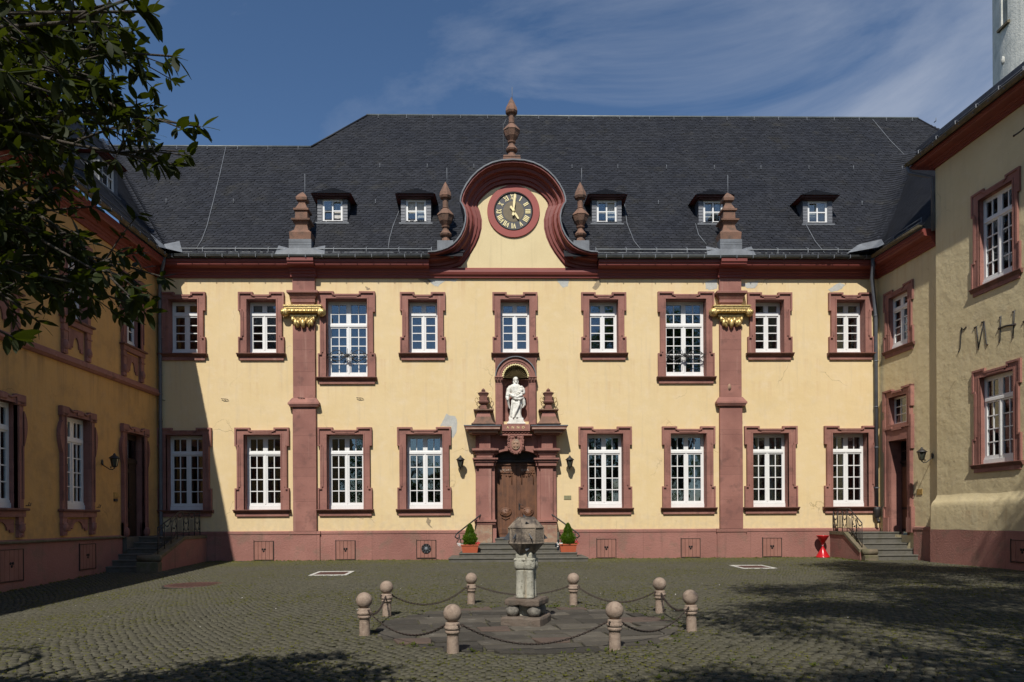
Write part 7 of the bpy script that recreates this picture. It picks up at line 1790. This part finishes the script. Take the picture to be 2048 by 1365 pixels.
# ================================================================== SUNDIAL
def sundial():
    x, y = .43, -17.2; S_ = empty('sundial', Matrix.Translation((x, y, 0)) @ Matrix.Rotation(-.32, 4, 'Z')); tag(S_, 'old polyhedral stone sundial on a clustered column in the middle of the chained ring', 'sundial')
    b = MB(); R_ = random.Random(4)
    def slab(hw, z0, z1, mat, name, chip=.02, n=5):
        q = MB(); vs = []; pts = []
        for i in range(4):
            for k in range(n):
                t = k / n * 2 - 1; p_ = [(t, -1), (1, t), (-t, 1), (-1, -t)][i]; pts.append((p_[0] * hw + R_.gauss(0, chip * .5), p_[1] * hw + R_.gauss(0, chip * .5)))
        m_ = len(pts)
        for z, s in ((z0, .98), (z0 + .02, 1.0), (z1 - .025, 1.0), (z1, .955)): vs += [(a * s, c * s, z + R_.gauss(0, chip * .15)) for a, c in pts]
        fs = [tuple(range(m_ - 1, -1, -1)), tuple(3 * m_ + i for i in range(m_))] + [(r * m_ + i, r * m_ + (i + 1) % m_, (r + 1) * m_ + (i + 1) % m_, (r + 1) * m_ + i) for r in range(3) for i in range(m_)]
        q.add(vs, fs, mat); return q.obj(name, S_)
    slab(.31, -.04, .13, M['slabstone'], 'base_slab', .03)
    for i, (a, c) in enumerate(((-.165, -.165), (.165, -.165), (.165, .165), (-.165, .165))):
        q = MB(); q.ball((a, c, .215), .098, M['boulder'], 16, 12, (1.05, 1.05, .92), .12); q.obj('stone_ball', S_)
    q = MB(); q.box(-.09, .09, -.09, .09, .12, .31, M['limestone']); q.obj('core_block', S_)
    slab(.265, .30, .395, M['slabstone'], 'upper_slab', .03)
    q = MB()
    for a, c in ((-.068, -.068), (.068, -.068), (.068, .068), (-.068, .068)): q.lathe([(.40, .078), (.42, .072), (.80, .068), (.82, .072)], M['limestone'], 18, Matrix.Translation((a, c, 0)))
    q.box(-.085, .085, -.085, .085, .40, .82, M['limestone']); q.obj('column', S_)
    q = MB()
    for a, c in ((-.072, -.072), (.072, -.072), (.072, .072), (-.072, .072)): q.lathe([(.822, .07), (.85, .086), (.88, .094), (.94, .094), (.965, .086), (.985, .09), (1.0, .08)], M['limestone'], 16, Matrix.Translation((a, c, 0)))
    q.box(-.15, .15, -.15, .15, .955, 1.0, M['limestone'], bev=.015); q.obj('capital', S_)
    q = MB(); vs = []
    for z, h in ((1.0, .125), (1.06, .125), (1.13, .085)): vs += [(-h, -h, z), (h, -h, z), (h, h, z), (-h, h, z)]
    q.add(vs, [(3, 2, 1, 0), (8, 9, 10, 11)] + [(r * 4 + i, r * 4 + (i + 1) % 4, r * 4 + 4 + (i + 1) % 4, r * 4 + 4 + i) for r in range(2) for i in range(4)], M['limestone']); q.obj('neck', S_)
    # many-faced head: rhombicuboctahedron
    bm = bmesh.new(); a = 1.0; t = 1 + math.sqrt(2); pts = set()
    for p_ in ((1, 1, t), (1, t, 1), (t, 1, 1)):
        for sx in (-1, 1):
            for sy in (-1, 1):
                for sz in (-1, 1): pts.add((p_[0] * sx, p_[1] * sy, p_[2] * sz))
    for p_ in pts: bm.verts.new(Vector(p_) * (.262 / t))
    bmesh.ops.convex_hull(bm, input=bm.verts); bmesh.ops.dissolve_limit(bm, angle_limit=.02, verts=bm.verts, edges=bm.edges)
    # hollow the dial faces a little
    big = [f for f in bm.faces if len(f.verts) == 4]
    r_ = bmesh.ops.inset_individual(bm, faces=big, thickness=.022, depth=-.012)
    me = bpy.data.meshes.new('dial_head'); bm.to_mesh(me); bm.free(); me.materials.append(M['dialstone'])
    hd = put('dial_head', me, S_, Matrix.Translation((0, 0, 1.34)) @ Matrix.Diagonal((1, 1, 1.08, 1)) @ Matrix.Rotation(.42, 4, 'Z') @ Matrix.Rotation(.0, 4, 'X'))
    # gnomons: thin slate-grey triangular plates
    def gnomon(c, n, up, s):
        n = Vector(n).normalized(); up = Vector(up); up = (up - n * up.dot(n)).normalized(); sd = n.cross(up); c = Vector(c)
        P_ = [c - up * s * .5, c + up * s * .5, c + n * s * .75 - up * s * .35]; q = MB(); w_ = .006
        q.add([p_ + sd * w_ for p_ in P_] + [p_ - sd * w_ for p_ in P_], [(0, 1, 2), (5, 4, 3), (0, 3, 4, 1), (1, 4, 5, 2), (2, 5, 3, 0)], M['gnomon']); q.obj('gnomon', S_, Matrix.Translation((0, 0, 1.33)) @ Matrix.Rotation(.42, 4, 'Z'))
    D_ = .252
    gnomon((0, 0, D_), (0, 0, 1), (1, .2, 0), .10); gnomon((.03, -D_, .0), (0, -1, 0), (-.5, 0, 1), .10); gnomon((D_, 0, 0), (1, 0, 0), (0, 0, 1), .11); gnomon((-D_, 0, 0), (-1, 0, 0), (0, 0, 1), .13)
    for v in ((-1, -1, 0), (0, -1, 1), (0, -1, -1)):
        n = Vector(v).normalized(); gnomon(n * (.25), v, (.2, .1, 1) if abs(v[2]) == 0 else (1, 0, .2), .085)
sundial()

# ================================================================== BOLLARDS AND CHAINS
BP = {'FL': (905, 1312), 'FR': (1232, 1305), 'R1': (1387, 1267), 'R2': (1322, 1230), 'BR': (1148, 1214), 'BL': (942, 1212), 'L2': (772, 1237), 'L1': (727, 1276)}
LABB = {'FL': 'front left ball-topped stone bollard, nearest the camera', 'FR': 'front right ball-topped stone bollard of the chained ring', 'R1': 'outermost right ball-topped bollard with speckled ball', 'R2': 'ball-topped bollard at the back right of the ring', 'BR': 'rear bollard just right of the sundial', 'BL': 'rear bollard just left of the sundial', 'L2': 'ball-topped bollard at the back left of the ring', 'L1': 'outermost left ball-topped bollard of the chained ring'}
bb = MB()
bb.lathe([(-.05, .074), (.0, .074), (.19, .070), (.232, .068), (.236, .084), (.25, .089), (.272, .089), (.279, .079), (.284, .093), (.30, .101), (.316, .100), (.330, .088), (.338, .087), (.362, .087), (.370, .080), (.372, .04)], M['bollard'], 28)
shaft = bb.mesh('shaft'); bl = MB(); bl.ball((0, 0, .474), .110, M['bollard'], 24, 16); bl.lathe([(.36, .045), (.39, .045)], M['bollard'], 12); ballm = bl.mesh('ball')
pos = {}; proto = None
for k, (px, py) in BP.items():
    x_, y_ = ground_at(px, py - 3, 0); y_ += .09; pos[k] = Vector((x_, y_, 0)); Mx = Matrix.Translation((x_, y_, 0)) @ Matrix.Rotation(random.uniform(0, 6), 4, 'Z') @ Matrix.Rotation(random.gauss(0, .012), 4, 'X') @ Matrix.Scale(random.uniform(.985, 1.03), 4)
    if proto is None:
        proto = empty('stone_bollard', Mx); tag(proto, LABB[k], 'bollard', 'ball-topped bollards round the sundial'); put('shaft', shaft, proto); put('ball', ballm, proto); hk_ = MB(); hk_.tube([(.08, 0, .34), (.11, 0, .35), (.12, 0, .335), (.105, 0, .32)], .009, M['rust'], 5); hk_.tube([(-.08, 0, .34), (-.11, 0, .35), (-.12, 0, .335), (-.105, 0, .32)], .009, M['rust'], 5); hk_.obj('hook', proto)
    else: copy_thing(proto, Mx, LABB[k])
def chain(a, c, sag, lab):
    A, B_ = pos[a].copy(), pos[c].copy(); d = (B_ - A).normalized(); A += d * .10; B_ -= d * .10; A.z = B_.z = .335; L = (B_ - A).length
    n = 200; pts = [A.lerp(B_, i / n) + Vector((0, 0, -sag * 4 * (i / n) * (1 - i / n))) for i in range(n + 1)]
    cum = [0]
    for i in range(n): cum.append(cum[-1] + (pts[i + 1] - pts[i]).length)
    pitch = .036; m_ = int(cum[-1] / pitch); b = MB()
    loc = [(.020 * math.cos(t) + (.006 if math.cos(t) > 0 else -.006), .0125 * math.sin(t)) for t in [2 * PI * (i + .5) / 8 for i in range(8)]]
    for j in range(m_):
        s_ = (j + .5) * cum[-1] / m_; i = min(n - 1, max(0, next((q for q in range(n) if cum[q + 1] >= s_), n - 1))); p_ = pts[i].lerp(pts[i + 1], (s_ - cum[i]) / max(1e-6, cum[i + 1] - cum[i])); t = (pts[i + 1] - pts[i]).normalized()
        side = t.cross(Vector((0, 0, 1))).normalized(); up = side.cross(t); ax_ = side if j % 2 else up; ax_ = (ax_ + (up if j % 2 else side) * .5).normalized()
        b.tube([p_ + t * u + ax_ * v for u, v in loc], .0058, M['rust'], 4, closed=True)
    o = b.obj('chain'); tag(o, lab, 'chain', 'chains between the bollards')
CH = [('L1', 'FL', .22, 'sagging iron chain at the front left between the outer left and front left bollards'), ('FL', 'FR', .25, 'long sagging iron chain at the front between the two front bollards'), ('FR', 'R1', .22, 'sagging iron chain from the front right bollard to the outermost right one'), ('R1', 'R2', .15, 'short iron chain seen end-on at the right side of the ring'), ('R2', 'BR', .22, 'sagging iron chain at the back right of the ring'), ('BR', 'BL', .16, 'iron chain behind the sundial between the two rear bollards'), ('BL', 'L2', .24, 'deeply sagging iron chain at the back left of the ring'), ('L2', 'L1', .15, 'short iron chain seen end-on at the left side of the ring')]
for a in CH: chain(*a)

# ================================================================== TREES
def leaf_mesh(size=1.0):
    b = MB(); pr = [(0, 0), (.18, .12), (.42, .185), (.68, .165), (.88, .08), (1, 0)]
    vs = []
    for t, w_ in pr: vs += [(t, -w_, -.02 - .12 * t * t + .10 * w_), (t, 0, -.12 * t * t), (t, w_, -.02 - .12 * t * t + .10 * w_)]
    fs = []
    for i in range(len(pr) - 1):
        a = i * 3; fs += [(a, a + 3, a + 4, a + 1), (a + 1, a + 4, a + 5, a + 2)]
    b.add(vs, fs, M['magnolia'], True); return b.mesh('leaf')
def limb(b, A, B_, r0, r1, wob, n=9, mat=None, seed=0):
    R_ = random.Random(seed); A, B_ = Vector(A), Vector(B_); L = (B_ - A).length; pts = []
    o1 = Vector((R_.gauss(0, 1), R_.gauss(0, 1), R_.gauss(0, .7))) * wob * L
    for i in range(n + 1):
        t = i / n; pts.append(A.lerp(B_, t) + o1 * math.sin(PI * t) + Vector((0, 0, .08 * L * math.sin(PI * t))) + Vector((R_.gauss(0, .01), R_.gauss(0, .01), R_.gauss(0, .01))) * L * .5 * min(1, t * 3))
    b.tube(pts, [r0 + (r1 - r0) * (i / n) ** .8 for i in range(n + 1)], mat or M['bark'], 7); return pts
def magnolia():
    base = Vector((-6.4, -25.2, -.1)); T = empty('magnolia_tree', Matrix.Translation(base)); tag(T, 'large-leaved dark green tree whose branches overhang the left wing at the upper left', 'tree')
    tr = MB(); fork = Vector((.3, .1, 2.3)); limb(tr, (0, 0, 0), fork, .20, .14, .03, 8, seed=1)
    # tips measured in the picture: (px, py, depth)
    tips = [(348, 108, 4.3), (392, 246, 4.2), (345, 330, 4.35), (318, 40, 3.4), (262, 22, 3.3), (185, 25, 4.0), (215, 92, 4.6), (285, 150, 4.6), (300, 215, 4.9), (270, 250, 5.2),
            (318, 552, 4.3), (285, 620, 4.2), (245, 590, 4.6), (200, 540, 3.7), (185, 415, 4.6), (150, 470, 4.3), (60, 640, 3.8), (110, 605, 4.2), (30, 672, 3.3), (190, 600, 4.9), (120, 380, 4.9),
            (55, 200, 4.4), (120, 130, 4.8), (30, 60, 4.2), (100, 300, 5.2), (170, 230, 5.6), (40, 430, 5.2), (15, 520, 4.6), (80, 540, 5.4), (170, 340, 5.8), (10, 330, 4.0), (150, 560, 3.6), (60, 350, 3.6), (20, 140, 3.2), (95, 60, 3.4), (20, 590, 5.2), (130, 200, 3.9), (215, 170, 4.0), (75, 470, 3.7), (262, 590, 3.9), (185, 140, 5.4), (230, 225, 4.5),(140,90,4.3),(60,110,5.3),(100,250,4.5),(30,250,5.4)]
    tips = [air_at(a, b_, d * (.84 if b_ < 350 else .93)) - base for a, b_, d in tips]
    R_ = random.Random(12)
    for _ in range(95):                                 # the rest of the crown, out of the picture to the left, above and behind
        a = R_.uniform(0, 2 * PI); rr = R_.uniform(1.0, 3.6); z_ = R_.uniform(2.4, 6.2); tips.append(Vector((rr * math.cos(a) - .4, min(rr * math.sin(a), 25.2 - 20.7 - .88 * z_ + (2.2 if rr * math.cos(a) < -1.8 else 0)), z_)))
    def in_view(p_):
        q = p_ + base - CAMP; d = q.dot(cF)
        if d < .2: return False
        return abs(FPX * q.dot(cr) / d) < 1040 and FPX * q.dot(cu) / d < 1060
    main = []
    for k in range(8):
        a = k * PI / 4 + .3; e = fork + Vector((1.35 * math.cos(a), 1.35 * math.sin(a), 1.1 + (k % 3) * .9)); pts = limb(tr, fork, e, .11, .045, .08, 8, seed=20 + k); main.append(pts)
    allp = [q for pts in main for q in pts[3:]]
    tw = []
    br = MB()
    for k, t in enumerate(tips):
        if k >= 46 and in_view(t) : continue
        s_ = min(allp, key=lambda q: (q - t).length + .5 * max(0, q.z - t.z)); pts = limb(br, s_, t, .024, .005, .11, 10, seed=50 + k); tw.append((pts, k < 46))
    tr.obj('trunk', T); br.obj('branches', T)
    # leaves: whorls at tips and along side twigs
    lm = leaf_mesh(); lv = np.array([v.co[:] for v in lm.vertices]); lf = np.array([list(p_.vertices) for p_ in lm.polygons])
    items = []; tg = MB()
    def whorl(c, d, n, s):
        for i in range(n):
            a = i * 2.4 + R_.uniform(-.4, .4); up = Vector((0, 0, 1)); sd = d.cross(up); sd = sd.normalized() if sd.length > .01 else Vector((1, 0, 0)); u2 = sd.cross(d)
            v = (d * R_.uniform(.3, .9) + (sd * math.cos(a) + u2 * math.sin(a)) * 1.0 + Vector((0, 0, -.25))).normalized(); sz = s * R_.uniform(.7, 1.25)
            zax = (up + Vector((R_.gauss(0, .45), R_.gauss(0, .45), 0))); zax = (zax - v * zax.dot(v)).normalized(); yax = zax.cross(v)
            items.append((c + d * R_.uniform(-.04, .02), v, yax, zax, sz))
    for pts, vis in tw:
        d = (pts[-1] - pts[-2]).normalized(); whorl(pts[-1], d, 8, .094)
        m_ = 34 if vis else 17
        for j in range(m_):
            i = R_.randint(3, len(pts) - 2); p_ = pts[i]; dd = (pts[i + 1] - pts[i - 1]).normalized(); off = Vector((R_.gauss(0, 1), R_.gauss(0, 1), R_.gauss(0, .6))).normalized(); d2 = (dd * .8 + off).normalized(); L = R_.uniform(.10, .36)
            e = p_ + d2 * L; tg.tube([p_, p_ + d2 * L * .5 + Vector((0, 0, .015)), e], (.006, .004, .003), M['bark'], 4); whorl(e, d2, R_.randint(5, 8), .085)
            whorl(p_ + d2 * L * .5, d2, 4, .076)
    tg.obj('twigs', T)
    def score(it):
        q = it[0] + base - CAMP; d = q.dot(cF)
        if d < .5: return 1e9
        x_ = PCX + FPX * q.dot(cr) / d; y_ = PCY - FPX * q.dot(cu) / d
        return d - it[4] * 6 if (0 < x_ < 2048 and 0 < y_ < 1365) else 1e9
    items.sort(key=score)
    for (c, v, y_, z_, s_) in items[:300]:
        Mx = Matrix(((v.x * s_, y_.x * s_, z_.x * s_, c.x), (v.y * s_, y_.y * s_, z_.y * s_, c.y), (v.z * s_, y_.z * s_, z_.z * s_, c.z), (0, 0, 0, 1))); put('leaf', lm, T, Mx)
    rest = items[300:]; n = len(rest); V = np.zeros((n, len(lv), 3))
    C_ = np.array([r[0][:] for r in rest]); A_ = np.array([r[1][:] for r in rest]); B2 = np.array([r[2][:] for r in rest]); Z_ = np.array([r[3][:] for r in rest]); S2 = np.array([r[4] for r in rest])
    V = C_[:, None, :] + S2[:, None, None] * (lv[None, :, 0:1] * A_[:, None, :] + lv[None, :, 1:2] * B2[:, None, :] + lv[None, :, 2:3] * Z_[:, None, :])
    F = (lf[None] + (np.arange(n) * len(lv))[:, None, None]).ravel()
    o = put('foliage', np_mesh('foliage', V.reshape(-1, 3), F, 4, M['magnolia'], np.repeat(rng.random(n), len(lf)), True), T); tag(o, kind='stuff')
magnolia()
def big_tree(base, h, crown, leaf, n_leaf, label, seed, group='broad-leaved trees behind the camera'):
    """crown: list of (cx,cy,cz, rx,ry,rz) lobes, world coordinates"""
    R_ = random.Random(seed); g = np.random.default_rng(seed); base = Vector(base); T = empty('broadleaf_tree', Matrix.Translation(base)); tag(T, label, 'tree', group)
    b = MB(); fk = Vector((0, 0, h * .3)); limb(b, (0, 0, -.2), fk, .30, .22, .02, 8, seed=seed); P = []
    for (cx, cy, cz, rx, ry, rz) in crown:
        c = Vector((cx, cy, cz)) - base; p1 = limb(b, fk, c, .15, .05, .05, 10, seed=R_.randint(0, 999))
        for k in range(14):
            d = Vector((R_.gauss(0, 1), R_.gauss(0, 1), R_.gauss(0, 1))).normalized() * R_.uniform(.5, 1); e = c + Vector((d.x * rx, d.y * ry, d.z * rz)); limb(b, p1[R_.randint(4, 10)], e, .035, .008, .06, 6, seed=R_.randint(0, 9999))
            m_ = n_leaf // (14 * len(crown)); q = np.array(e)[None] + g.normal(0, 1, (m_, 3)) * np.array([rx, ry, rz]) * .20; P.append(q)
    P = np.concatenate(P); W_ = P + np.array(base)
    rel = W_ - np.array(CAMP); d = rel @ np.array(cF); vis = (d > .3) & (np.abs(rel @ np.array(cr)) < d * .735) & (rel @ np.array(cu) < d * .745)
    P = P[~vis]; b.obj('trunk', T); k = len(P)
    a = g.normal(0, 1, (k, 3)); a /= np.linalg.norm(a, axis=1)[:, None]; s_ = np.cross(a, g.normal(0, 1, (k, 3))); s_ /= np.linalg.norm(s_, axis=1)[:, None]; L = g.uniform(.6, 1.3, k)[:, None] * leaf
    V = np.stack([P, P + a * L * .5 + s_ * L * .3, P + a * L, P + a * L * .5 - s_ * L * .3], 1)
    o = put('crown', np_mesh('crown', V.reshape(-1, 3), np.arange(k * 4), 4, M['treeleaf'], g.random(k)), T); tag(o, kind='stuff')
big_tree((8.6, -27.2, 0), 11, [(3.6, -26.3, 10.2, 2.2, 2.4, 1.8), (5.4, -24.2, 11.6, 2.3, 2.4, 1.7), (8.2, -25.5, 12.2, 2.6, 2.6, 2.0), (7.4, -28.3, 9.6, 2.6, 2.4, 2.0), (5.0, -29.0, 8.2, 2.2, 2.0, 1.6), (10.8, -24.0, 11.4, 2.4, 2.6, 1.9), (11.6, -27.4, 9.4, 2.4, 2.4, 2.0), (3.0, -28.6, 8.0, 1.8, 1.8, 1.5), (1.2, -29.6, 8.6, 1.6, 1.5, 1.4), (6.2, -26.4, 9.8, 2.2, 2.2, 1.8), (9.6, -26.2, 10.6, 2.2, 2.2, 1.8)], .15, 72000, 'tall tree standing behind the camera on the right, its shadow on the cobbles', 31)
big_tree((13.4, -22.0, 0), 12, [(12.6, -21.0, 13.2, 2.6, 2.6, 2.0), (9.6, -20.2, 14.4, 2.4, 2.4, 1.6), (9.4, -18.6, 15.2, 2.2, 2.0, 1.4), (14.4, -23.4, 11.4, 2.4, 2.4, 2.0), (11.2, -22.6, 13.2, 2.2, 2.2, 1.8), (7.4, -22.6, 13.0, 2.0, 2.0, 1.6), (11.4, -19.6, 14.6, 2.0, 2.0, 1.6)], .15, 44000, 'tall tree at the right outside the picture near the corner block', 37)
for (x_, y_, hh, sd) in ((-14, -52, 12, 41), (-4, -57, 11, 43), (7, -54, 13, 45), (17, -56, 16, 47), (-25, -55, 13, 49), (29, -55, 14, 51)):  # unseen trees, added to give the lower windows something dark to reflect
    big_tree((x_, y_, 0), hh, [(x_ + dx, y_ + dy, hh * zz, 3.2, 2.6, 2.4) for dx, dy, zz in ((-2.5, 0, .5), (2.5, .5, .5), (0, 0, .75), (-1.5, -1, .3), (2, 0, .3))], .42, 7000, 'distant tree number'.replace('number', {41: 'standing left of centre', 43: 'standing almost in the middle', 45: 'standing right of centre', 47: 'that is tallest of its row', 49: 'at the left end', 51: 'at the right end'}[sd]) + ' in the unseen row added for dark window reflections', sd, 'unseen trees added behind the camera for window reflections')
print('objects', len(bpy.data.objects), 'tris', sum(len(o.data.loop_triangles) if False else sum(len(p.vertices) - 2 for p in o.data.polygons) for o in bpy.data.objects if o.type == 'MESH' and o.data.users == 1 and len(o.data.polygons) < 400000))
